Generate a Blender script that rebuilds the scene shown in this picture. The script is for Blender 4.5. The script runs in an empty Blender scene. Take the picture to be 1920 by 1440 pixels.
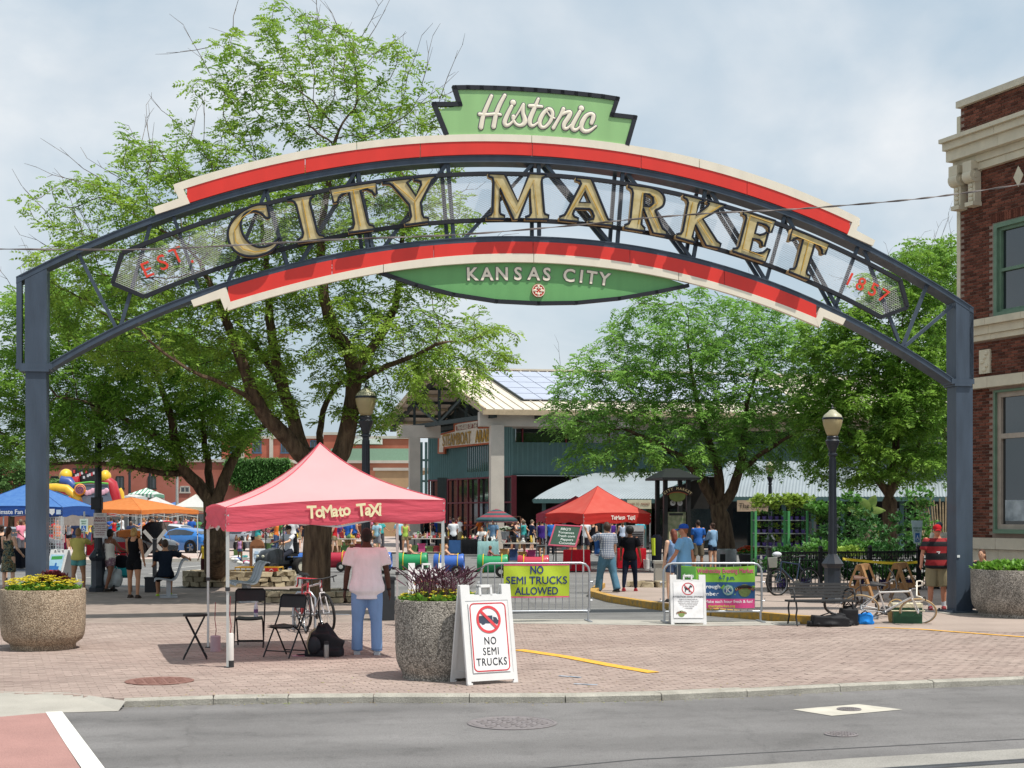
import bpy,math,random
import numpy as np
from mathutils import Vector,Matrix,Euler
random.seed(7);np.random.seed(7)
S=bpy.context.scene
R=math.radians
# ---- camera
F=2667.0;HC=2.03;HY=963.0;CX=960.0
cam=bpy.data.cameras.new('camera');camo=bpy.data.objects.new('camera',cam)
S.collection.objects.link(camo);S.camera=camo
cam.sensor_width=36;cam.lens=F/1920*36;cam.shift_y=243/1920
cam.clip_start=.1;cam.clip_end=3000
camo.location=(0,0,HC);camo.rotation_euler=(R(90),0,0)
# ---- sky and sun
SUN_EL=65;SUN_H=Vector((.866,-.5,0)).normalized()
W=bpy.data.worlds.new('World');S.world=W;W.use_nodes=True
nt=W.node_tree;nt.nodes.clear()
def wn(t,**k):
 n=nt.nodes.new(t)
 for a,b in k.items():setattr(n,a,b)
 return n
out=wn('ShaderNodeOutputWorld');bg=wn('ShaderNodeBackground');bg.inputs['Strength'].default_value=.12
sky=wn('ShaderNodeTexSky',sky_type='NISHITA');sky.sun_disc=False
sky.sun_elevation=R(SUN_EL);sky.sun_rotation=math.atan2(SUN_H.x,SUN_H.y)
sky.air_density=1.2;sky.dust_density=3.0;sky.ozone_density=1.0
tc=wn('ShaderNodeTexCoord');mp=wn('ShaderNodeMapping');mp.inputs['Scale'].default_value=(1,1,1.6)
mp.inputs['Location'].default_value=(.6,6.3,1.4)
n1=wn('ShaderNodeTexNoise');n1.inputs['Scale'].default_value=3.6;n1.inputs['Detail'].default_value=7;n1.inputs['Roughness'].default_value=.52
n1.inputs['Distortion'].default_value=.3
r1=wn('ShaderNodeValToRGB');r1.color_ramp.elements[0].position=.43;r1.color_ramp.elements[1].position=.70
n2=wn('ShaderNodeTexNoise');n2.inputs['Scale'].default_value=7.5;n2.inputs['Detail'].default_value=6
r2=wn('ShaderNodeValToRGB');r2.color_ramp.elements[0].position=.35;r2.color_ramp.elements[1].position=.75
r2.color_ramp.elements[0].color=(6.1,6.5,6.9,1);r2.color_ramp.elements[1].color=(8.0,8.1,8.15,1)
hz=wn('ShaderNodeMixRGB');hz.inputs[0].default_value=.78;hz.inputs[2].default_value=(4.5,5.5,6.3,1)
mx=wn('ShaderNodeMixRGB')
L=nt.links.new
L(tc.outputs['Generated'],mp.inputs['Vector']);L(mp.outputs[0],n1.inputs['Vector']);L(mp.outputs[0],n2.inputs['Vector'])
L(n1.outputs['Fac'],r1.inputs[0]);L(n2.outputs['Fac'],r2.inputs[0])
L(sky.outputs[0],hz.inputs[1]);L(hz.outputs[0],mx.inputs[1]);L(r2.outputs[0],mx.inputs[2]);L(r1.outputs[0],mx.inputs[0])
L(mx.outputs[0],bg.inputs['Color']);L(bg.outputs[0],out.inputs['Surface'])
sl=bpy.data.lights.new('sun','SUN');sl.energy=4.8;sl.angle=R(.53);sl.color=(1,.955,.88)
so=bpy.data.objects.new('sun',sl);S.collection.objects.link(so)
sdir=-Vector((SUN_H.x*math.cos(R(SUN_EL)),SUN_H.y*math.cos(R(SUN_EL)),math.sin(R(SUN_EL))))
so.rotation_euler=sdir.to_track_quat('-Z','Y').to_euler();so.location=(20,-10,40)
vs=S.view_settings;S.display_settings.display_device='sRGB'
vs.view_transform='Standard';vs.look='None';vs.gamma=1;vs.use_curve_mapping=False;vs.exposure=0.08
S.cycles.max_bounces=8;S.cycles.diffuse_bounces=4;S.cycles.transparent_max_bounces=12
# ---- coordinates
def G(x,y,z=0.0):
 Y=F*(HC-z)/(y-HY);return Vector(((x-CX)/F*Y,Y,z))
def D(x,y,Y):return Vector(((x-CX)/F*Y,Y,HC+(HY-y)/F*Y))
def SC(y):return(y-HY)/HC
# ---- materials
def lin(h):
 if isinstance(h,str):
  h=h.lstrip('#');c=[int(h[i:i+2],16)/255 for i in(0,2,4)]
  return tuple(v/12.92 if v<=.04045 else((v+.055)/1.055)**2.4 for v in c)
 return tuple(h)
MATS={}
def M(name,col='#888888',rough=.6,metal=0.0,var=.12,scale=6.0,bump=0.0,bscale=40.0,transl=0.0,island=0.0,spec=.4,col2=None,coat=0.0,emis=None,stretch=None):
 if name in MATS:return MATS[name]
 m=bpy.data.materials.new(name);m.use_nodes=True;MATS[name]=m
 t=m.node_tree;N=t.nodes;K=t.links.new
 p=N['Principled BSDF'];c=lin(col)
 p.inputs['Roughness'].default_value=rough;p.inputs['Metallic'].default_value=metal
 p.inputs['Specular IOR Level'].default_value=spec;p.inputs['Coat Weight'].default_value=coat
 tcn=N.new('ShaderNodeTexCoord');src=tcn.outputs['Object']
 if stretch:
  mpn=N.new('ShaderNodeMapping');mpn.inputs['Scale'].default_value=stretch;K(src,mpn.inputs[0]);src=mpn.outputs[0]
 nz=N.new('ShaderNodeTexNoise');nz.inputs['Scale'].default_value=scale;nz.inputs['Detail'].default_value=6;K(src,nz.inputs['Vector'])
 rp=N.new('ShaderNodeValToRGB');rp.color_ramp.elements[0].position=.3;rp.color_ramp.elements[1].position=.7
 a=tuple(v*(1-var)for v in c);b=lin(col2)if col2 else tuple(min(1,v*(1+var))for v in c)
 if col2:a=c
 rp.color_ramp.elements[0].color=(*a,1);rp.color_ramp.elements[1].color=(*b,1);K(nz.outputs['Fac'],rp.inputs[0])
 colout=rp.outputs[0]
 if island:
  g=N.new('ShaderNodeNewGeometry');oi=N.new('ShaderNodeObjectInfo')
  ad=N.new('ShaderNodeMath');ad.operation='ADD';K(g.outputs['Random Per Island'],ad.inputs[0]);K(oi.outputs['Random'],ad.inputs[1])
  fr=N.new('ShaderNodeMath');fr.operation='FRACT';K(ad.outputs[0],fr.inputs[0])
  mr=N.new('ShaderNodeMapRange');mr.inputs['To Min'].default_value=1-island;mr.inputs['To Max'].default_value=1+island;K(fr.outputs[0],mr.inputs[0])
  hs=N.new('ShaderNodeHueSaturation');K(mr.outputs[0],hs.inputs['Value']);K(colout,hs.inputs['Color']);colout=hs.outputs[0]
 K(colout,p.inputs['Base Color'])
 if bump:
  bn=N.new('ShaderNodeTexNoise');bn.inputs['Scale'].default_value=bscale;bn.inputs['Detail'].default_value=4;K(src,bn.inputs['Vector'])
  bp=N.new('ShaderNodeBump');bp.inputs['Strength'].default_value=min(1,bump);bp.inputs['Distance'].default_value=.02;K(bn.outputs['Fac'],bp.inputs['Height']);K(bp.outputs[0],p.inputs['Normal'])
 if transl:
  tr=N.new('ShaderNodeBsdfTranslucent');K(colout,tr.inputs['Color'])
  ms=N.new('ShaderNodeMixShader');ms.inputs[0].default_value=transl
  o=N['Material Output'];K(p.outputs[0],ms.inputs[1]);K(tr.outputs[0],ms.inputs[2]);K(ms.outputs[0],o.inputs['Surface'])
 if emis:
  p.inputs['Emission Color'].default_value=(*lin(col),1);p.inputs['Emission Strength'].default_value=emis
 return m
def plain(col,rough=.7,metal=0.0,**k):
 return M('paint_%s_%d_%d'%(str(col).replace('#',''),rough*100,metal*100),col,rough,metal,**k)
def cloth(col):return M('cloth_%s'%str(col).replace('#',''),col,.9,0,var=.07,scale=9,bump=.85,bscale=11,spec=.1,stretch=(1,1,.4))
# ---- mesh builder
class MB:
 def __init__(s):s.v=[];s.f=[];s.m=[];s.cur=0
 def add(s,vs,fs):
  o=len(s.v);s.v.extend([tuple(v)for v in vs]);s.f.extend([tuple(i+o for i in f)for f in fs]);s.m.extend([s.cur]*len(fs));return s
 def mi(s,i):s.cur=i;return s
 def box(s,c,d,rot=None):
  c=Vector(c);hx,hy,hz=d[0]/2,d[1]/2,d[2]/2
  vs=[Vector((x*hx,y*hy,z*hz))for z in(-1,1)for y in(-1,1)for x in(-1,1)]
  if rot is not None:
   q=Euler(rot).to_matrix()if not isinstance(rot,Matrix)else rot
   vs=[q@v for v in vs]
  return s.add([v+c for v in vs],[(0,2,3,1),(4,5,7,6),(0,1,5,4),(2,6,7,3),(0,4,6,2),(1,3,7,5)])
 def beam(s,p,q,w,h=None,up=(0,0,1)):
  p=Vector(p);q=Vector(q);h=h or w;d=q-p;L_=d.length
  if L_<1e-6:return s
  d=d/L_
  up=Vector(up)
  if abs(d.dot(up))>.98:up=Vector((0,1,0))
  x=d.cross(up).normalized();z=x.cross(d)
  m=Matrix((x,d,z)).transposed()
  return s.box((p+q)/2,(w,L_,h),m)
 def tube(s,pts,r,n=8,cap=True,sq=1.0):
  pts=[Vector(p)for p in pts];k=len(pts)
  rs=list(r)if hasattr(r,'__len__')else[r]*k
  vs=[];fs=[];up=None
  for i,p in enumerate(pts):
   d=(pts[min(i+1,k-1)]-pts[max(i-1,0)])
   d=d.normalized()if d.length>1e-9 else Vector((0,0,1))
   if up is None:up=Vector((0,0,1))if abs(d.z)<.9 else Vector((1,0,0))
   x=d.cross(up)
   if x.length<1e-6:x=d.cross(Vector((.3,1,.2)))
   x.normalize();y=x.cross(d);up=y
   for j in range(n):
    a=2*math.pi*j/n;vs.append(p+x*(rs[i]*math.cos(a))+y*(rs[i]*sq*math.sin(a)))
  for i in range(k-1):
   for j in range(n):
    a=i*n+j;b=i*n+(j+1)%n;fs.append((a,b,b+n,a+n))
  if cap:fs.append(tuple(range(n-1,-1,-1)));fs.append(tuple(range((k-1)*n,k*n)))
  return s.add(vs,fs)
 def loop(s,pts,r,n=6):
  pts=[Vector(p)for p in pts];k=len(pts);vs=[];fs=[]
  nrm=Vector((0,0,0))
  for i in range(k):nrm+=(pts[i]-pts[0]).cross(pts[(i+1)%k]-pts[0])
  nrm.normalize()
  for i in range(k):
   d=(pts[(i+1)%k]-pts[i-1]).normalized();x=d.cross(nrm).normalized()
   for j in range(n):
    a=2*math.pi*j/n;vs.append(pts[i]+x*(r*math.cos(a))+nrm*(r*math.sin(a)))
  for i in range(k):
   for j in range(n):
    a=i*n+j;b=i*n+(j+1)%n;c=((i+1)%k)*n;fs.append((a,b,c+(j+1)%n,c+j))
  return s.add(vs,fs)
 def lathe(s,prof,c=(0,0,0),n=20,rot=None,cap=True):
  c=Vector(c);vs=[];fs=[];k=len(prof)
  for r,z in prof:
   for j in range(n):
    a=2*math.pi*j/n;v=Vector((r*math.cos(a),r*math.sin(a),z))
    if rot is not None:v=rot@v
    vs.append(v+c)
  for i in range(k-1):
   for j in range(n):
    a=i*n+j;b=i*n+(j+1)%n;fs.append((a,b,b+n,a+n))
  if cap and prof[0][0]>1e-6:fs.append(tuple(range(n-1,-1,-1)))
  if cap and prof[-1][0]>1e-6:fs.append(tuple(range((k-1)*n,k*n)))
  return s.add(vs,fs)
 def ball(s,c,r,n=12,m=8):
  r=r if hasattr(r,'__len__')else(r,r,r);c=Vector(c)
  vs=[c+Vector((0,0,-r[2]))];fs=[]
  for i in range(1,m):
   p=math.pi*i/m
   for j in range(n):
    a=2*math.pi*j/n;vs.append(c+Vector((r[0]*math.sin(p)*math.cos(a),r[1]*math.sin(p)*math.sin(a),-r[2]*math.cos(p))))
  vs.append(c+Vector((0,0,r[2])))
  for j in range(n):fs.append((0,1+(j+1)%n,1+j))
  for i in range(m-2):
   for j in range(n):
    a=1+i*n+j;b=1+i*n+(j+1)%n;fs.append((a,b,b+n,a+n))
  t=len(vs)-1;o=1+(m-2)*n
  for j in range(n):fs.append((o+j,o+(j+1)%n,t))
  return s.add(vs,fs)
 def loft(s,rings,n=14):
  0
  vs=[];fs=[];k=len(rings)
  for c,rx,ry in rings:
   c=Vector(c)
   for j in range(n):
    a=2*math.pi*j/n;vs.append(c+Vector((rx*math.cos(a),ry*math.sin(a),0)))
  for i in range(k-1):
   for j in range(n):
    a=i*n+j;b=i*n+(j+1)%n;fs.append((a,b,b+n,a+n))
  fs.append(tuple(range(n-1,-1,-1)));fs.append(tuple(range((k-1)*n,k*n)))
  return s.add(vs,fs)
 def grid(s,rows):
  k=len(rows);n=len(rows[0]);vs=[v for r in rows for v in r]
  return s.add(vs,[(i*n+j,i*n+j+1,(i+1)*n+j+1,(i+1)*n+j)for i in range(k-1)for j in range(n-1)])
 def prism(s,a,b):
  0
  n=len(a);return s.add(list(a)+list(b),[tuple(range(n)),tuple(range(2*n-1,n-1,-1))]+[(i,i+n,(i+1)%n+n,(i+1)%n)for i in range(n)])
 def strip(s,top,bot,y0,y1):
  0
  n=len(top);P=[]
  for y in(y0,y1):
   for(u,w)in top:P.append((u,y,w))
   for(u,w)in bot:P.append((u,y,w))
  f=[]
  for i in range(n-1):
   a,b,c,d=i,i+1,n+i+1,n+i
   f.append((a,d,c,b));f.append((a+2*n,b+2*n,c+2*n,d+2*n))
   f.append((a,b,b+2*n,a+2*n));f.append((d,d+2*n,c+2*n,c))
  f.append((0,2*n,3*n,n));f.append((n-1,2*n-1,4*n-1,3*n-1))
  return s.add(P,f)
 def data(s,name,mats=None,smooth=None):
  me=bpy.data.meshes.new(name);me.from_pydata(s.v,[],s.f);
  if mats:
   for m in(mats if isinstance(mats,(list,tuple))else[mats]):me.materials.append(m)
   if any(s.m):me.polygons.foreach_set('material_index',s.m)
  if smooth:
   me.polygons.foreach_set('use_smooth',[True]*len(me.polygons));me.set_sharp_from_angle(angle=R(smooth))
  me.update();return me
 def build(s,name,mats,parent=None,smooth=None,loc=None):
  return link(name,s.data(name,mats,smooth),parent,loc)
COL=S.collection
def link(name,me,parent=None,loc=None,rot=None,sc=None):
 o=bpy.data.objects.new(name,me);COL.objects.link(o)
 if parent is not None:o.parent=parent
 if loc is not None:o.location=loc
 if rot is not None:o.rotation_euler=rot
 if sc is not None:o.scale=sc
 return o
def thing(name,label,cat,loc=(0,0,0),rotz=0.0,group=None,rot=None):
 o=bpy.data.objects.new(name,None);COL.objects.link(o);o.empty_display_size=.2
 o.location=loc;o.rotation_euler=rot if rot is not None else(0,0,rotz)
 o['label']=label;o['category']=cat
 if group:o['group']=group
 return o
def tag(o,label,cat,group=None):
 o['label']=label;o['category']=cat
 if group:o['group']=group
 return o
def structure(o):o['kind']='structure';return o
def stuff(o):o['kind']='stuff';return o
def kids(o):return[c for c in list(COL.objects)if c.parent is o]
CH={}
def dup(root,loc=None,rotz=None,label=None,group=None,rot=None,tree=None):
 def cp(o,par):
  c=o.copy();COL.objects.link(c)
  if par is not None:c.parent=par
  for k in o.children:cp(k,c)
  return c
 r=cp(root,None)
 if loc is not None:r.location=loc
 if rotz is not None:r.rotation_euler=(0,0,rotz)
 if rot is not None:r.rotation_euler=rot
 if label:r['label']=label
 if group:r['group']=group
 return r
TMP=bpy.data.scenes.new('scratch')
def evaluate(data,mods=()):
 o=bpy.data.objects.new('scratch',data);TMP.collection.objects.link(o)
 for kind,props in mods:
  m=o.modifiers.new('m',kind)
  for a,b in props.items():setattr(m,a,b)
 vl=TMP.view_layers[0];vl.update()
 me=bpy.data.meshes.new_from_object(o.evaluated_get(vl.depsgraph))
 bpy.data.objects.remove(o)
 return me
def remesh(mb,vox,smooth_it=3,fac=.6):
 me=mb.data('raw')
 r=evaluate(me,[('REMESH',dict(mode='VOXEL',voxel_size=vox)),('SMOOTH',dict(factor=fac,iterations=smooth_it))])
 r.polygons.foreach_set('use_smooth',[True]*len(r.polygons))
 bpy.data.meshes.remove(me);return r
def text_data(txt,size=1.0,bold=0.0,ext=.003,wide=1.0,space=1.0,line=1.0,align='CENTER',bevel=0):
 mw=bold>.004 and any(q in 'MWmw' for q in txt)
 c=bpy.data.curves.new('t','FONT');c.body=txt;c.size=size;c.offset=0 if mw else bold*size;c.extrude=ext
 c.align_x=align;c.align_y='CENTER';c.space_character=space;c.space_line=line;c.resolution_u=3
 me=evaluate(c);bpy.data.curves.remove(c)
 n=len(me.vertices);a=np.empty(n*3,'f');me.vertices.foreach_get('co',a);a=a.reshape(-1,3)
 b=np.stack([a[:,0]*wide,-a[:,2],a[:,1]],1);me.vertices.foreach_set('co',b.astype('f').ravel());me.materials.clear()
 if mw:
  fs=[tuple(p.vertices)for p in me.polygons];mb=MB();k=bold*size*.75*wide
  for i,(dx,dz)in enumerate(((0,0),(k,0),(-k,0),(0,k),(0,-k))):mb.add(b+np.array((dx,i*.0006,dz)),fs)
  bpy.data.meshes.remove(me);return mb.data('lettering')
 me.update();return me
def text(txt,m,parent,loc,size,name='lettering',rot=None,**k):
 me=text_data(txt,size,**k);me.materials.append(m);me.name=name
 return link(name,me,parent,loc,rot)
def poly_data(outer,holes,depth,name='letter'):
 0
 c=bpy.data.curves.new('p','CURVE');c.dimensions='2D';c.fill_mode='BOTH';c.extrude=depth/2
 for ring in[outer]+list(holes):
  sp=c.splines.new('POLY');sp.points.add(len(ring)-1);sp.use_cyclic_u=True
  for p,(x,z)in zip(sp.points,ring):p.co=(x,z,0,1)
 me=evaluate(c);bpy.data.curves.remove(c)
 n=len(me.vertices);a=np.empty(n*3,'f');me.vertices.foreach_get('co',a);a=a.reshape(-1,3)
 b=np.stack([a[:,0],-a[:,2]+depth/2,a[:,1]],1);me.vertices.foreach_set('co',b.astype('f').ravel());me.update();me.name=name
 me.materials.clear();return me
def catmull(pts,n=6,closed=False):
 pts=[np.array(p,float)for p in pts];k=len(pts);o=[]
 rng=range(k if closed else k-1)
 for i in rng:
  p1,p2=pts[i],pts[(i+1)%k]
  p0=pts[i-1]if(closed or i>0)else p1;p3=pts[(i+2)%k]if(closed or i+2<k)else p2
  for j in range(n):
   t=j/n;o.append(.5*((2*p1)+(-p0+p2)*t+(2*p0-5*p1+4*p2-p3)*t*t+(-p0+3*p1-3*p2+p3)*t**3))
 if not closed:o.append(pts[-1])
 return o
def inside(poly,x,y):
 c=False;n=len(poly);j=n-1
 for i in range(n):
  xi,yi=poly[i][0],poly[i][1];xj,yj=poly[j][0],poly[j][1]
  if(yi>y)!=(yj>y)and x<(xj-xi)*(y-yi)/(yj-yi)+xi:c=not c
  j=i
 return c
 # ==== ground
ROADZ=-.075
m_asph=M('asphalt','#7b7978',.92,var=.16,scale=.5,bump=.5,bscale=260,spec=.2)
m_lot=M('lot_asphalt','#7a7977',.92,var=.14,scale=.6,bump=.3,bscale=120,spec=.2)
def speckle(m,amt=.25,sc=170):
 t=m.node_tree;N=t.nodes;K=t.links.new;p=N['Principled BSDF']
 l=p.inputs['Base Color'].links[0].from_socket
 tcn=N.new('ShaderNodeTexCoord');v=N.new('ShaderNodeTexNoise');v.inputs['Scale'].default_value=sc;v.inputs['Detail'].default_value=2;K(tcn.outputs['Object'],v.inputs['Vector'])
 mr=N.new('ShaderNodeMapRange');mr.inputs['From Min'].default_value=.3;mr.inputs['From Max'].default_value=.7;mr.inputs['To Min'].default_value=1-amt;mr.inputs['To Max'].default_value=1+amt
 K(v.outputs['Fac'],mr.inputs[0]);h=N.new('ShaderNodeHueSaturation');K(mr.outputs[0],h.inputs['Value']);K(l,h.inputs['Color']);K(h.outputs[0],p.inputs['Base Color'])
 return m
speckle(m_asph,.22,90);speckle(m_lot,.18,60)
def wear(m,sc=.17,crack=.9,stain=.2,ang=11,tracks=.13):
 t=m.node_tree;N=t.nodes;K=t.links.new;p=N['Principled BSDF'];l=p.inputs['Base Color'].links[0].from_socket
 tcn=N.new('ShaderNodeTexCoord');mpn=N.new('ShaderNodeMapping');mpn.inputs['Rotation'].default_value=(0,0,-R(ang));K(tcn.outputs['Object'],mpn.inputs[0])
 def mul(fac,lo,a,b):
  nonlocal l
  mr=N.new('ShaderNodeMapRange');mr.inputs['From Min'].default_value=a;mr.inputs['From Max'].default_value=b;mr.inputs['To Min'].default_value=lo;mr.inputs['To Max'].default_value=1;K(fac,mr.inputs[0])
  h=N.new('ShaderNodeHueSaturation');K(mr.outputs[0],h.inputs['Value']);K(l,h.inputs['Color']);l=h.outputs[0]
 dn=N.new('ShaderNodeTexNoise');dn.inputs['Scale'].default_value=2.5;dn.inputs['Detail'].default_value=5;K(mpn.outputs[0],dn.inputs['Vector'])
 ad=N.new('ShaderNodeMixRGB');ad.blend_type='ADD';ad.inputs[0].default_value=.35;K(mpn.outputs[0],ad.inputs[1]);K(dn.outputs['Color'],ad.inputs[2])
 if crack:
  v=N.new('ShaderNodeTexVoronoi');v.feature='DISTANCE_TO_EDGE';v.inputs['Scale'].default_value=sc;K(ad.outputs[0],v.inputs['Vector']);mul(v.outputs['Distance'],crack,.0,.008)
 s=N.new('ShaderNodeTexNoise');s.inputs['Scale'].default_value=1.7;s.inputs['Detail'].default_value=4;s.inputs['Roughness'].default_value=.7;K(mpn.outputs[0],s.inputs['Vector']);mul(s.outputs['Fac'],1-stain,.30,.5)
 g=N.new('ShaderNodeTexNoise');g.inputs['Scale'].default_value=14;g.inputs['Detail'].default_value=1;K(mpn.outputs[0],g.inputs['Vector']);mul(g.outputs['Fac'],.8,.26,.32)
 if tracks:
  m2=N.new('ShaderNodeMapping');m2.inputs['Scale'].default_value=(.06,1.3,1);K(mpn.outputs[0],m2.inputs[0]);w=N.new('ShaderNodeTexNoise');w.inputs['Scale'].default_value=1;w.inputs['Detail'].default_value=5;K(m2.outputs[0],w.inputs['Vector']);mul(w.outputs['Fac'],1-tracks*2,.3,.62)
 K(l,p.inputs['Base Color']);return m
wear(m_asph);wear(m_lot,.12,.8,.2)
m_conc=speckle(M('concrete','#a29e95',.9,var=.1,scale=2.2,bump=.3,bscale=90,spec=.2),.12,120)
m_kerb=speckle(M('kerb_concrete','#9d998f',.9,var=.18,scale=4,bump=.5,bscale=60,spec=.2),.2,90)
m_paver=speckle(M('paver_brick','#97867e',.93,var=.12,scale=.55,bump=.25,bscale=130,island=.075,spec=.15,col2='#a4948b'),.16,140)
m_paverj=M('paver_joint','#8d7f76',.95,var=.2,scale=3)
wear(m_paver,.3,0,.16,20,.06)
m_paverfar=speckle(M('paver_far','#9a887e',.93,var=.12,scale=.6,spec=.15),.12,60)
m_yel=speckle(M('yellow_paint','#d9a23a',.8,var=.12,scale=7),.12,60)
m_white=speckle(M('white_paint','#d8d6cf',.8,var=.08,scale=9),.1,70)
m_pink=speckle(M('pink_crosswalk','#9d7770',.9,var=.1,scale=1.5,bump=.3,bscale=80),.14,90)
m_steel=M('rail_steel','#77787c',.4,.8)
def sheet(name,pts,m,z):
 mb=MB();mb.add([(p[0],p[1],z)for p in pts],[tuple(range(len(pts)))])
 return structure(mb.build(name,m))
A11=R(11)
ST=Vector((math.cos(A11),math.sin(A11),0));SN=Vector((-math.sin(A11),math.cos(A11),0))
KERBPX=[(-900,1330),(-300,1317),(0,1304),(115,1306),(232,1313),(400,1308),(540,1306),(700,1305),(880,1305),(1060,1305),(1240,1301),(1400,1294),(1575,1285),(1750,1278),(1920,1272),(2300,1258),(3000,1235)]
KB=[G(x,y)for x,y in KERBPX]
def kerbdrop(i):
 return{4:.012,5:.045,6:.07,7:.075,8:.075,9:.075,10:.05,11:.02}.get(i,.006)
sheet('ground',[(-900,23.5,0),(900,23.5,0),(900,2400,0),(-900,2400,0)],m_lot,-.03)
road_pts=[(-80,24),(-9,17.0)]+[(p.x,p.y+.02)for p in KB[2:15]]+[(80,40),(80,-14),(-80,-14)]
structure(MB().add([(x,y,ROADZ)for x,y in[(-80,-14),(80,-14),(80,30),(-80,30)]],[(0,1,2,3)]).build('road',m_asph))
def seg_lerp(pts,n):
 o=[]
 for a,b in zip(pts[:-1],pts[1:]):
  for k in range(n):o.append(a.lerp(b,k/n))
 return o+[pts[-1]]
kerb_root=thing('kerb','pale concrete kerb of long stones edging the brick plaza','kerb')
del kerb_root['category'],kerb_root['label'];structure(kerb_root)
for i in range(4,15):
 a,b=KB[i],KB[i+1];d=(b-a).normalized();n=Vector((-d.y,d.x,0));w=.21 if 4<i<11 else .14
 n_st=max(1,round((b-a).length/1.9));hz0,hz1=kerbdrop(i),kerbdrop(i+1)
 for k in range(n_st):
  p=a.lerp(b,k/n_st)+d*.004;q=a.lerp(b,(k+1)/n_st)-d*.004
  t0=.008+random.uniform(-.003,.003);mb=MB();ch=.018
  z0=ROADZ-.05
  rows=[]
  for P in(p,q):
   j=lambda:random.uniform(-.004,.004)
   rows.append([Vector((P.x,P.y,z0))-n*.012,Vector((P.x,P.y,t0-ch))-n*(.01+j()),P+Vector((0,0,t0))+n*ch,P+n*w+Vector((0,0,t0)),P+n*w+Vector((0,0,-.06))])
  mb.grid(rows);mb.build('kerb_stone',m_kerb,kerb_root)
up_=Vector((0,.3,0));ap=[G(-700,1300,.004)+up_,G(0,1303,.004)+up_,G(115,1305,.004)+up_,G(236,1314,.004),G(222,1333,ROADZ+.004),G(80,1337,ROADZ+.004),G(0,1344,ROADZ+.004),G(-700,1372,ROADZ+.004)]
structure(MB().add(ap,[(0,1,6,7),(1,2,5,6),(2,3,4,5)]).build('concrete_apron',m_conc))
sheet('crosswalk',[G(-900,1370,ROADZ),G(0,1344,ROADZ),G(86,1335,ROADZ),G(150,1440,ROADZ),G(210,1560,ROADZ),G(-900,1560,ROADZ)],m_pink,ROADZ+.004)
sheet('crosswalk_stripe',[G(84,1334,ROADZ),G(113,1331,ROADZ),G(195,1440,ROADZ),G(280,1560,ROADZ),G(212,1560,ROADZ),G(152,1440,ROADZ),G(120,1392,ROADZ)],m_white,ROADZ+.008)
sheet('track_slab',[G(1100,1460,ROADZ),G(1300,1444,ROADZ),G(1600,1422,ROADZ),G(1920,1404,ROADZ),G(2600,1370,ROADZ),G(2600,1480,ROADZ),G(1920,1520,ROADZ),G(1100,1580,ROADZ)],speckle(M('slab_concrete','#8d8a84',.92,var=.12,scale=2),.2,80),ROADZ+.004)
rl=MB();p0,p1=G(1600,1451,ROADZ),G(2300,1405,ROADZ)
rl.beam(p0+Vector((0,0,.008)),p1+Vector((0,0,.008)),.07,.016);rl.beam(p0+Vector((0,.11,.006)),p1+Vector((0,.11,.006)),.035,.01)
structure(rl.build('tram_rail',m_steel))
m_tar=M('tar','#4c4b4c',.8)
sm=MB()
pts=[G(x,y,ROADZ)for x,y in((900,1452),(1200,1424),(1500,1408),(1920,1386),(2100,1376))]
for a,b in zip(pts[:-1],pts[1:]):sm.beam(a+Vector((0,0,.001)),b+Vector((0,0,.001)),.03,.006)
structure(sm.build('road_seam',m_tar))
def cover(x,y,rad,z,m,label,pattern=True,ring=None):
 t=thing('manhole_cover',label,'manhole cover',G(x,y,z),R(20),'manhole covers')
 MB().lathe([(rad,0),(rad,.006),(rad*.97,.009),(rad*.93,.009),(rad*.92,.004),(rad*.9,.004)],n=40).build('frame',m,t)
 mb=MB();mb.lathe([(rad*.9,0),(rad*.9,.007),(rad*.6,.007),(0,.0071)],n=40)
 for k in range(5):
  for j in range(-5,6):
   px_,py_=(k-2)*rad*.3,j*rad*.15
   if px_**2+py_**2<(rad*.8)**2:mb.box((px_,py_,.009),(rad*.24,rad*.07,.006),(0,0,R(45)*((k+j)%2)))
 mb.build('lid',m,t);return t
m_rust=M('rusty_iron','#7d5a50',.75,.3,var=.25,scale=14,bump=.3,col2='#8d6b62')
m_iron=M('road_iron','#76706f',.7,.3,var=.25,scale=14,bump=.3,col2='#878182')
cover(299,1277,.41,.002,m_rust,'rusty round manhole cover set in the brick plaza left of the tent')
cover(960,1356,.45,ROADZ+.002,m_iron,'worn grey manhole cover in the asphalt in front of the sandwich board')
cover(1577,1377,.16,ROADZ+.002,m_iron,'tiny round valve cover in the asphalt below the pale patch')
sheet('concrete_patch',[G(1486,1331,ROADZ),G(1610,1321,ROADZ),G(1692,1331,ROADZ),G(1560,1343,ROADZ)],M('patch','#b5b0a4',.9,var=.12,scale=5),ROADZ+.005)
cover(1592,1330,.13,ROADZ+.007,m_iron,'small dark drain cover in the pale concrete patch on the road')
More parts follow.
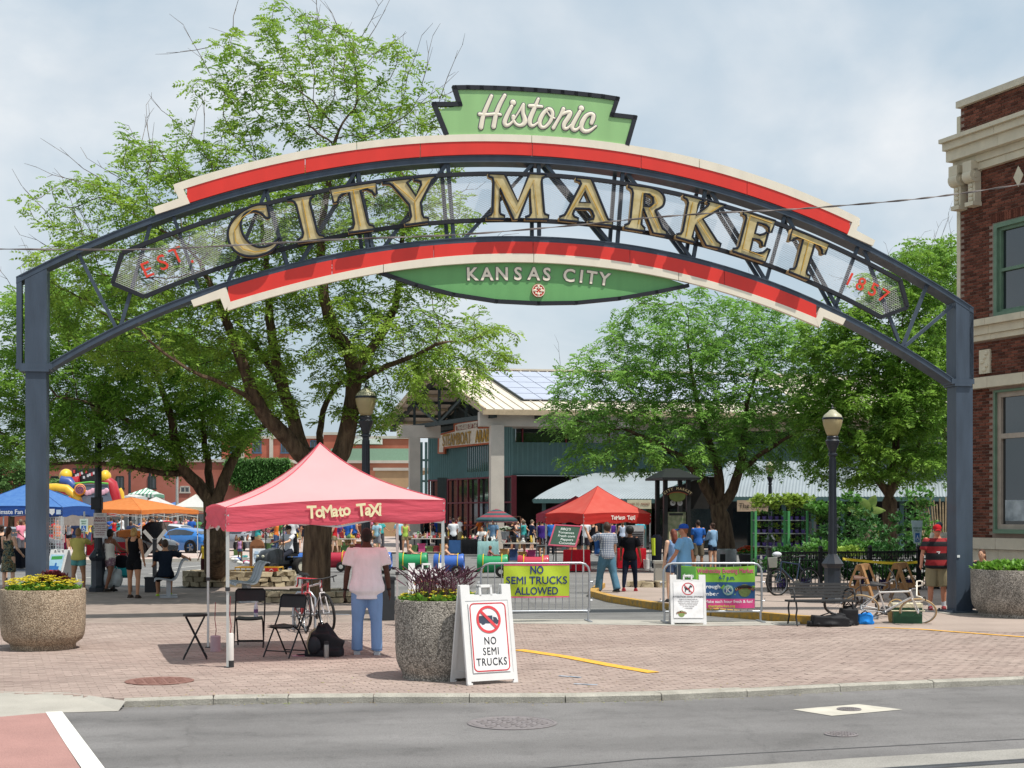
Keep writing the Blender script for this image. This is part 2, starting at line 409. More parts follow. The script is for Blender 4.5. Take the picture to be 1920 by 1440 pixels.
# ---- brick plaza
BACK=[(2600,1172),(1920,1176),(1700,1176),(1560,1172),(1430,1168),(1330,1170),(1110,1168),(940,1166),(830,1163),(752,1150),(735,1128),(690,1108),(560,1098),(345,1103),(120,1098),(0,1096),(-300,1094),(-900,1100)]
PL_=[(p.x,p.y)for p in KB]
pl_front=[(p.x-(KB[min(i+1,len(KB)-1)]-KB[max(i-1,0)]).normalized().y*.2,p.y+.19)for i,p in enumerate(KB)]
plaza=pl_front+[tuple(G(x,y)[:2])for x,y in BACK]
sheet('plaza_bed',plaza,m_paverj,-.0035)
A20=R(20);ex=Vector((math.cos(A20),math.sin(A20),0));ey=Vector((-math.sin(A20),math.cos(A20),0))
org=Vector((0,15,0));cells=[]
FARY=26.5
holes_c=[(G(299,1277),.42)]
plz=np.array(plaza)
LEN,WID=.205,.102
for j in range(-110,190):
 for i in range(-75,75):
  c=org+ex*((i+(.5 if j%2 else 0))*LEN)+ey*(j*WID)
  if not(14.8<c.y<FARY)or abs(c.x)>.37*c.y+.4:continue
  if c.x<-4 and inside([tuple(G(x,y)[:2])for x,y in((-700,1300),(0,1303),(115,1305),(232,1317),(80,1337),(-700,1372))],c.x,c.y):continue
  if not inside(plaza,c.x,c.y):continue
  if any((c-h).length<r for h,r in holes_c):continue
  cells.append(c)
pv_root=thing('brick_pavement','x','x');del pv_root['label'],pv_root['category'];structure(pv_root)
def brick_mesh(mb,c,dz,tx,ty,ang=A20):
 l,w,ch=LEN/2-.002,WID/2-.002,.0035
 e1=Vector((math.cos(ang),math.sin(ang),0));e2=Vector((-math.sin(ang),math.cos(ang),0))
 lo=[c+e1*(sx*l)+e2*(sy*w)+Vector((0,0,-.03))for sx,sy in((-1,-1),(1,-1),(1,1),(-1,1))]
 hi=[c+e1*(sx*(l-ch))+e2*(sy*(w-ch))+Vector((0,0,dz+sx*tx+sy*ty))for sx,sy in((-1,-1),(1,-1),(1,1),(-1,1))]
 mb.add(lo+hi,[(4,5,6,7),(0,1,5,4),(1,2,6,5),(2,3,7,6),(3,0,4,7)])
cells.sort(key=lambda c:(c.y**2+(c.x*.6)**2))
protos=[]
for k in range(6):
 mb=MB();brick_mesh(mb,Vector((0,0,0)),random.uniform(-.002,.003),random.uniform(-.0012,.0012),random.uniform(-.0012,.0012),0);protos.append(mb.data('paver',m_paver))
for c in cells[:300]:link('paver',random.choice(protos),pv_root,c,(0,0,A20+random.uniform(-.012,.012)))
mb=MB()
for c in cells[300:]:brick_mesh(mb,c,random.uniform(-.002,.003),random.uniform(-.0012,.0012),random.uniform(-.0012,.0012),A20+random.uniform(-.012,.012))
stuff(mb.build('paver_field',m_paver,pv_root))
far=[tuple(G(x,y)[:2])for x,y in BACK if G(x,y).y>22]
sheet('pavement_far',[(p[0],p[1])for p in[(-20,FARY),(30,FARY)]]+[tuple(G(x,y)[:2])for x,y in((2600,1172),(1920,1150),(752,1150),(735,1128),(690,1108),(560,1098),(345,1103),(120,1098),(0,1096),(-300,1094),(-600,1094))],m_paverfar,-.004)if False else None
sheet('left_pavement',[(-14,FARY),(G(752,1150).x+.4,FARY)]+[tuple(G(x,y)[:2])for x,y in((735,1128),(690,1108),(560,1098),(345,1103),(120,1098),(0,1096),(-300,1094))],m_paverfar,-.004)
sheet('gutter_strip',[G(x,y)for x,y in((1330,1174),(1110,1171),(940,1169),(830,1166),(830,1160),(940,1161),(1110,1162),(1330,1164),(1500,1166),(1500,1172))],m_conc,.004)
YK=[G(x,y)for x,y in((1128,1101),(1110,1116),(1150,1127),(1240,1141),(1340,1152),(1450,1161),(1540,1169))]
RP=[tuple(p[:2])for p in YK]+[tuple(G(x,y)[:2])for x,y in((1560,1178),(1920,1186),(3000,1190),(3000,1075),(1128,1075))]
structure(MB().add([(x,y,.003)for x,y in RP],[tuple(range(len(RP)))]).build('right_pavement',speckle(M('paver_right','#9a8b81',.93,var=.12,scale=.8),.12,60)))
m_yk=M('yellow_kerb','#c9952c',.8,var=.3,scale=9,col2='#8a7a55',bump=.3)
yk=thing('yellow_kerb','yellow painted kerb curving along the right pavement','kerb');del yk['label'],yk['category'];structure(yk)
for a,b in zip(YK[:-1],YK[1:]):
 n_=max(1,round((b-a).length/1.2))
 for k in range(n_):
  p=a.lerp(b,k/n_);q=a.lerp(b,(k+1)/n_);d=(q-p).normalized()
  MB().beam(p+d*.006+Vector((0,0,.04)),q-d*.006+Vector((0,0,.04)),.2,.16).build('kerb_stone',m_yk,yk)
def band(name,px,w,m,z):
 P=[G(x,y)for x,y in px];a=[];b=[]
 for i,p in enumerate(P):
  d=(P[min(i+1,len(P)-1)]-P[max(i-1,0)]).normalized();n=Vector((-d.y,d.x,0))
  a.append(p+n*w/2);b.append(p-n*w/2)
 mb=MB();mb.grid([[Vector((p.x,p.y,z))for p in a],[Vector((p.x,p.y,z))for p in b]]);return structure(mb.build(name,m))
band('yellow_line',[(972,1219),(1060,1232),(1150,1249),(1226,1262)],.2,m_yel,.009)
band('yellow_line',[(1640,1177),(1720,1180),(1800,1186),(1920,1195),(2100,1208)],.12,m_yel,.036 if False else .009)
m_blue=M('chalk_blue','#8fa3b5',.9,var=.3,scale=12)
for x0,y0,x1,y1 in((1048,1268,1090,1271),(1076,1283,1120,1285),(620,1152,655,1153)):
 band('chalk_mark',[(x0,y0),(x1,y1)],.05,m_blue,.008)
sheet('far_pavement',[G(x,y)for x,y in((-600,1062),(200,1052),(480,1048),(480,1022),(200,1024),(-600,1028))],M('far_concrete','#b3a49c',.9,var=.1,scale=.5),.05)
sheet('market_pavement',[G(x,y)for x,y in((480,1037),(1700,1037),(2600,1037),(2600,985),(480,985))],M('market_concrete','#a89a92',.9,var=.1,scale=.5),.04)
mb=MB()
for a,b in zip([G(x,y)for x,y in((-600,1064),(200,1054),(480,1050))][:-1],[G(x,y)for x,y in((-600,1064),(200,1054),(480,1050))][1:]):mb.beam(a+Vector((0,0,.03)),b+Vector((0,0,.03)),.25,.16)
structure(mb.build('far_kerb',m_conc))
for px in([(240,1096),(350,1099)],[(280,1075),(420,1063)],[(290,1067),(400,1058)],[(1115,1085),(1240,1092)],[(1120,1076),(1260,1078)],[(1080,1055),(1240,1058)],[(160,1082),(190,1080)]):
 band('parking_line',px,.12,m_white,-.02)
mb=MB()
for k in range(260):
 t=random.random();i=int(t*8)+4;p=KB[i].lerp(KB[i+1],random.random())
 off=random.gauss(0,.25);d=Vector((random.uniform(-.3,.3),-abs(off)*.5 if random.random()<.6 else abs(off)*3,0));q=p+d
 z=ROADZ+.006 if d.y<0 else .012
 s=random.uniform(.008,.02);a=random.uniform(0,6.3)
 mb.add([(q.x+s*math.cos(a),q.y+s*math.sin(a),z),(q.x-s*.5*math.sin(a),q.y+s*.5*math.cos(a),z+.004),(q.x-s*math.cos(a),q.y-s*math.sin(a),z),(q.x+s*.5*math.sin(a),q.y-s*.5*math.cos(a),z+.002)],[(0,1,2,3)])
stuff(mb.build('leaf_litter',M('litter','#a07a3c',.9,var=.4,scale=3,col2='#7f9a3c',island=.3)))
# ==== arched gateway
GO=Vector((.245,27.4,0));GYAW=math.atan2(3.2,17.83)
gu=Vector((math.cos(GYAW),math.sin(GYAW),0));gn=Vector((-math.sin(GYAW),math.cos(GYAW),0))
CAMP=Vector((0,0,HC))
def PL(x,y,off=0.0):
 d=Vector(((x-CX)/F,1,(HY-y)/F));o=GO+gn*off
 t=(o-CAMP).dot(gn)/d.dot(gn);p=CAMP+d*t
 return((p-GO).dot(gu),p.z)
def PLs(pts,off=0.0):return[PL(x,y,off)for x,y in pts]
m_gs=M('gate_steel','#3c4856',.5,.0,var=.2,scale=5,bump=.12,bscale=30,coat=.1,stretch=(1,1,.2))
m_gblack=M('gate_black','#1b1d24',.5,var=.1)
m_red=M('sign_red','#d63328',.45,var=.07,scale=2.5,coat=.1,stretch=(1,1,.3))
m_cream=M('sign_cream','#e2d9c6',.5,var=.05,scale=4,stretch=(1,1,.25))
m_green=M('sign_green','#8fba7c',.5,var=.07,scale=4,stretch=(1,1,.15))
m_gold=M('letter_gold','#ad9a62',.5,.0,var=.16,scale=6,bump=.1,col2='#c9bb90',coat=.2)
m_goldside=M('letter_return','#c3a878',.5,var=.15,scale=7)
m_navy=M('letter_edge','#141a28',.4)
m_mesh=M('expanded_metal','#a3a1a3',.5,.3,var=.1)
m_neon=M('neon_tube','#c39a35',.4)
gate=thing('arched_gateway','wide arched steel gateway sign on two dark blue posts spanning the plaza','gateway',GO,GYAW)
DEP=.42
def fit(px,off=0.0,deg=4):
 P=np.array(PLs(px,off));return np.polyfit(P[:,0],P[:,1],deg)
UT=fit([(30,518),(146,464),(286,405),(353,381.5),(506,339),(670,309.5),(780,297),(843,293),(1009.6,293),(1163,311),(1300,334),(1322,343),(1476,396.5),(1637.5,464.5),(1720,507),(1825,577)],deg=5)
LT=fit([(88,684),(216,611),(378,542),(423,530),(540,496),(691,464),(780,453.5),(843,446),(1009.6,440.5),(1153,455.5),(1300,482.5),(1436,525),(1574,581),(1697,650),(1792,712)],deg=5)
uL=PL(30,518)[0];uR=PL(1826,577)[0]
lL=PL(90,684)[0];lR=PL(1790,711)[0]
def curve(c,u0,u1,n=70,dw=0.0):return[(u,float(np.polyval(c,u))+dw)for u in np.linspace(u0,u1,n)]
def chord(name,c,u0,u1):
 mb=MB();t=.105
 mb.strip(curve(c,u0,u1),curve(c,u0,u1,dw=-t*.22),-.005,DEP)
 mb.strip(curve(c,u0,u1,dw=-t*.22),curve(c,u0,u1,dw=-t),.01,.05)
 mb.strip(curve(c,u0,u1,dw=-t*.22),curve(c,u0,u1,dw=-t),DEP-.05,DEP-.015)
 mb.strip(curve(c,u0,u1,dw=-t),curve(c,u0,u1,dw=-t*1.2),-.005,DEP)
 mb.build(name,m_gs,gate)
chord('upper_chord',UT,uL,uR);chord('lower_chord',LT,lL,lR)
pu=[PL(67,900)[0],PL(1810,900)[0]]
pu[1]=PL(1809,900)[0]
def topat(u):return float(np.polyval(UT,u))-.13
for s,u in((-1,pu[0]),(1,pu[1])):
 w=.19;zb=float(np.polyval(LT,lL if s<0 else lR))-.02
 mb=MB();mb.box((u,DEP/2,zb/2),(w*2-.02,DEP-.02,zb));p=mb.build('post',m_gs,gate)
 mb=MB();a,b=topat(u-w),topat(u+w)
 mb.prism([(u-w,0,zb),(u+w,0,zb),(u+w,0,b),(u-w,0,a)],[(u-w,DEP,zb),(u+w,DEP,zb),(u+w,DEP,b),(u-w,DEP,a)])
 mb.build('post_head',m_gs,gate)
 uo=(uL+.05)if s<0 else(uR-.05);mb=MB()
 mb.box((uo,.09,(zb-.06+topat(uo)+.1)/2),(.09,.18,topat(uo)+.1-zb+.06));mb.build('side_bar',m_gs,gate)
 mb=MB();x0,x1=sorted((uo-s*-.05 if False else uo+s*.055,u-s*(w+.1)))
 mb.box(((x0+x1)/2,DEP/2,zb-.03),(x1-x0,DEP+.03,.1));mb.box(((x0+x1)/2,DEP/2,zb-.1),(x1-x0-.12,DEP+.06,.05));mb.build('collar',m_gs,gate)
 mb=MB();mb.box((u,DEP/2,.03),(.72,.75,.03));mb.box((u,DEP/2,.012),(.5,.5,.05))
 for dx in(-.3,.3):
  for dy in(-.3,.3):mb.lathe([(.025,.045),(.025,.075),(0,.08)],(u+dx,DEP/2+dy,0),8)
 mb.build('base_plate',m_gs,gate)
 mb=MB();mb.box((u,DEP/2,-.0),(1.0,1.0,.03));mb.build('footing',m_conc,gate)
def web(p,q,off,r=.032,name='brace'):
 a=PL(*p);b=PL(*q);mb=MB();mb.beam((a[0],off,a[1]),(b[0],off,b[1]),r*2,r*2);return mb.build(name,m_gs,gate)
WEB=[((146,474),(216,612)),((281,420),(226,608)),((325,405),(372,540)),((500,352),(428,526)),((498,350),(540,498)),((668,318),(560,495)),((672,318),(700,464)),((840,303),(720,462)),((1003,302),(870,448)),((1022,302),(1150,458)),((1178,322),(1300,484)),((1335,356),(1440,526)),((1480,405),(1578,584)),((1622,462),(1690,640)),((1742,534),(1697,648)),((1790,572),(1699,650)),((1612,462),(1568,580)),((1474,405),(1440,526))]
for p,q in WEB:web(p,q,.11);
for p,q in WEB[4:13]:web(p,q,DEP-.06)
for x0,y0,x1,y1 in((1012,302,1013,440),(841,304,852,446),(672,318,690,466),(1170,322,1160,458),(1325,356,1303,484)):
 web((x0,y0),(x1,y1),.11,.035,'upright');web((x0-9,y0),(x1-9,y1),DEP-.06,.035,'upright')
def bandpart(name,m,top,bot,y0,y1):MB().strip(top,bot,y0,y1).build(name,m,gate,smooth=25)
BF=-.03
cu_o=fit([(324,345.5),(436,314),(540,288),(670.6,267),(786,255.6),(908,250.7),(1011,254),(1169.5,272),(1300,296.5),(1390,319),(1538.6,373),(1613,411)],BF)
cu_i=fit([(344,354.6),(540,302.5),(670.6,281),(781,269.5),(1010,267.5),(1169.5,286.6),(1300,310),(1322,318),(1438,352),(1598,417)],BF)
cl_i=fit([(431,565.5),(540,537),(670.6,504),(780,486),(843,481),(1009.6,476.5),(1169.5,492),(1300,518),(1322,525),(1417,552),(1530,597)],BF)
cl_o=fit([(422,582.5),(540,551),(670.6,520),(780,500),(819,497),(1009.6,491.6),(1169.5,510),(1300,533),(1322,536),(1417,564),(1536,614.5)],BF)
def U(x,y):return PL(x,y,BF)[0]
def cut(c1,c2,x0,x1,n):
 out_=[]
 for k in range(n):
  u0,u1=x0+(x1-x0)*k/n+.006,x0+(x1-x0)*(k+1)/n-.006;out_.append((curve(c1,u0,u1,16),curve(c2,u0,u1,16)))
 return out_
UTf=np.array(UT);
def dwn(c,d):e=np.array(c);e[-1]+=d;return e
for t,b in cut(cu_i,dwn(UT,.01),U(350,372),U(1594,430),6):bandpart('red_panel',m_red,t,b,BF,.05)
for t,b in cut(dwn(LT,-.115),cl_i,U(427,552),U(1531,594),6):bandpart('red_panel',m_red,t,b,BF,.05)
for t,b in cut(cu_o,cu_i,U(326,350),U(1612,414),4):bandpart('cream_edge',m_cream,t,b,BF-.012,.06)
for t,b in cut(cl_i,cl_o,U(426,574),U(1534,606),4):bandpart('cream_edge',m_cream,t,b,BF-.012,.06)
def flat(name,m,px,y0,y1):
 P=PLs(px,y0);d=poly_data(P,[],y1-y0,name);d.materials.append(m);return link(name,d,gate,(0,y0,0))
flat('stepped_end',m_cream,[(324,345.5),(335,372),(287,389),(292,402),(356,381),(344,354.6)],BF-.014,.06)
flat('stepped_end',m_cream,[(1613,411),(1606,432),(1641,450.5),(1637,461),(1589,440),(1598,417)],BF-.014,.06)
flat('stepped_end',m_cream,[(358,563),(363,575),(413,559),(422,582.5),(432,565.5),(424,538)],BF-.014,.06)
flat('stepped_end',m_cream,[(1538.6,576.6),(1530,597),(1536,614.5),(1544,594),(1580.5,609),(1586,598)],BF-.014,.06)
top_px=[(229,475.5),(331,432.5),(437.5,400),(535,378),(680,342),(843,327.4),(1022.6,327.4),(1163,345),(1274,366),(1360,388),(1471,421),(1555,460),(1687.5,526.5)]
bot_px=[(271,557.5),(372,514.6),(427,496),(540,468),(680,433.5),(856,415.5),(1009.6,414),(1153,424),(1273,453),(1352,467),(1444,501),(1514,525),(1652,595.5)]
PF=.06
ctop=fit(top_px,PF);cbot=fit(bot_px,PF)
def bar(name,pts,w=.075,d=.08):
 mb=MB()
 for a,b in zip(pts[:-1],pts[1:]):mb.beam((a[0],PF,a[1]),(b[0],PF,b[1]),d,w,up=(0,-1,0))if False else mb.beam((a[0],PF,a[1]),(b[0],PF,b[1]),w,d,up=(0,1,0))
 mb.build(name,m_gblack,gate)
ut0,ut1=PL(229,475.5,PF)[0],PL(1687.5,526.5,PF)[0];ub0,ub1=PL(271,557.5,PF)[0],PL(1652,595.5,PF)[0]
bar('frame_bar',curve(ctop,ut0,ut1,40));bar('frame_bar',curve(cbot,ub0,ub1,40))
tipL=PL(211,531.5,PF);tipR=PL(1701,576.6,PF)
bar('frame_bar',[curve(ctop,ut0,ut0+.1,2)[0],tipL]);bar('frame_bar',[tipL,curve(cbot,ub0,ub0+.1,2)[0]])
bar('frame_bar',[curve(ctop,ut1,ut1+.1,2)[0],tipR]);bar('frame_bar',[tipR,curve(cbot,ub1,ub1+.1,2)[0]])
outline=curve(ctop,ut0,ut1,50)+[tipR]+curve(cbot,ub1,ub0,50)+[tipL]
mb=MB();DX,DZ,TH=.085,.036,.0048
us=np.arange(tipL[0],tipR[0],DX/2)
wmin=min(p[1]for p in outline);
def wr(u):
 t=np.polyval(ctop,u);b=np.polyval(cbot,u)
 if u<ut0:t=np.interp(u,[tipL[0],ut0],[tipL[1],np.polyval(ctop,ut0)])
 if u<ub0:b=np.interp(u,[tipL[0],ub0],[tipL[1],np.polyval(cbot,ub0)])
 if u>ut1:t=np.interp(u,[ut1,tipR[0]],[np.polyval(ctop,ut1),tipR[1]])
 if u>ub1:b=np.interp(u,[ub1,tipR[0]],[np.polyval(cbot,ub1),tipR[1]])
 return b,t
wrs=[wr(u)for u in us]
for i in range(len(us)-1):
 b=max(wrs[i][0],wrs[i+1][0]);t=min(wrs[i][1],wrs[i+1][1]);sl_=1 if i%2 else-1
 cslope=0
 k0=math.floor(b/DZ);k1=math.ceil(t/DZ)
 for k in range(k0,k1+1):
  for alt in(0,1):
   sgn=sl_ if alt==0 else-sl_
   base=k*DZ
   w0,w1=base-sgn*DZ/4,base+sgn*DZ/4
   if alt:w0+=DZ/2;w1+=DZ/2
   if min(w0,w1)<b or max(w0,w1)>t:continue
   mb.add([(us[i],PF,w0),(us[i+1],PF,w1),(us[i+1],PF+.004,w1+TH),(us[i],PF+.004,w0+TH)],[(0,1,2,3)])
stuff(mb.build('mesh_panel',m_mesh,gate))
LF=-.21
def z4(pts):return[(410+x/4.683,320+y/4.683)for x,y in pts]
def z5(pts):return[(900+x/5.0526,310+y/5.0526)for x,y in pts]
def z6(pts):return[(1240+x/5.647,360+y/5.647)for x,y in pts]
LET={}
Cc=[(425,297),(340,297),(250,330),(170,385),(108,460),(80,545),(97,640),(150,710),(230,746),(330,750),(430,720),(500,670),(545,597)]
Ci=[(530,585),(480,635),(410,665),(340,668),(268,630),(215,560),(194,480),(205,420),(245,372),(310,355),(370,372),(418,415),(449,410)]
sm_=lambda pts,n=4:[tuple(p)for p in catmull(pts,n)]
LET[0]=(z4(sm_(Cc)+sm_(Ci)),[])
LET[1]=(z4([(600,245),(835,205),(838,222),(808,242),(800,278),(868,540),(885,565),(925,572),(932,600),(700,630),(697,605),(735,580),(742,550),(680,300),(665,275),(640,262),(605,264)]),[])
LET[2]=(z4([(980,158),(1380,97),(1390,205),(1370,215),(1350,182),(1305,162),(1245,172),(1310,450),(1325,475),(1362,485),(1365,515),(1143,545),(1140,518),(1180,500),(1190,465),(1145,192),(1085,207),(1055,237),(1045,272),(1008,282)]),[])
LET[3]=(z4([(1437,92),(1680,65),(1685,85),(1652,102),(1732,222),(1778,120),(1775,95),(1745,85),(1718,84),(1712,62),(1905,40),(1905,60),(1875,82),(1775,280),(1790,385),(1802,410),(1840,415),(1845,450),(1640,478),(1635,450),(1675,432),(1690,400),(1675,300),(1530,132),(1500,112),(1440,112)]),[])
LET[4]=(z5([(78,75),(235,85),(360,345),(468,78),(630,84),(630,102),(592,118),(584,150),(608,440),(618,462),(650,472),(650,512),(432,510),(432,488),(468,475),(484,450),(478,225),(365,510),(320,512),(188,215),(188,440),(195,462),(232,475),(235,508),(65,505),(68,482),(105,465),(118,440),(128,150),(120,118),(85,105)]),[])
LET[5]=(z5([(912,112),(1050,125),(1072,165),(1200,480),(1215,510),(1255,525),(1258,572),(1030,545),(1030,515),(1075,505),(1080,480),(1062,432),(1040,412),(905,408),(892,430),(880,460),(895,485),(930,500),(932,535),(755,515),(755,485),(800,470),(820,440),(960,170),(948,148),(912,140)]),[z5([(996,245),(1042,352),(942,350)])])
LET[6]=(z5([(1405,178)]+sm_([(1560,200),(1640,215),(1710,250),(1748,310),(1738,375),(1700,408),(1660,425)])+[(1732,600),(1770,625),(1765,660),(1640,640),(1545,400),(1530,560),(1560,592),(1560,625),(1370,595),(1372,565),(1410,550),(1425,520),(1450,260),(1440,225),(1408,205)]),[z5([(1560,265),(1605,275),(1640,305),(1642,355),(1612,390),(1555,388)])])
LET[7]=(z6([(235,25),(450,80),(445,100),(408,108),(395,135),(367,245),(495,142),(508,122),(488,110),(490,88),(685,138),(680,155),(635,172),(440,285),(590,520),(630,548),(620,595),(475,565),(360,340),(330,475),(362,510),(358,535),(160,478),(165,445),(208,440),(228,412),(285,110),(272,78),(238,58)]),[])
LET[8]=(z6([(868,195),(1210,305),(1165,430),(1143,422),(1140,378),(1108,348),(1022,322),(992,438),(1045,455),(1088,445),(1112,428),(1132,436),(1092,578),(1070,570),(1066,532),(1040,508),(972,490),(940,630),(1020,650),(1080,640),(1125,600),(1150,607),(1100,745),(755,628),(760,600),(805,595),(825,570),(903,275),(893,245),(868,235)]),[])
LET[9]=(z6([(1390,385),(1780,545),(1735,660),(1705,653),(1700,610),(1672,572),(1625,550),(1538,850),(1545,872),(1577,887),(1565,930),(1353,845),(1362,815),(1408,812),(1428,787),(1503,500),(1450,482),(1410,492),(1385,517),(1358,512)]),[])
for k,ch in enumerate('CITYMARKET'):
 o_,hs_=LET[k];P=PLs(o_,LF);H=[PLs(h,LF)for h in hs_]
 d=poly_data(P,H,.2,'letter');d.materials.append(m_gold);d.materials.append(m_goldside)
 for f in d.polygons:f.material_index=0 if abs(f.normal.y)>.7 else 1
 lo=link('letter',d,gate,(0,LF,0))
 mb=MB()
 for ring in[P]+H:mb.loop([(u,LF-.002,w)for u,w in ring],.024,6)
 mb.build('letter_edge',m_navy,lo,loc=(0,-LF,0))
 cu=sum(p[0]for p in P)/len(P);cw=sum(p[1]for p in P)/len(P)
NE=[z4([(410,335),(300,345),(200,420),(140,520),(150,620),(220,690),(320,715),(420,700)]),z4([(735,250),(800,590)]),z4([(1010,200),(1370,140)]),z4([(1180,170),(1245,490)]),z4([(1530,105),(1720,270),(1850,80)]),z4([(1720,270),(1735,430)]),z5([(140,470),(150,140),(345,455),(510,140),(545,470)]),z5([(1000,190),(830,470)]),z5([(1000,190),(1170,530)]),z5([(1500,560),(1540,260),(1650,290),(1680,360),(1600,410),(1690,600)]),z6([(330,110),(260,470)]),z6([(620,150),(380,300),(540,540)]),z6([(940,250),(860,600),(1090,690)]),z6([(940,250),(1170,330)]),z6([(1380,450),(1750,600)]),z6([(1560,520),(1480,840)])]
for ln in NE:MB().tube([(u,LF-.018,w)for u,w in PLs(ln,LF)],.009,5).build('neon_tube',m_neon,gate)
flat('top_sign_panel',m_green,[(826,210),(838,262)]+[(x,262+((x-1009)/175)**2*0+(x-838)*.028)for x in range(880,1160,40)]+[(1172,272),(1188,222),(1149,214),(1155,186)]+[(1155-(1155-852)*k/12,186-22*(1-(1-k/12)**2)+1.5*math.sin(math.pi*k/12)*0)for k in range(1,12)]+[(857,166),(866,198),(829,204)],-.02,.06)
def edge(name,px,off,w,d,m=None):
 P=PLs(px,off);mb=MB()
 for a,b in zip(P[:-1],P[1:]):
  v=Vector((b[0]-a[0],0,b[1]-a[1])).normalized()*w*.45
  mb.beam(Vector((a[0],off,a[1]))-v,Vector((b[0],off,b[1]))+v,w,d,up=(0,1,0))
 mb.build(name,m or m_gblack,gate)
arc=[(852,165)]+[(1155-(1155-852)*k/12,185-20.5*(1-(1-k/12)**2))for k in range(11,0,-1)]+[(1157,186)]
edge('top_sign_border',[(836,250),(814,196),(862,196),(852,165)]+arc+[(1147,216),(1190,221),(1176,270)],-.0,.085,.09)
mc_face=M('script_cream','#e6ddc8',.5,var=.05);mc_side=M('script_edge','#5b5560',.6)
def z3(p):return(880+p[0]/7.385,160+p[1]/7.385)
STK=[([(305,150),(240,300),(190,430),(160,585)],[24,27,29,31]),([(490,140),(420,270),(370,400),(335,575)],[24,27,29,31]),([(140,400),(230,408),(360,398),(430,408)],[24,22,22,20]),([(585,292),(530,400),(488,510),(512,555),(560,540),(612,485)],[24,27,30,26,20,14]),([(600,505),(640,440),(690,360),(748,268)],[10,12,14,22]),([(748,265),(742,380),(768,470),(755,530),(700,556),(645,535),(605,470),(608,432)],[20,27,32,30,22,20,22,26]),([(955,190),(900,320),(838,470),(845,545),(885,560),(945,520)],[20,28,32,28,20,14]),([(830,285),(900,287),(1005,297)],[22,24,20]),([(1085,328),(1020,395),(972,500),(990,572),(1048,578),(1120,500),(1152,400),(1130,340),(1085,328)],[24,28,30,26,22,24,26,26,24]),([(1080,372),(1120,430),(1180,458)],[10,12,12]),([(1162,590),(1215,500),(1272,400),(1302,330)],[26,22,24,28]),([(1275,405),(1345,376),(1398,376),(1375,440),(1315,530),(1312,590),(1352,598),(1405,550)],[22,24,28,30,30,26,20,14]),([(1530,365),(1470,470),(1424,565),(1442,615),(1488,612),(1535,568)],[24,27,30,26,20,14]),([(1690,525),(1712,462),(1716,412),(1670,396),(1610,432),(1560,520),(1552,590),(1592,635),(1665,628),(1752,566)],[26,30,28,24,28,32,30,28,22,14])]
OFF=-.032
def stroke(pts,rad,grow,off,mb):
 P=catmull([(p[0],p[1],r)for p,r in zip(pts,rad)],5)
 Q=[];rr=[]
 for x,y,r in P:
  u,w=PL(*z3((x,y)),off);Q.append((u,off,w));rr.append(max(.012,(r/7.385)*.0102+grow))
 k=len(Q);vs=[];fs=[];n=8
 for i in range(k):
  d=Vector(Q[min(i+1,k-1)])-Vector(Q[max(i-1,0)]);d.normalize();x=Vector((d.z,0,-d.x))
  for j in range(n):
   a=2*math.pi*j/n;vs.append(Vector(Q[i])+x*(rr[i]*math.cos(a))+Vector((0,.010*math.sin(a),0)))
 for i in range(k-1):
  for j in range(n):
   a=i*n+j;b=i*n+(j+1)%n;fs.append((a,b,b+n,a+n))
 mb.add(vs,fs)
 for e in(0,k-1):mb.ball(Q[e],(rr[e],.010,rr[e]),10,6)
GROUPS=[STK[0:3],STK[3:4],STK[4:6],STK[6:8],STK[8:10],STK[10:12],STK[12:13],STK[13:14]]
DOTS={1:(605,240),6:(1550,320)}
for gi,grp in enumerate(GROUPS):
 mb=MB();mb2=MB()
 for pts,rad in grp:stroke(pts,rad,0,OFF,mb);stroke(pts,rad,.016,OFF+.007,mb2)
 if gi in DOTS:
  u,w=PL(*z3(DOTS[gi]),OFF);mb.ball((u,OFF,w),(.056,.010,.056),14,6);mb2.ball((u,OFF+.007,w),(.072,.010,.072),14,6)
 o=mb.build('script_letter',mc_face,gate,smooth=60);mb2.build('script_backing',mc_side,o,smooth=60)
bt=[(718,510),(760,503),(830,495),(920,489),(1010,486),(1100,492),(1170,503),(1240,518),(1283,533)]
bb=[(1230,548),(1160,560),(1080,568),(1009,569),(930,565),(850,552),(780,534)]
flat('bottom_sign_panel',M('sign_green_deep','#67a062',.5,var=.07,scale=4,stretch=(1,1,.15)),bt+bb,.07,.12)
edge('bottom_sign_border',[(714,512),(780,534.5),(850,552.5),(930,565),(1009,569),(1080,568),(1160,560),(1230,548),(1288,536)],.06,.07,.11)
for ch,x,y,r in zip('KANSASCITY',(885,913,941,971,1001,1025,1067,1092,1109,1133),(515,515,514.5,514.5,514.5,515.5,517.5,519.5,521.5,524.5),(2,1,0,-1,-2,-3,-5,-6,-7,-8)):
 if ch=='I':x=1090
 u,w=PL(x,y,.052)
 a=text(ch,mc_face,gate,(u,.052,w),.345,'sign_letter',(0,R(-r-GYAW*0),0),bold=.022,ext=.008)
 a.rotation_euler=(0,R(-r),0)
 b=text_data(ch,.345,(.05),.006);b.materials.append(mc_side);link('letter_backing',b,a,(0,.009,0))
u,w=PL(1009.5,545,.05)
rt=Euler((R(90),0,0)).to_matrix()
eb=MB();eb.lathe([(.13,0),(.13,.04),(.122,.05)],n=28,rot=rt);emb=eb.build('emblem_disc',M('emblem_red','#c33a26',.5),gate,loc=(u,.085,w))
mb=MB()
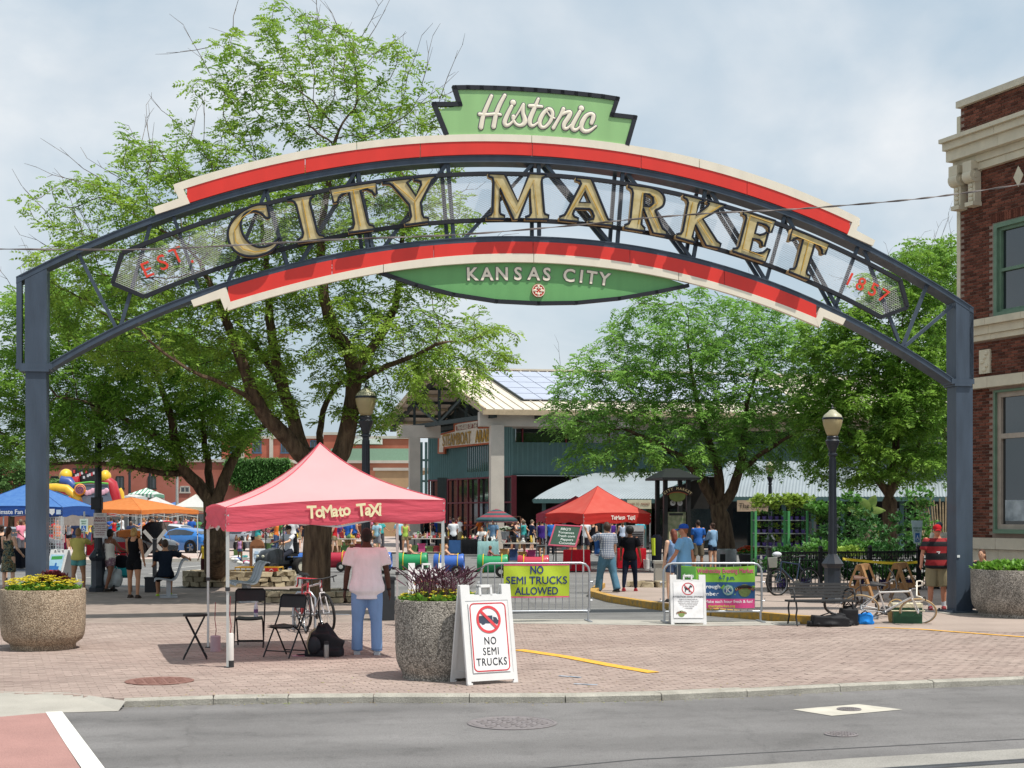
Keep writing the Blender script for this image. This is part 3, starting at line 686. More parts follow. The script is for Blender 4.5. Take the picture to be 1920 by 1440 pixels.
for k in range(4):
 a=k*math.pi/2;c_,s_=math.cos(a),math.sin(a)
 mb.tube([(.02*c_,-.055,.02*s_),(.075*c_,-.055,.075*s_)],[.006,.02],8);mb.ball((.085*c_,-.055,.085*s_),(.024,.006,.024),10,6)
 for q in(-.5,.5):mb.ball((.06*math.cos(a+q*.8),-.055,.06*math.sin(a+q*.8)),(.013,.005,.013),8,4)
 a+=math.pi/4;mb.ball((.07*math.cos(a),-.055,.07*math.sin(a)),(.02,.006,.02),8,4)
for k in range(32):
 a0,a1=2*math.pi*k/32,2*math.pi*(k+1)/32
 mb.beam((.118*math.cos(a0),-.052,.118*math.sin(a0)),(.118*math.cos(a1),-.052,.118*math.sin(a1)),.012)
mb.build('emblem_flower',mc_face,emb)
m_rl=M('year_red','#d8402c',.5)
for s_,px in(('E',(276,507)),('S',(305.5,493.5)),('T',(332,480)),('.',(356.5,486))):
 u,w=PL(*px,.035);
 o=text(s_,m_rl,gate,(u,.035,w+(.05 if s_=='.' else 0)),.40,'year_letter',ext=.015,bold=.004);o.rotation_euler=(0,R(-24),0)
for s_,px in(('1',(1592.5,524.5)),('8',(1613.5,534)),('5',(1637,544.5)),('7',(1656,555.5))):
 u,w=PL(*px,.035);o=text(s_,m_rl,gate,(u,.035,w),.385,'year_letter',ext=.015,bold=.004);o.rotation_euler=(0,R(27),0)
MB().box((pu[1]-.14,-.004,1.16),(.06,.006,.05)).build('sticker',plain('#cfd2d2'),gate)
cb=MB();CPX=[(-150,466),(0,467),(250,468),(420,461),(640,449),(860,440),(1060,424),(1200,410),(1330,400),(1460,394),(1560,387),(1700,375),(1800,363),(1920,345),(2060,322)]
cp=[D(x,y,24.5)for x,y in CPX];cp=catmull([tuple(p)for p in cp],8)
cb.tube(cp,.008,6)
for k in range(2):
 cb.tube([Vector(p)+Vector((0,.009*math.sin(i*.9+k*3.14),.012*math.cos(i*.9+k*3.14)))for i,p in enumerate(cp)],.0065,5)
tag(cb.build('overhead_cable',M('cable','#8c8480',.7,var=.3,scale=3,col2='#4c4644')),'thin twisted grey cable hanging across in front of the gateway','cable')
# ==== trees
m_bark=M('bark','#3f332b',.95,var=.4,scale=9,bump=1.0,bscale=16,col2='#74624f',stretch=(1,1,.22),spec=.1)
for n_ in m_bark.node_tree.nodes:
 if n_.type=='BUMP':n_.inputs['Distance'].default_value=.09
m_twig=m_bark
def leafmat(name,c1,c2,tr=.5):
 return M(name,c1,.5,var=.1,scale=.9,transl=tr,island=.32,col2=c2,spec=.35)
m_leafA=leafmat('leaf_bright','#789c3c','#9cb84c')
m_leafB=leafmat('leaf_mid','#6c963c','#8db048')
m_leafC=leafmat('leaf_deep','#6f9a48','#8ab454')
def frond_template(n=4):
 0
 V=[];Fq=[]
 def P(t):return np.array((t*.9-.12*t*t,0,.10*t-.42*t*t))
 for i in range(n):
  t=.18+.75*i/(n-1);p=P(t);l=.36*(1-.35*abs(t-.45)/.55)
  for s in(-1,1):
   d=np.array((.45,s*.9,-.30));d/=np.linalg.norm(d);w=np.array((.085,0,.01))
   k=len(V);V+=[p,p+d*l*.5+w,p+d*l,p+d*l*.5-w];Fq.append((k,k+1,k+2,k+3))
 p=P(.9);k=len(V);V+=[p,p+np.array((.1,.07,-.1)),p+np.array((.24,0,-.24)),p+np.array((.1,-.07,-.1))];Fq.append((k,k+1,k+2,k+3))
 return np.array(V),np.array(Fq)
FT_V,FT_F=frond_template(4)
def fronds(name,pos,dirs,size,m,parent):
 n=len(pos);pos=np.asarray(pos);d=np.asarray(dirs);d/=np.linalg.norm(d,axis=1,keepdims=True)+1e-9
 up=np.tile((0,0,1.),(n,1))+np.random.normal(0,.28,(n,3))
 y=np.cross(up,d);y/=np.linalg.norm(y,axis=1,keepdims=True)+1e-9;z=np.cross(d,y)
 s=size*np.random.uniform(.55,1.4,n)
 V=(FT_V[None,:,0,None]*d[:,None,:]+FT_V[None,:,1,None]*y[:,None,:]+FT_V[None,:,2,None]*z[:,None,:])*s[:,None,None]+pos[:,None,:]
 k=len(FT_V);nf=len(FT_F)
 Fc=(FT_F[None,:,:]+(np.arange(n)*k)[:,None,None]).reshape(-1)
 me=bpy.data.meshes.new(name);me.vertices.add(n*k);me.vertices.foreach_set('co',V.astype('f').ravel())
 me.loops.add(n*nf*4);me.loops.foreach_set('vertex_index',Fc.astype('i'))
 me.polygons.add(n*nf);me.polygons.foreach_set('loop_start',np.arange(n*nf,dtype='i')*4);me.polygons.foreach_set('loop_total',np.full(n*nf,4,'i'))
 me.materials.append(m);me.update();me.validate()
 return link(name,me,parent)
def grow_tree(label,base,limbs,blobs,n_attr,step,infl,kill,leaf_n,leaf_size,leafm,group='honey locust trees on the plaza',trunk_r=.3,seed=1,bare=0,rmin=.007,dens_top=1.0,expo=2.35):
 0
 rng=np.random.default_rng(seed);random.seed(seed)
 base=Vector(base)
 N=[];par=[];minr=[]
 def addnode(p,pa,r):N.append(np.array(p,float));par.append(pa);minr.append(r);return len(N)-1
 for li,(pts,r0,r1)in enumerate(limbs):
  P=catmull([tuple(p)for p in pts],6);L_=[P[0]]
  for q in P[1:]:
   while np.linalg.norm(q-L_[-1])>step:L_.append(L_[-1]+(q-L_[-1])/np.linalg.norm(q-L_[-1])*step)
  if N:
   A=np.array(N);pa=int(np.argmin(((A-L_[0])**2).sum(1)))
  else:pa=-1
  for i,q in enumerate(L_):
   if i==0 and pa>=0 and np.linalg.norm(q-N[pa])<step*.5:continue
   t=i/max(1,len(L_)-1);pa=addnode(q+rng.normal(0,step*.05,3)*(li>0),pa,r0+(r1-r0)*t)
 vol=np.array([b[1][0]*b[1][1]*b[1][2]for b in blobs]);cnt=(n_attr*vol/vol.sum()).astype(int)
 at=[]
 for(c,rad),k in zip(blobs,cnt):
  d=rng.normal(0,1,(k,3));d/=np.linalg.norm(d,axis=1,keepdims=True);r=rng.uniform(.12,1,(k,1))**(1/2.2)
  at.append(np.array(c)+d*r*np.array(rad))
 at=np.vstack(at);alive=np.ones(len(at),bool)
 A=np.array(N);d2=((at[:,None,:]-A[None])**2).sum(2);near=d2.argmin(1);nd=d2.min(1)
 for it in range(120):
  idx=np.where(alive&(nd<infl*infl))[0]
  if len(idx)<6:
   idx=np.where(alive)[0]
   if len(idx)<6:break
   idx=idx[np.argsort(nd[idx])[:20]]
  acc={}
  for i in idx:
   v=at[i]-A[near[i]];v/=np.linalg.norm(v)+1e-9
   k=near[i];acc[k]=acc.get(k,0)+v
  new=[]
  for k,v in acc.items():
   v=v/(np.linalg.norm(v)+1e-9)+rng.normal(0,.22,3)
   if par[k]>=0:w=A[k]-A[par[k]];v+=.35*w/(np.linalg.norm(w)+1e-9)
   v/=np.linalg.norm(v)+1e-9;p=A[k]+v*step
   new.append(p);N.append(p);par.append(int(k));minr.append(0)
  B=np.array(new);o=len(A);A=np.vstack([A,B])
  dn=((at[:,None,:]-B[None])**2).sum(2);m=dn.argmin(1);mn=dn.min(1);better=mn<nd
  near[better]=m[better]+o;nd[better]=mn[better]
  alive&=nd>kill*kill
  if len(A)>9000:break
 n=len(N);ch=[[]for _ in range(n)]
 for i,p in enumerate(par):
  if p>=0:ch[p].append(i)
 r=np.zeros(n)
 for i in range(n-1,-1,-1):
  r[i]=max(rmin,sum(r[c]**expo for c in ch[i])**(1/expo)if ch[i]else rmin)
 r=np.maximum(r,np.array(minr))
 mb=MB();done=set()
 roots=[0];first=True
 while roots:
  s=roots.pop();chain=[s]if par[s]<0 else[par[s],s];c=s
  while ch[c]:
   k=max(ch[c],key=lambda q:r[q])
   for q in ch[c]:
    if q!=k:roots.append(q)
   chain.append(k);c=k
  rr=[r[i]for i in chain]
  if par[s]>=0:rr[0]=rr[1]
  mxr=max(rr);nside=12 if mxr>.14 else 8 if mxr>.06 else 5 if mxr>.02 else 3
  pts=[A[i]for i in chain]
  if len(pts)>1:mb.tube(pts,rr,nside,cap=False)
 root=thing('honey_locust_tree',label,'tree',base,0,group)
 org_=np.array(base)
 mb.v=[tuple(np.array(v)-org_)for v in mb.v]
 tr=mb.build('trunk',m_bark,root,smooth=70)
 cand=[i for i in range(n)if r[i]<.03]
 wts=np.array([1.0/(1+(r[i]/.012)**2)for i in cand])
 crown_c=np.mean([b[0]for b in blobs],axis=0)
 zz=A[cand][:,2];top=(zz-zz.min())/(np.ptp(zz)+1e-9);wts*=(1-top*(1-dens_top));wts/=wts.sum()
 pick=rng.choice(cand,leaf_n,p=wts)
 pos=A[pick]+rng.normal(0,step*.33,(leaf_n,3))
 dirs=rng.normal(0,1,(leaf_n,3));dirs[:,2]=rng.uniform(-.5,.35,leaf_n)
 pv=np.array([A[i]-A[par[i]]if par[i]>=0 else(0,0,1)for i in pick]);dirs+=pv/step*.5
 fronds('crown',pos-org_,dirs,leaf_size,leafm,root)
 if bare:
  tw=MB();tips=[i for i in range(n)if not ch[i]]
  ext=sorted(tips,key=lambda i:-((A[i][2]-crown_c[2])*1.3+abs(A[i][0]-crown_c[0])))[:bare*2]
  for i in rng.choice(ext,min(bare,len(ext)),replace=False):
   d=A[i]-A[par[i]];d=d/np.linalg.norm(d)+np.array((0,0,.4))+rng.normal(0,.2,3);d/=np.linalg.norm(d)
   p=A[i];pts=[p];
   for k in range(3):p=p+d*rng.uniform(.25,.45)+rng.normal(0,.04,3);pts.append(p)
   tw.tube([q-org_ for q in pts],[.010,.008,.006,.004],3,cap=False)
   for k in range(3):tw.tube([pts[k+1]-org_,pts[k+1]-org_+d*.25+rng.normal(0,.1,3)],[.006,.003],3,cap=False)
  stuff(tw.build('bare_twigs',m_bark,root))
 return root
def DP(x,y,Y,dy=0):return tuple(D(x,y,Y+dy))
def blob(x,y,Y,rx,ry,rd,dy=0):
 s=(Y+dy)/F;return(np.array(D(x,y,Y+dy)),np.array((rx*s,rd,ry*s)))
Yb=32.5
limbs=[([G(592,1130)-Vector((0,0,.05)),DP(593,1060,Yb),DP(597,980,Yb),DP(600,905,Yb),DP(603,872,Yb)],.34,.30),([DP(602,885,Yb),DP(585,868,Yb),DP(560,848,Yb,-.2),DP(535,815,Yb,-.3),DP(505,788,Yb,-.5),DP(482,755,Yb,-.7),DP(465,712,Yb,-.8),DP(440,640,Yb,-1),DP(405,560,Yb,-1.2),DP(370,480,Yb,-1.3)],.22,.05),([DP(585,868,Yb),DP(563,838,Yb,.3),DP(550,785,Yb,.5),DP(536,745,Yb,.6),DP(522,690,Yb,.6),DP(505,600,Yb,.8),DP(500,500,Yb,1),DP(488,400,Yb,1)],.19,.045),([DP(603,880,Yb),DP(622,872,Yb),DP(641,850,Yb,.2),DP(652,805,Yb,.2),DP(661,760,Yb,.1),DP(664,700,Yb,0),DP(650,650,Yb,-.2),DP(625,620,Yb,-.4),DP(608,560,Yb,-.6),DP(600,470,Yb,-.8),DP(610,380,Yb,-.9),DP(630,250,Yb,-.9)],.23,.04),([DP(663,700,Yb),DP(690,660,Yb,.4),DP(720,620,Yb,.8),DP(745,560,Yb,1.1),DP(752,460,Yb,1.2),DP(770,360,Yb,1.2)],.13,.035),([DP(664,720,Yb),DP(715,690,Yb,-.6),DP(770,670,Yb,-1.2),DP(830,640,Yb,-1.8)],.085,.035),([DP(600,845,Yb,.5),DP(600,800,Yb,.8),DP(612,755,Yb,1.1),DP(640,715,Yb,1.4),DP(700,690,Yb,2)],.09,.04),([DP(536,745,Yb,.6),DP(515,700,Yb,1),DP(480,650,Yb,1.6),DP(440,600,Yb,2.2)],.12,.04),([DP(482,755,Yb,-.7),DP(420,720,Yb,-1.4),DP(350,690,Yb,-2),DP(280,640,Yb,-2.4)],.06,.03)]
blobs=[blob(570,130,Yb,180,125,1.8),blob(690,190,Yb,150,130,1.8),blob(450,170,Yb,95,120,1.5),blob(300,330,Yb,130,110,1.8),blob(400,420,Yb,250,170,2.6),blob(230,430,Yb,190,120,2.2,-.5),blob(150,500,Yb,110,110,1.8,-.5),blob(620,420,Yb,230,190,2.6),blob(790,430,Yb,130,120,2.0),blob(330,600,Yb,240,130,2.5),blob(720,620,Yb,220,110,2.6),blob(880,650,Yb,120,70,1.8),blob(830,730,Yb,130,45,1.6,-1),blob(520,640,Yb,180,150,2.2),blob(800,280,Yb,60,70,1.2),blob(700,780,Yb,90,45,1.6)]
grow_tree('tall airy honey locust with a thick forked trunk rising behind the pink tent',G(592,1130),limbs,blobs,3600,.22,1.7,.40,18500,.27,m_leafA,seed=3,bare=100,dens_top=.8)
Ya=37
limbs=[([G(405,1090)-Vector((0,0,.05)),DP(405,1040,Ya),DP(404,980,Ya),DP(402,940,Ya)],.34,.30),([DP(402,950,Ya),DP(392,935,Ya),DP(370,905,Ya),DP(345,882,Ya,-.3),DP(330,845,Ya,-.5),DP(322,790,Ya,-.6),DP(300,720,Ya,-.8),DP(260,650,Ya,-1)],.19,.04),([DP(402,950,Ya),DP(412,925,Ya),DP(428,880,Ya),DP(455,835,Ya,.3),DP(490,805,Ya,.5),DP(520,780,Ya,.8)],.18,.05),([DP(400,945,Ya),DP(392,900,Ya,.4),DP(388,850,Ya,.6),DP(378,790,Ya,.8),DP(385,720,Ya,1)],.13,.04),([DP(350,888,Ya),DP(290,885,Ya,-.6),DP(230,872,Ya,-1),DP(150,868,Ya,-1.3),DP(90,872,Ya,-1.5)],.09,.03),([DP(330,845,Ya,-.5),DP(260,800,Ya,-1),DP(180,760,Ya,-1.5),DP(90,740,Ya,-1.8)],.08,.03)]
blobs=[blob(170,610,Ya,190,110,2.6),blob(240,700,Ya,240,110,3),blob(60,740,Ya,130,100,2.6),blob(330,740,Ya,180,100,2.8),blob(200,830,Ya,210,60,2.6,-.5),blob(430,730,Ya,110,110,2.2),blob(20,810,Ya,90,60,2),blob(-40,720,Ya,100,90,2),blob(400,800,Ya,130,50,2)]
grow_tree('spreading honey locust with a low fork in the stone ring on the left pavement',G(405,1090),limbs,blobs,2600,.25,1.7,.44,16500,.30,m_leafB,seed=5,bare=25)
Yc=57
limbs=[([G(1360,1058),DP(1360,1020,Yc),DP(1352,975,Yc),DP(1345,945,Yc)],.42,.36),([DP(1345,950,Yc),DP(1325,920,Yc),DP(1310,890,Yc,-.3),DP(1280,860,Yc,-.6),DP(1230,830,Yc,-1),DP(1160,800,Yc,-1.4)],.24,.05),([DP(1345,950,Yc),DP(1350,905,Yc),DP(1340,860,Yc,.3),DP(1320,800,Yc,.5),DP(1300,720,Yc,.6),DP(1290,640,Yc,.8)],.22,.05),([DP(1348,955,Yc),DP(1370,925,Yc),DP(1385,885,Yc),DP(1395,840,Yc,.4),DP(1400,770,Yc,.6),DP(1420,690,Yc,.8)],.24,.05),([DP(1385,885,Yc),DP(1430,850,Yc,-.8),DP(1480,820,Yc,-1.4),DP(1530,790,Yc,-2)],.12,.04)]
blobs=[blob(1290,640,Yc,190,105,3),blob(1180,730,Yc,160,100,3),blob(1400,740,Yc,180,120,3.2),blob(1280,790,Yc,240,80,3.2),blob(1110,800,Yc,110,60,2.4),blob(1240,850,Yc,180,45,2.6,-1),blob(1480,680,Yc,120,110,2.6),blob(1500,790,Yc,110,70,2.4),blob(1360,620,Yc,130,70,2.4),blob(1130,860,Yc,90,35,2,-1),blob(1420,860,Yc,120,35,2.4)]
grow_tree('dense round honey locust with a leaning trunk beside the black directory kiosk',G(1360,1058),limbs,blobs,2800,.33,2.2,.52,13000,.41,m_leafC,seed=8,bare=20)
Yd=53
limbs=[([G(1668,1064),DP(1668,1000,Yd),DP(1668,950,Yd),DP(1668,925,Yd)],.30,.27),([DP(1668,930,Yd),DP(1650,905,Yd),DP(1625,870,Yd),DP(1600,830,Yd),DP(1570,770,Yd)],.16,.04),([DP(1668,930,Yd),DP(1675,890,Yd),DP(1680,820,Yd),DP(1685,720,Yd),DP(1690,600,Yd)],.18,.04),([DP(1670,925,Yd),DP(1690,890,Yd,.5),DP(1720,840,Yd,1),DP(1745,770,Yd,1)],.14,.04)]
blobs=[blob(1640,790,Yd,130,120,2.8),blob(1720,760,Yd,90,130,2.6),blob(1600,860,Yd,110,55,2.4),blob(1700,870,Yd,100,45,2.4),blob(1690,640,Yd,130,110,2.6),blob(1580,650,Yd,100,90,2.4),blob(1740,520,Yd,70,90,2),blob(1660,560,Yd,70,60,2),blob(1560,760,Yd,80,80,2)]
grow_tree('honey locust with a slim straight trunk behind the black fence and flower stands',G(1668,1064),limbs,blobs,2300,.33,2.2,.52,12000,.42,m_leafB,seed=11,bare=14)
Ye=74
limbs=[([G(1790,1037),DP(1790,960,Ye),DP(1780,880,Ye)],.3,.25),([DP(1780,880,Ye),DP(1760,760,Ye),DP(1745,640,Ye),DP(1745,540,Ye)],.2,.05),([DP(1780,880,Ye),DP(1790,760,Ye),DP(1795,640,Ye)],.2,.05)]
blobs=[blob(1745,540,Ye,75,100,2.6),blob(1770,680,Ye,100,100,3),blob(1730,800,Ye,100,90,3)]
grow_tree('bushy far honey locust half hidden by the corner of the brick building',G(1790,1037),limbs,blobs,900,.45,2.6,.65,6500,.55,m_leafC,seed=13,bare=6)
Yf=115
limbs=[([DP(20,1010,Yf),DP(22,960,Yf),DP(24,930,Yf)],.3,.2)]
blobs=[blob(22,895,Yf,60,42,3),blob(-60,890,Yf,60,50,3),blob(70,915,Yf,40,25,2.5)]
grow_tree('small far green tree low behind the blue tent',DP(20,1010,Yf),limbs,blobs,500,.6,3,.8,4500,.62,M('leaf_far','#5a7f45',.6,transl=.3,island=.25,var=.1,col2='#6f9150'),group='background trees',seed=17)
# ==== buildings
def loc_frame(o,d,off_n=None):
 0
 d=Vector((d[0],d[1],0)).normalized();n=Vector((-d.y,d.x,0))
 return o,math.atan2(d.y,d.x),d,n
m_brick=speckle(M('brick_dark','#5f372c',.9,var=.22,scale=3.0,island=.5,col2='#6d4335',bump=.3,bscale=60,spec=.15),.15,60)
m_mort=M('mortar','#8f7c70',.95)
m_stone=speckle(M('limestone','#c6bca8',.85,var=.1,scale=3,bump=.2,bscale=30),.08,60)
m_terra=M('terracotta_cream','#cdc3ab',.7,var=.08,scale=4)
m_frameg=M('window_green','#66806a',.6)
m_framet=M('window_taupe','#a79a8c',.6)
def glassm(name,col='#2b3336',rough=.06):
 return M(name,col,rough,0,var=.25,scale=1.2,spec=.9,coat=.6)
m_glass=glassm('glass_dark','#20282b')
# ---- corner building on the right (facade runs towards the camera)
cb_o=Vector((11.12,35.4,0));fd=Vector((.407,-.914,0)).normalized()
bld=thing('brick_building','red brick corner building with cream cornice and green framed windows at the right edge','building',cb_o,math.atan2(fd.y,fd.x))
nin=Vector((-fd.y,fd.x,0))
def FP(x,y):
 0
 d=Vector(((x-CX)/F,1,(HY-y)/F));t=(cb_o-CAMP).dot(nin)/d.dot(nin);p=CAMP+d*t
 return((p-cb_o).dot(fd),p.z)
LENF=7.0
ztop=FP(1800,190)[1];zc1=FP(1802,262)[1];zc0=FP(1802,305)[1]
zl1=FP(1835,601)[1];zl0=FP(1835,640)[1];zm1=FP(1845,708)[1];zm0=FP(1845,728)[1];zp1=FP(1835,1008)[1]
W2=(FP(1860,420)[0],FP(1860,420)[1],FP(1862,595)[1]);W1=(FP(1862,732)[0],FP(1862,732)[1],FP(1862,1000)[1])
wx0=W2[0];wx1=wx0+2.6
def in_open(x,z,pad=.0):
 return(wx0-pad<x<wx1+pad)and(W2[2]-pad<z<W2[1]+pad or W1[2]-pad<z<W1[1]+pad)
MB().box((LENF/2,6.2,ztop/2),(LENF,11.9,ztop-.1)).build('wall_core',M('room_dark','#26282a',.9),bld)
mo_=MB()
for a,b,c,d in((0,wx0,0,ztop-.05),(wx1,LENF,0,ztop-.05),(wx0,wx1,0,W1[2]),(wx0,wx1,W1[1],W2[2]),(wx0,wx1,W2[1],ztop-.05)):mo_.box(((a+b)/2,.156,(c+d)/2),(b-a,.186,d-c))
mo_.build('wall',m_mort,bld)
bp=[MB().box((0,0,0),(.203,.06,.059)).data('brick',m_brick),MB().box((0,0,0),(.098,.06,.062)).data('brick',m_brick)]
bricks=[]
row=0;z=zp1+.04
while z<ztop-.12:
 skip=(zc0-.75<z<zc1+.03 and False)or zc0-.02<z<zc1+.05 or zl0<z<zl1 or zm0<z<zm1
 if not skip:
  x=.03-(.107 if row%2 else 0)
  while x<6.9:
   k=0
   xc=x+.1025
   if xc-.1>-.06 and not in_open(xc,z,.08):bricks.append((max(xc,.06),z,k))
   x+=.215
 z+=.0755;row+=1
random.shuffle(bricks)
bricks.sort(key=lambda b:b[0]>2.3)
vis=[b for b in bricks if b[0]<2.4]
for x,z,k in vis[:300]:link('brick',bp[k],bld,(x,.075+random.uniform(-.004,.004),z),(0,random.uniform(-.01,.01),0))
mb=MB()
for x,z,k in vis[300:]+[b for b in bricks if b[0]>=2.4]:mb.box((x,.075+random.uniform(-.004,.004),z),(.203,.06,.059))
stuff(mb.build('brickwork',m_brick,bld))
def course(name,m,z0,z1,out_,x0=-.02,x1=LENF,parts=1):
 step=(x1-x0)/parts
 for k in range(parts):MB().box((x0+step*(k+.5),.05-out_/2+.1,(z0+z1)/2),(step-.008,out_+.3,z1-z0)).build(name,m,bld)
course('plinth_stone',m_stone,0,zp1-.28,.04,0,LENF,5);course('sill_course',m_stone,zp1-.27,zp1,.1,-.03,LENF,5)
course('band_course',m_terra,zm0,zm1,.13,-.05,LENF,6)
course('ledge_course',m_terra,zl1-.16,zl1,.2,-.06,LENF,6);course('ledge_course',m_terra,zl0+.14,zl1-.165,.1,-.04,LENF,6);course('ledge_course',m_terra,zl0,zl0+.135,.05,-.02,LENF,6)
mb=MB()
for k in range(50):mb.box((.05+k*.1,-.02,zl0+.2),(.06,.12,.09))
stuff(mb.build('dentils',m_terra,bld))
for z0,z1,o_ in((zc1-.1,zc1,.62),(zc1-.28,zc1-.105,.5),(zc0+.02,zc1-.285,.38),(zc0-.16,zc0+.015,.16),(zc0-.34,zc0-.165,.1)):
 course('cornice',m_terra,z0,z1,o_*.8,-.04-o_*.22,LENF,4)
course('coping',m_stone,ztop-.16,ztop,.06,-.05,LENF,3)
for bx in(.12,.62):
 t=MB();w=.3;h=FP(1818,300)[1]-FP(1818,378)[1]
 z0=zc0-.1;t.box((bx,-.12,z0-.14),(w,.36,.24));t.box((bx,-.06,z0-.62),(w*.8,.2,.8));t.box((bx,-.1,z0-1.05),(w*.95,.28,.1));
 rt_=Euler((0,R(90),0)).to_matrix();t.lathe([(.17,-w/2),(.17,w/2)],(bx,-.16,z0-.36),14,rt_);t.lathe([(.07,-w/2-.02),(.07,w/2+.02)],(bx,-.16,z0-.36),10,rt_)
 for k in range(4):t.ball((bx,-.18,z0-.6-k*.11),(.07,.04,.06),8,5)
 t.build('scroll_bracket',m_terra,bld,smooth=40)
MB().box((-.06,.35,(zl0+ztop-.35)/2+.3),(.12,.62,ztop-.35-zl0-.6)).build('corner_pilaster',m_terra,bld)
for px in(1907,):
 t,z=FP(px,330);MB().prism([(t-.16,.035,z),(t,.035,z+.25),(t+.16,.035,z),(t,.035,z-.25)],[(t-.16,.08,z),(t,.08,z+.25),(t+.16,.08,z),(t,.08,z-.25)]).build('diamond_inset',m_terra,bld)
t0_,z0_=FP(1846,678);pq=MB();pq.box((t0_,.03,z0_),(.36,.08,.58));
for k in range(5):pq.ball((t0_+.08*math.sin(k*2.1),-.015,z0_-.2+k*.1),(.07,.03,.055),8,5)
pq.build('carved_plaque',m_terra,bld)
def sash(x0,x1,z0,z1,mo,mi,w=.11,tr=.5,v=.075):
 f=MB()
 for a,b,c,d in((x0,x0+w,z0,z1),(x1-w,x1,z0,z1)):f.box(((a+b)/2,.12,(c+d)/2),(b-a,.16,d-c))
 f.box(((x0+x1)/2,.12,z1-w/2),(x1-x0-2*w,.16,w));f.box(((x0+x1)/2,.09,z0+.05),(x1-x0-2*w,.24,.1))
 fr=f.build('window',mo,bld)
 s=MB();zi0,zi1=z0+.1,z1-w;n=2
 xw=(x1-x0-2*w)/n
 for k in range(n):
  a,b=x0+w+xw*k,x0+w+xw*(k+1)
  for c in(a+v/2,b-v/2):s.box((c,.16,(zi0+zi1)/2),(v-.004,.09,zi1-zi0))
  zm=zi0+(zi1-zi0)*tr
  for zc in(zi0+v/2,zi1-v/2,zm):s.box(((a+b)/2,.16,zc),(xw-2*v,.085,v))
 s.build('sash',mi,fr)
 MB().box(((x0+x1)/2,.2,(zi0+zi1)/2),(x1-x0-2*w,.02,zi1-zi0)).build('pane',m_glass,fr)
sash(wx0,wx1,W2[2],W2[1],m_frameg,m_frameg);sash(wx0,wx1,W1[2],W1[1],m_frameg,m_framet,w=.055,tr=.68,v=.12)
MB().box((wx0+.7,.185,W1[2]+.55),(.9,.012,.5)).build('window_poster',M('window_white','#b9c0c4',.5,var=.4,scale=4,col2='#6f7a80'),bld)
for k in range(16):link('brick',bp[0],bld,(wx0-.05+k*.075,.07,W2[1]+.13),(0,R(90),0))
# ---- market hall with gable and solar panels
m_teal=M('teal_siding','#5d7f80',.6,var=.06,scale=2);m_teald=M('teal_dark','#3f5a5a',.6)
m_concw=speckle(M('column_concrete','#b3ada3',.9,var=.1,scale=1.2),.06,30)
m_roof=M('roof_metal','#cbc2b2',.6,var=.08,scale=1.2);m_roofedge=M('roof_edge','#a8977c',.6)
m_solar=M('solar_panel','#a6adbd',.3,.0,var=.05,scale=1.5,spec=.6,coat=.2);m_dkred=M('mullion_red','#6d2530',.55)  # solar panel colour is pale, with the sky reflection painted in
m_dark=M('dark_steel','#26302f',.6);m_shade=M('shop_shade','#2b2a28',.9,var=.4,scale=.8)  # dark colour of the shop walls holds the shade under the roofs
m_cor=M('corrugated_roof','#8c959a',.55,.2,var=.07,scale=1.0)
hall=thing('market_hall','teal market hall with concrete columns, tan gable roof and rows of solar panels','building')
E1=D(909,766,79);E1.z=7.84;gd=Vector((-.45,.89,0)).normalized();r_=Vector((.984,.177,0)).normalized()
E2=E1+gd*15.4;PK=E1.lerp(E2,.5);PK.z=10.75;RL=34
def P3(p,x,y=0,z=0):return Vector((p[0],p[1],p[2]))+r_*x+Vector((0,0,z))
def slab(mb,a,b,c,d,t):
 n=(b-a).cross(d-a).normalized()
 if n.z<0:n=-n
 mb.prism([a,b,c,d],[a-n*t,b-n*t,c-n*t,d-n*t])
mb=MB();slab(mb,E1,PK,P3(PK,RL),P3(E1,RL),.18);mb.build('roof',m_roof,hall)
mb=MB();slab(mb,PK,E2,P3(E2,RL),P3(PK,RL),.18);mb.build('roof',m_roof,hall)
mb=MB()
for k in range(1,60):
 a=P3(E1,k*.55);b=P3(PK,k*.55);n=Vector((0,0,.03));mb.beam(a+n,b+n,.05,.05)
mb.build('standing_seams',stuff and m_roof,hall)['kind']='stuff'
for a,b in((E1,PK),(PK,E2)):
 mb=MB();mb.beam(a+Vector((0,0,-.12)),b+Vector((0,0,-.12)),.12,.36);mb.build('barge_board',m_roofedge,hall)
mb=MB();mb.beam(E1+Vector((-.1,-.1,-.2)),P3(E1,RL,0,-.2),.2,.24);mb.build('gutter',m_roofedge,hall)
mb=MB();mb.beam(PK+Vector((0,0,.06)),P3(PK,RL,0,.06),.35,.1);mb.build('ridge_cap',m_roof,hall)
tr=MB()
for k in range(3):
 o=r_*(.6+k*2.6);a,b,c=E1+o-Vector((0,0,.35)),PK+o-Vector((0,0,.35)),E2+o-Vector((0,0,.35))
 tr.beam(a,c,.2,.25);tr.beam(a,b,.2,.25);tr.beam(b,c,.2,.25);m_=a.lerp(c,.5);tr.beam(m_,b,.18)
 for q in(.25,.75):
  p=a.lerp(c,q);tr.beam(p,b.lerp(a if q<.5 else c,.5),.16);tr.beam(m_,b.lerp(a if q<.5 else c,.5),.16)
tr.build('roof_truss',m_dark,hall)
for k in range(1,8):
 for a,b in((E1,PK),(E2,PK)):
  p=a.lerp(b,k/8)-Vector((0,0,.3));MB().beam(p+r_*.1,p+r_*9,.1,.16).build('purlin',m_roofedge if k%2 else m_dark,hall)
sl_=PK-E1;sn=(sl_.cross(r_)).normalized();sn=sn if sn.z>0 else-sn
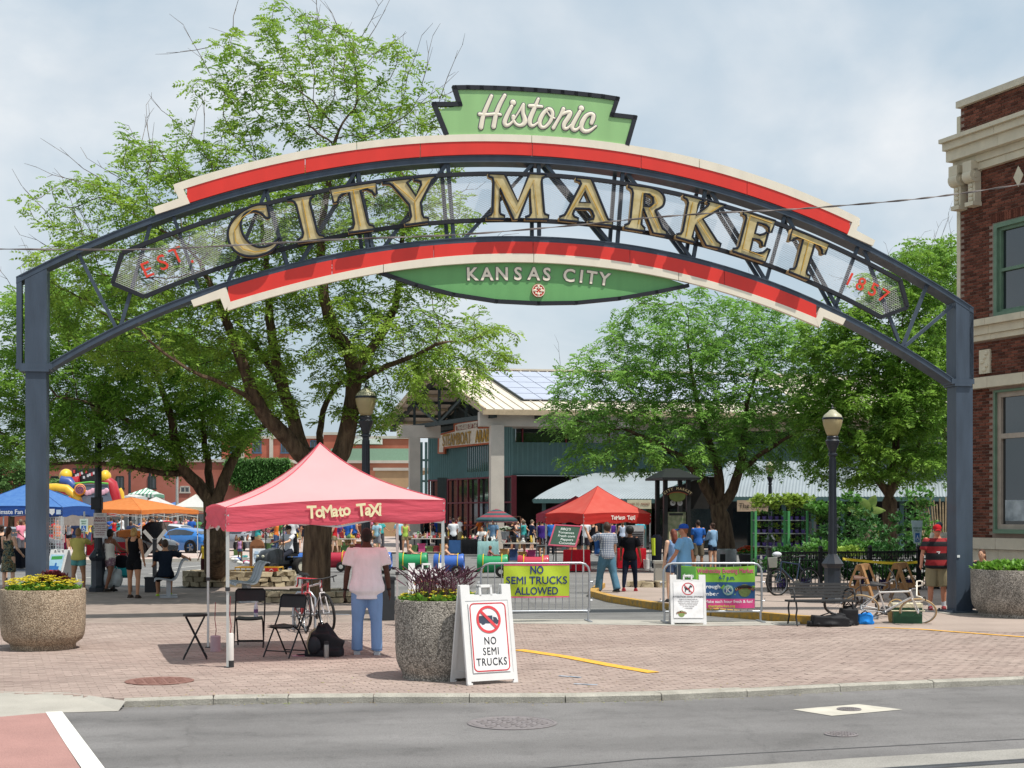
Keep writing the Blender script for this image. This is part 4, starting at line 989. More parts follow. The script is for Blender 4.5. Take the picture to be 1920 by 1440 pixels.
for j in range(5):
 for i in range(15):
  v0,v1=.20+.145*j,.20+.145*(j+1)-.008;x0=2.9+i*1.12+.0;x1=x0+1.07
  q=[E1+sl_*v+r_*x+sn*.14 for v,x in((v0,x0-.0),(v0,x1),(v1,x1),(v1,x0))]
  mb=MB();mb.prism(q,[p-sn*.05 for p in q]);mb.build('solar_panel',m_solar,hall)
mb=MB();a=E1+r_*2.8+sn*.1;mb.beam(a+sl_*.19,a+sl_*.96,.1,.16);mb.build('panel_rail',m_dark,hall)
c1=D(931,900,80);c1.z=0;c2=E2+r_*1.0-gd*2.4;c2=D(777,900,88);c2.z=0
for c,w,zt in((c1,.74,7.0),(c2,.66,6.75)):
 MB().box((c.x,c.y,zt/2),(w,w,zt),(0,0,R(10))).build('column',m_concw,hall)
MB().beam(c1+Vector((-1.0,0,7.35)),c1+r_*8+Vector((0,.0,7.35)),.8,.82).build('lintel',m_concw,hall)
MB().beam(c2+Vector((-1.1,0,7.1)),c2+Vector((1.6,.2,7.1)),.8,.75).build('lintel',m_concw,hall)
W1_=D(961,900,83);W1_.z=0;W2_=W1_+gd*12.2
def wallseg(name,a,b,z0,z1,m,t=.2,par=hall):
 d=(b-a).normalized();n=Vector((-d.y,d.x,0));
 if n.y<0:n=-n
 A=[Vector((p.x,p.y,z))for p,z in((a,z0),(b,z0),(b,z1),(a,z1))]
 return MB().prism(A,[p+n*t for p in A]).build(name,m,par)
def ribs(a,b,z0,z1,m,step=.3,d=.04):
 mb=MB();L_=(b-a).length;dd=(b-a).normalized();n=Vector((-dd.y,dd.x,0))
 if n.y>0:n=-n
 k=0
 while k*step<L_:
  p=a+dd*(k*step)+n*.02;mb.beam(Vector((p.x,p.y,z0)),Vector((p.x,p.y,z1)),step*.35,d);k+=1
 stuff(mb.build('siding_ribs',m,hall))
wallseg('siding',W2_,W1_,4.25,7.3,m_teal);ribs(W2_,W1_,4.25,7.3,m_teal)
wallseg('gable_infill',W2_+Vector((.2,.4,0)),W1_+Vector((.2,.4,0)),7.25,9.0,m_dark)
R1=W1_+r_*32
wallseg('siding',W1_,R1,4.35,6.2,m_teal);ribs(W1_,R1,4.35,6.2,m_teal)
wallseg('window_strip',W1_+r_*.2+Vector((0,.1,0)),R1,6.2,7.0,m_glass);wallseg('siding',W1_,R1,7.0,7.9,m_concw,.15)
MB().beam(W1_+Vector((0,-.06,4.3)),R1+Vector((0,-.06,4.3)),.12,.1).build('flashing',m_teald,hall)
for k in range(12):
 p=W1_+r_*(.6+k*2.6);MB().box((p.x,p.y-.03,6.6),(.08,.1,.8)).build('mullion',m_dkred,hall)
wallseg('glazing',W2_+Vector((.1,.15,0)),W1_+Vector((.1,.15,0)),.1,4.25,m_glass,.05)
for k in range(9):
 p=W2_.lerp(W1_,k/8);MB().box((p.x,p.y-.02,2.15),(.09,.12,4.25),(0,0,math.atan2(gd.y,gd.x))).build('mullion',m_dkred,hall)
for z in(1.3,2.7,4.2):MB().beam(Vector((W2_.x,W2_.y-.03,z)),Vector((W1_.x,W1_.y-.03,z)),.1,.09).build('transom',m_dkred,hall)
a,b=W2_.lerp(W1_,.48),W2_.lerp(W1_,.74);MB().prism([Vector((p.x,p.y-.05,z))for p,z in((a,4.6),(b,4.6),(b,6.3),(a,6.3))],[Vector((p.x,p.y+.05,z))for p,z in((a,4.6),(b,4.6),(b,6.3),(a,6.3))]).build('upper_window',m_glass,hall)
p=D(964,930,82.5);MB().box((p.x,p.y,2.1),(.28,.28,4.3)).build('red_post',m_dkred,hall)
p=D(829,930,86);MB().box((p.x,p.y,2.1),(.55,.55,4.2)).build('dark_post',m_dark,hall)
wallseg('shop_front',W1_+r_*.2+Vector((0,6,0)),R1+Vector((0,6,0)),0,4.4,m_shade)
for k,x in enumerate((790,799)):
 p=D(x,900,95);MB().box((p.x,p.y,3.4),(.18,.18,6.8)).build('frame_post',m_teald,hall)
for z in(2.6,4.2,5.6):
 p,q=D(786,900,95),D(806,900,95);MB().beam(Vector((p.x,p.y,z)),Vector((q.x,q.y,z)),.14).build('frame_rail',m_teald,hall)
def SG(x,y,off=-.35):
 d=Vector(((x-CX)/F,1,(HY-y)/F));n=Vector((-gd.y,gd.x,0));n=n if n.y>0 else-n;o=W1_+n*off
 t=(o-CAMP).dot(n)/d.dot(n);return CAMP+d*t
sign=thing('museum_sign','cream and gold carved sign board high on the teal end wall behind the concrete column','sign')
m_or=M('sign_orange','#a8532c',.6);m_wh=M('sign_white','#d9d2c2',.6);m_ty=M('sign_gold','#a8842f',.5);m_mar=M('sign_maroon','#7c2f26',.6)
def signpoly(name,px,m,off,t=.12):
 A=[SG(x,y,off)for x,y in px];n=Vector((-gd.y,gd.x,0));n=n if n.y>0 else-n
 return MB().prism(A,[p+n*t for p in A]).build(name,m,sign)
def z6s(p):return[(700+x/3.556,660+y/3.556)for x,y in p]
signpoly('board',z6s([(438,560),(450,545),(535,520),(535,480),(560,470),(700,450),(705,500),(790,500),(790,612),(475,645),(475,680),(428,678),(430,575)]),m_or,-.36)
signpoly('panel',z6s([(448,556),(545,530),(545,490),(565,480),(692,461),(695,512),(780,510),(780,602),(465,632),(463,668),(438,668),(440,580)]),m_wh,-.40,.04)
signpoly('title_bar',z6s([(548,493),(690,473),(692,503),(552,524)]),m_mar,-.44,.03)
ang=math.atan2((W1_-W2_).y,(W1_-W2_).x)
for s_,px,sz,m in(('STEAMBOAT',(552,584),1.05,m_ty),('ARABIA',(742,562),1.05,m_ty),('TREASURES OF THE',(622,499),.36,m_wh)):
 x,y=z6s([px])[0];p=SG(x,y,-.46);d=text_data(s_,sz,bold=.02,ext=.01,wide=.62 if sz>.5 else .72);d.materials.append(m);o=link('lettering',d,sign,p);o.rotation_euler=(0,R(-0),ang)
 if sz>.5:
  wpx={'STEAMBOAT':188,'ARABIA':130}[s_]/3.556;ww=(SG(x+wpx/2,y,-.46)-SG(x-wpx/2,y,-.46)).length
  w0=max(v.co.x for v in d.vertices)-min(v.co.x for v in d.vertices);o.scale=(ww/w0,1,1.02)
 else:
  ww=(SG(x+19,y,-.46)-SG(x-19,y,-.46)).length;w0=max(v.co.x for v in d.vertices)-min(v.co.x for v in d.vertices);o.scale=(ww/w0,1,1)
  # ---- vaulted market canopies
def vault(label,pA,pB,tv,h0,h1,posts=6,wall=True):
 0
 root=thing('market_canopy',label,'canopy',group='vaulted market canopies')
 n=14;rows=[];rows2=[]
 L_=(pB-pA).length;d=(pB-pA)/L_
 prof=[(math.sin(math.pi/2*k/n),1-math.cos(math.pi/2*k/n))for k in range(n+1)]
 prof=[(k/n,math.sin(math.pi/2*(k/n))**.85)for k in range(n+1)]
 m_=max(2,int(L_/.16));P=[]
 for i in range(m_*2+1):
  s=i/(m_*2)*L_;bumpz=.035 if i%2 else 0
  P.append([pA+d*s+tv*a+Vector((0,0,h0+(h1-h0)*b+bumpz))for a,b in prof])
 mb=MB();mb.grid(P);mb.build('roof_sheet',m_cor,root)
 mb=MB();mb.grid([[p-Vector((0,0,.12))for p in r]for r in(P[0],P[-1])]);mb.build('soffit',m_teald,root)
 for q in(P[0],P[-1]):
  mb=MB();mb.tube([p-Vector((0,0,.1))for p in q],.09,6);mb.build('end_rib',m_teald,root)
 mb=MB();mb.beam(pA+Vector((0,-.05,h0-.1)),pB+Vector((0,-.05,h0-.1)),.14,.22);mb.build('eave_beam',m_teald,root)
 for k in range(posts):
  p=pA.lerp(pB,(k+.3)/posts)+tv*.05;MB().box((p.x,p.y,h0/2),(.2,.2,h0)).build('post',m_teald,root)
 if wall:
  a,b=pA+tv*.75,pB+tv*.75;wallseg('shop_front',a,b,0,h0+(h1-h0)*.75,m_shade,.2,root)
  for k in range(8):
   p=a.lerp(b,(k+.5)/8);MB().box((p.x,p.y-.1,1.2),(1.0,.1,2.2)).build('shop_window',m_glass,root)
 return root
h0=2.03+27/2667*75
vault('curved corrugated canopy over the dark stalls behind the red tents',Vector((D(1000,936,75).x,75,0)),Vector((D(1227,936,75).x,75,0)),Vector((5.0,8.3,0)),h0,4.45)
vault('long curved corrugated canopy behind the flower stands and fence',Vector((D(1341,933,70).x,70,0)),Vector((D(1840,933,70).x,70,0)),Vector((1.9,7.5,0)),2.03+31/2667*70,4.85,posts=9)
vault('far white curved canopy between the tent roof and the left column',Vector((D(735,955,110).x,110,0)),Vector((D(810,955,110).x,110,0)),Vector((2.5,8,0)),2.1,5.3,posts=3,wall=False)
m_post=M('sign_tan','#a8917a',.7)
def shop_sign(x0,x1,y0,y1,Y,m,txt,mt,label,sz):
 a,b=D(x0,y1,Y),D(x1,y0,Y);t=thing('shop_sign',label,'sign',((a.x+b.x)/2,Y,(a.z+b.z)/2))
 MB().box((0,0,0),(b.x-a.x,.08,b.z-a.z)).build('board',m,t)
 o=text(txt,mt,t,(0,-.06,0),sz);d=o.data;w0=max(v.co.x for v in d.vertices)-min(v.co.x for v in d.vertices);o.scale=((b.x-a.x)*.88/w0,1,1)
 return t
shop_sign(1382,1443,938,959,69.6,m_post,'The Urban',plain('#3c332c'),'tan wooden shop sign with thin dark lettering under the long canopy',.34)
shop_sign(1176,1221,937,954,74.4,M('sign_cream2','#c5bda0',.7),'FARM  TO  MARKET',plain('#7c3a30'),'small cream shop sign with red lettering under the curved canopy',.2)
MB().box((D(1316,925,72).x,72,3.06),(.62,.06,.05)).build('tube_light',M('tube_yellow','#c9c24a',.5))if False else None
# ---- background brick buildings on the left
m_bf=M('brick_far','#9a5a48',.9,var=.12,scale=.8,col2='#a8675a',bump=.2);m_bf2=M('brick_far_upper','#a05643',.9,var=.1,scale=.9,col2='#ad6553')
m_tan=M('block_tan','#a98d6c',.9,var=.12,scale=1.2);m_gband=M('green_parapet','#7f9f88',.8,var=.06)
def block(name,label,x0,x1,y1,Y,depth,m,group='distant brick buildings',roofm=None):
 a,b=D(x0,y1,Y),D(x1,y1,Y);t=thing(name,label,'building',((a.x+b.x)/2,Y,0),0,group)
 w=b.x-a.x;h=a.z;MB().box((0,depth/2,h/2),(w,depth,h)).build('wall',m,t)
 mb=MB();mb.box((0,depth/2,h+.1),(w+.3,depth+.3,.25));mb.build('coping',roofm or m_concw,t)
 return t,w,h
def win(t,x,z,w,h,m=None,parent_name='window'):
 f=MB();f.box((x,-.03,z+h/2),(w,.08,.12));f.box((x,-.03,z-h/2),(w+.2,.12,.12));f.box((x-w/2,-.03,z),(.1,.08,h));f.box((x+w/2,-.03,z),(.1,.08,h));f.box((x,-.03,z),(.07,.08,h))
 o=f.build('window',m or m_concw,t);MB().box((x,-.005,z),(w,.03,h)).build('pane',m_glass,o)
t,w,h=block('brick_warehouse','long low red brick warehouse wall with climbing ivy behind the white tents',90,540,866,120,14,m_bf)
win(t,D(347,918,120).x-t.location.x,D(347,918,120).z,.75,.5)
for x,y in((103,905),(150,905),(225,905),(285,905)):win(t,D(x,y,120).x-t.location.x,D(x,y,120).z,.6,1.0,m_dark)
MB().box((0,-.06,1.0),(w,.1,2.0)).build('base_band',M('slate_band','#56585a',.9),t)
rng=np.random.default_rng(4);ps=[];ds=[]
while len(ps)<5200:
 u,v=rng.random(),rng.random();x=425+u*118;ytop=856;yb=878+50*math.sin(min(1,(u*1.25))*math.pi*.85)**1*(.6+.4*u)+6*math.sin(u*23)+5*math.sin(u*51)
 y=ytop+(yb-ytop)*v**.8
 if rng.random()<.1:y+=rng.exponential(9)
 ps.append(tuple(D(x,y,119.75-.35*rng.random())));ds.append((rng.normal(0,.5),-.8,-.8+rng.normal(0,.4)))
iv=thing('ivy','green ivy hanging over the far red brick wall','plant');fronds('foliage',ps,ds,.55,M('leaf_ivy','#3f6a2c',.6,transl=.25,island=.35,var=.12,col2='#517d36'),iv)
mb=MB()
for k in range(10):mb.tube([tuple(D(430+k*11,858+(k%3),119.85)),tuple(D(433+k*11,890+(k*7%20),119.85))],.03,4)
mb.build('stem',m_bark,iv)
t,w,h=block('brick_block','far red brick upper block with blue windows and pale pilasters above the ivy',415,770,822,135,14,m_bf2)
for x in(482,590,440,535):win(t,D(x,838,135).x-t.location.x,D(x,838,135).z,.75,1.15,M('win_blue','#3f5d78',.5))
for x in(455,509,560,612,650):
 p=D(x,838,135);MB().box((p.x-t.location.x,-.08,p.z),(.34,.2,2.2)).build('pilaster',m_concw,t)
block('brick_tower','small brick stair tower on the far roof left of the lamp globe',607,640,815,133,5,m_bf2)
t,w,h=block('brick_shed','far brick building with a green parapet band right of the tent peak',620,775,868,128,10,M('brick_far2','#a36a54',.9,var=.1,scale=.9))
MB().box((0,4,h+.7),(w,8,1.2)).build('parapet',m_gband,t)
block('tan_block_building','low tan block building with boxes on its roof behind the column',703,800,882,124,8,m_tan)
block('brick_hall','far brick hall with dark windows behind the bouncy slide at the left',-120,180,872,126,10,m_bf)
MB().box((0,0,0),(1,1,1))if False else None
ru=thing('rooftop_unit','white rooftop ventilation unit on the far brick block','roof unit',D(690,836,134));MB().box((0,0,.4),(2.6,1.4,.5)).build('housing',plain('#c9c9c4'),ru);MB().lathe([(.5,0),(.5,.4),(.3,.5)],(-.6,0,.65),12).build('fan_drum',plain('#b0b2b0'),ru)
for x in(704,722,745):
 pass
for x,y0,y1,Y,c in((332,886,946,100,'#9a9a96'),(243,878,935,104,'#24262a'),(281,880,935,106,'#24262a')):
 a=D(x,y0,Y);t=thing('far_pole','thin %s lamp pole by the far wall, %s'%('pale' if c=='#9a9a96' else 'black',{332:'beside the small window',243:'left of the striped tent',281:'just right of the striped tent'}[x]),'pole',(a.x,Y,0))
 MB().tube([(0,0,0),(0,0,a.z)],[.12,.09],8).build('shaft',plain(c),t);MB().lathe([(.2,0),(.2,.3),(.12,.5)],n=10).build('base',plain(c),t)
 # ==== street furniture and foreground things
m_agg=M('exposed_aggregate','#a8947c',.95,bump=.8,bscale=70,var=.1,scale=3)
def aggregate(m,dark,light):
 t=m.node_tree;N=t.nodes;K=t.links.new;p=N['Principled BSDF']
 tcn=N.new('ShaderNodeTexCoord');v=N.new('ShaderNodeTexVoronoi');v.inputs['Scale'].default_value=62;K(tcn.outputs['Object'],v.inputs['Vector'])
 r=N.new('ShaderNodeValToRGB');r.color_ramp.interpolation='LINEAR';e=r.color_ramp.elements;e[0].position=0;e[0].color=(*lin(dark),1);e[1].position=1;e[1].color=(*lin(light),1)
 sp=N.new('ShaderNodeSeparateColor');K(v.outputs['Color'],sp.inputs[0]);K(sp.outputs[0],r.inputs[0]);
 mxn=N.new('ShaderNodeMixRGB');mxn.blend_type='MULTIPLY';mr=N.new('ShaderNodeMapRange');mr.inputs['From Max'].default_value=.016;mr.inputs['From Min'].default_value=.0;mr.inputs['To Min'].default_value=1.0;mr.inputs['To Max'].default_value=.45
 v2=N.new('ShaderNodeTexVoronoi');v2.inputs['Scale'].default_value=62;K(tcn.outputs['Object'],v2.inputs['Vector']);mr.inputs['From Max'].default_value=.75;K(v2.outputs['Distance'],mr.inputs[0])
 mxn.inputs[0].default_value=1;K(r.outputs[0],mxn.inputs[1]);K(mr.outputs[0],mxn.inputs[2]);K(mxn.outputs[0],p.inputs['Base Color'])
 b=N.new('ShaderNodeBump');b.invert=True;b.inputs['Strength'].default_value=.7;b.inputs['Distance'].default_value=.01;K(v2.outputs['Distance'],b.inputs['Height']);K(b.outputs[0],p.inputs['Normal'])
 return m
m_aggA=aggregate(m_agg,'#917d66','#d2bfa6');m_aggB=aggregate(M('exposed_aggregate_grey','#777777',.95),'#6f6960','#cdc4b8')
speckle(m_aggA,.16,3.2);speckle(m_aggB,.2,3.2)
m_soil=M('soil','#3a2c22',.95,var=.3,scale=12)
m_leafy=M('leaf_planter','#5c8a2e',.55,transl=.3,island=.35,var=.1,col2='#77a03a')
m_flow=M('flower_yellow','#d9c93c',.6,transl=.3,island=.15,var=.08);m_flor=M('flower_orange','#c9622a',.6,transl=.25,island=.25,col2='#b83a2a')
m_purp=M('grass_purple','#573040',.7,transl=.25,island=.3,var=.15);m_purp2=M('leaf_purple','#5a2430',.6,transl=.25,island=.3)
def leaf_cards(name,pts,size,m,parent,updir=(0,0,1),spread=.9,n=5):
 0
 mb=MB()
 for p in pts:
  p=Vector(p)
  for k in range(n):
   a=random.uniform(0,6.28);e=random.uniform(.1,spread);d=Vector((math.cos(a)*e,math.sin(a)*e,random.uniform(.15,.9))).normalized()
   l=size*random.uniform(.6,1.2);s_=d.cross(Vector((0,0,1)));
   if s_.length<.01:s_=Vector((1,0,0))
   s_=s_.normalized()*l*.24;q=p+d*l*.55+Vector((0,0,.0));t=p+d*l+Vector((0,0,-l*.18))
   mb.add([p,q+s_,t,q-s_],[(0,1,2,3)])
 return stuff(mb.build(name,m,parent))
def petals(name,pts,size,m,parent):
 mb=MB()
 for p in pts:
  p=Vector(p)
  for k in range(5):
   a=k*1.257+random.random();d=Vector((math.cos(a),math.sin(a),.35));s_=Vector((-math.sin(a),math.cos(a),0))*size*.38
   mb.add([p,p+d*size*.6+s_,p+d*size,p+d*size*.6-s_],[(0,1,2,3)])
 return stuff(mb.build(name,m,parent))
def planter(loc,rt,h,m,label,rb=None):
 t=thing('concrete_planter',label,'planter',loc,random.random()*6,'round aggregate concrete planters');rb=rb or rt*.78
 prof=[(rb*.98,0),(rb*.98,.07),(rb*1.0,.085),(rt*.91,.14),(rt*.965,.22),(rt*.99,.36),(rt,h-.03),(rt-.012,h),(rt-.1,h),(rt-.115,h-.06),(rt-.12,h-.12),(0,h-.10)]
 MB().lathe(prof[:10],n=48).build('bowl',m,t,smooth=35);MB().lathe([(rt-.1,h-.13),(rt*.5,h-.06),(0,h-.05)],n=24).build('soil',m_soil,t)
 return t
def disc(r,n,z,dome=.0):
 o=[]
 for k in range(n):
  a=random.uniform(0,6.283);q=r*math.sqrt(random.random());o.append((q*math.cos(a),q*math.sin(a),z+dome*(1-(q/r)**2)+random.uniform(-.02,.05)))
 return o
p1=planter(G(83,1222)+Vector((-.18,.5,0)),.62,.90,m_aggA,'pale concrete planter of yellow flowers beside the left gateway post')
leaf_cards('foliage',disc(.55,420,.84,.06),.11,m_leafy,p1);petals('flowers',disc(.56,260,.96,.10),.045,m_flow,p1)
leaf_cards('purple_leaves',[(x*.5+.08,y*.6-.15,z)for x,y,z in disc(.42,80,.96,.1)],.13,m_purp2,p1,n=4)
p2=planter(G(826,1278)+Vector((-.03,.47,0)),.56,.97,m_aggB,'dark speckled concrete planter with purple grass behind the front sandwich board',.48)
leaf_cards('foliage',disc(.49,320,.90,.04),.13,m_leafy,p2);petals('flowers',disc(.5,120,1.0,.05),.04,m_flow,p2)
mb=MB()
for k in range(420):
 a=random.uniform(0,6.28);r0=.36*math.sqrt(random.random());p=Vector((r0*math.cos(a),r0*math.sin(a),.9));b=random.uniform(0,6.28);l=random.uniform(.34,.6);out_=random.uniform(.02,.30)
 d=Vector((math.cos(b),math.sin(b),0));s_=Vector((-d.y,d.x,0))*.0042;P=[p+d*out_*t*t*l/.4+Vector((0,0,l*t*(1-.25*t)))for t in(0,.4,.75,1)]
 mb.grid([[q+s_*(1-i*.28),q-s_*(1-i*.28)]for i,q in enumerate(P)])
 if k%3==0:mb.tube([P[2],P[3],P[3]+(P[3]-P[2])*.6],[.005,.008,.003],4)
stuff(mb.build('fountain_grass',m_purp,p2))
p3=planter(G(1914,1160)+Vector((.28,.7,0)),.98,.93,m_aggB,'wide grey concrete planter at the right edge behind the gateway post',.85)
leaf_cards('foliage',disc(.9,420,.88,.1),.17,m_leafy,p3)
# ---- plastic sandwich boards
m_plw=M('plastic_white','#d9d8d6',.45,var=.04,spec=.5);m_redp=M('print_red','#c4313a',.6);m_blk=M('print_black','#2a2c33',.6)
def sandwich(label,loc,rotz,w,h,lean=.2,gap=None,face=None):
 t=thing('sandwich_board',label,'sandwich board',loc,rotz,'white sandwich boards')
 sp=gap or h*.26
 for s_,nm in((-1,'front_panel'),(1,'rear_panel')):
  ang=math.atan2(sp*.9,h)*s_;mb=MB();th=.035
  def bx(x,z,dx,dz,dy=th,yo=0):mb.box((x,yo,z),(dx,dy,dz))
  fw=w*.075
  bx(-w/2+fw/2,h*.45,fw,h*.9);bx(w/2-fw/2,h*.45,fw,h*.9);bx(0,h*.87,w-2*fw,h*.06);bx(0,h*.07,w-2*fw,h*.07)
  bx(0,h*.47,w-2*fw+.002,h*.75,.012,-.006 if s_<0 else .006)
  for x in(-w*.41,w*.41):bx(x,h*.95,w*.18,h*.1)
  bx(-w*.11,h*.94,w*.04,h*.11);bx(w*.11,h*.94,w*.04,h*.11);bx(0,h*.985,w*.26,h*.025)
  if s_>0:
   for k in range(5):bx(0,h*(.2+k*.13),w*.7,h*.05,.02,.016)
  for x in(-w/2+fw*.7,w/2-fw*.7):bx(x,.012,fw*1.2,.024,th*1.3)
  q=Matrix.Rotation(-ang,3,'X')if False else Matrix.Rotation(ang*1.0,3,'X')
  mb.v=[tuple(Matrix.Rotation(-s_*abs(ang)*-1*1.0,3,'X')@Vector(v)+Vector((0,s_*sp/1.05,0)))for v in mb.v]
  mb.build(nm,m_plw,t)
 a=abs(math.atan2(sp*.9,h));
 def fp(x,z,off=-.028):
  return Matrix.Rotation(-a,3,'X')@Vector((x,off,z))+Vector((0,-sp/1.05,0))
 return t,fp,-a
bl,br=G(873,1286),G(973,1279)
t,fp,fa=sandwich('white sandwich board NO SEMI TRUCKS leaning open in front of the planter',(bl+br)/2+Vector((-.219*math.sin(R(29)),.219*math.cos(R(29)),0)),R(29),.68,1.19,gap=.23)
def onface(data,name,m,x,z,off=-.03):
 data.materials.append(m);return link(name,data,t,fp(x,z,off),(fa,0,0))
def ring(w,h,r,th,ext=.002,n=6):
 o=[];i_=[]
 for k,(cx_,cz)in enumerate(((w/2-r,h/2-r),(-w/2+r,h/2-r),(-w/2+r,-h/2+r),(w/2-r,-h/2+r))):
  for j in range(n+1):
   a=math.pi/2*(k+j/n);o.append((cx_+r*math.cos(a),cz+r*math.sin(a)));i_.append((cx_+(r-th)*math.cos(a),cz+(r-th)*math.sin(a)))
 return poly_data(o,[i_],ext)
def circ(r,n=32,c=(0,0)):return[(c[0]+r*math.cos(2*math.pi*k/n),c[1]+r*math.sin(2*math.pi*k/n))for k in range(n)]
m_paper=plain('#e6e5e4',.5)
onface(poly_data([(-.255,-.42),(.255,-.42),(.255,.42),(-.255,.42)],[],.004),'poster',m_paper,0,.56,-.028)
onface(ring(.49,.82,.06,.014),'border',m_redp,0,.56,-.031)
trk=[(-.14,-.03),(-.14,.045),(.055,.045),(.055,-.012),(.065,-.012),(.065,.03),(.105,.022),(.125,-.01),(.145,-.02),(.145,-.045),(.12,-.05),(.115,-.06),(.10,-.06),(.095,-.05),(-.05,-.045),(-.06,-.06),(-.09,-.06),(-.1,-.045)]
onface(poly_data(trk,[],.002),'truck_symbol',M('print_slate','#3b4454',.6),0,.77,-.032)
onface(poly_data(circ(.165),[circ(.135)],.002),'ban_ring',M('print_coral','#d2444a',.6),0,.77,-.034)
c45=math.sqrt(.5);onface(poly_data([(-.115,.09),(-.09,.115),(.115,-.09),(.09,-.115)],[],.002),'ban_bar',M('print_coral','#d2444a',.6),0,.77,-.036)
for s_,z in(('NO',.51),('SEMI',.385),('TRUCKS',.26)):
 onface(text_data(s_,.128,.006,.001,wide=.80,space=1.12),'lettering',m_blk,0,z,-.031)
a_,b_=G(752,1172),G(838,1170)
t,fp,fa=sandwich('white sandwich board with the market emblem behind the grass planter',(G(745,1178)+G(826,1172))/2+Vector((.12,.2,0)),R(4),.66,1.16)
def arch_logo(par,cx_,cz,w,put,dark=True):
 n=16;R0=w*.62;out_=[];in_=[]
 for k in range(n+1):
  a=R(150-120*k/n);out_.append((cx_+w*.5*math.cos(a)/math.cos(R(30)),cz-w*.12+w*.36*math.sin(a)))
  in_.append((cx_+w*.42*math.cos(a)/math.cos(R(30)),cz-w*.18+w*.27*math.sin(a)))
 put(poly_data(circ(w*.3,24,(cx_,cz-w*.02)),[],.002),'emblem_disc',M('emblem_green','#7d8f55',.6),-.031)
 put(poly_data(out_+in_[::-1],[],.002),'emblem_band',M('emblem_black','#231c1c',.6),-.033)
 ln=[]
 for k in range(n+1):
  a=R(150-120*k/n);ln.append((cx_+w*.43*math.cos(a)/math.cos(R(30)),cz-w*.17+w*.285*math.sin(a)))
 ln2=[(x,z-w*.03)for x,z in ln];put(poly_data(ln+ln2[::-1],[],.002),'emblem_line',M('emblem_red2','#b5402c',.6),-.0345)
 for k,ch in enumerate('CITY MARKET'):
  if ch==' ':continue
  a=143-106*k/10;x=cx_+w*.46*math.cos(R(a))/math.cos(R(30));z=cz-w*.15+w*.315*math.sin(R(a))
  d=text_data(ch,w*.125,.02,.001);q=Matrix.Rotation(R(90-a)*.7,4,'Y');d.transform(Matrix.Translation((x,0,z))@q);put(d,'emblem_letter',M('emblem_cream','#d9c79a',.6),-.035)
def put(d,name,m,off):d.materials.append(m);return link(name,d,t,fp(0,0,off),(fa,0,0))
onface(poly_data([(-.26,-.4),(.26,-.4),(.26,.4),(-.26,.4)],[],.004),'poster',m_paper,0,.53,-.027)
arch_logo(t,0,.78,.5,put)
t,fp,fa=sandwich('small white sandwich board with a crossed out dog in front of the barricade',(G(1258,1171)+G(1325,1171))/2+Vector((0,.2,0)),R(-1),.65,.92)
onface(poly_data([(-.27,-.33),(.27,-.33),(.27,.33),(-.27,.33)],[],.004),'poster',m_paper,0,.45,-.027)
onface(poly_data(circ(.115),[circ(.1)],.002),'ban_ring',m_redp,0,.66,-.031);
dog=[(-.06,-.06),(-.045,-.06),(-.04,-.02),(.01,-.02),(.015,-.06),(.03,-.06),(.03,.0),(.045,.03),(.07,.025),(.075,.045),(.045,.07),(.03,.055),(.015,.02),(-.04,.02),(-.065,.04),(-.07,.03),(-.055,0)]
onface(poly_data(dog,[],.002),'dog_symbol',m_blk,0,.66,-.032);onface(poly_data([(-.075,.065),(-.065,.075),(.075,-.065),(.065,-.075)],[],.002),'ban_bar',m_redp,0,.66,-.034)
onface(text_data('ATTENTION DOG OWNERS',.045,0,.001,wide=1.0),'lettering',m_blk,0,.51,-.031)
for k in range(6):onface(text_data(['Dogs are not allowed inside the','market on weekends. Thank you for','keeping pets, people and produce','safe and clean. Service animals','are always welcome','at the market'][k],.026,0,.001),'fine_print',M('print_grey','#77777a',.6),0,.465-k*.033,-.031)
def put(d,name,m,off):d.materials.append(m);return link(name,d,t,fp(0,0,off),(fa,0,0))
arch_logo(t,-.13,.20,.2,put)
# ---- crowd barricades
m_galv=M('galvanised','#a9adb2',.38,.75,var=.1,scale=8)
def barricade(label,pa,pb,h=1.1):
 d=(pb-pa);L_=d.length;t=thing('crowd_barricade',label,'barricade',(pa+pb)/2,math.atan2(d.y,d.x),'galvanised crowd barricades')
 r=.021;x=L_/2;mb=MB();c=.16
 pts=[(-x,0,.2)]+[(-x,0,h-c)]+[(-x+c*(1-math.cos(a)),0,h-c+c*math.sin(a))for a in(R(30),R(60),R(90))]+[(x-c*(1-math.cos(a)),0,h-c+c*math.sin(a))for a in(R(90),R(60),R(30))]+[(x,0,h-c),(x,0,.2)]
 mb.tube(pts,r,8);mb.tube([(-x,0,.2),(x,0,.2)],r*.9,8);mb.build('frame',m_galv,t,smooth=50)
 n=int(L_/.125)
 for k in range(1,n):xx=-x+L_*k/n;MB().tube([(xx,0,.2),(xx,0,h-.01)],.009,6).build('bar',m_galv,t)
 for s_ in(-1,1):
  xx=s_*(x-.02);mb=MB();mb.tube([(xx,0,.25),(xx,0,.03)],r,8);mb.beam((xx,-.28,.015),(xx,.28,.015),.06,.02);mb.build('foot',m_galv,t)
  mb=MB();mb.tube([(s_*x,0,.75),(s_*(x+.06),0,.75),(s_*(x+.06),0,.70)],.009,6);mb.tube([(s_*x,0,.4),(s_*(x+.06),0,.4),(s_*(x+.06),0,.45)],.009,6);mb.build('hook',m_galv,t)
 return t,L_
pa,pb=G(902,1167),G(1105,1165)
bar1,L1=barricade('galvanised barricade hung with a lime NO SEMI TRUCKS ALLOWED banner',pa,pb)
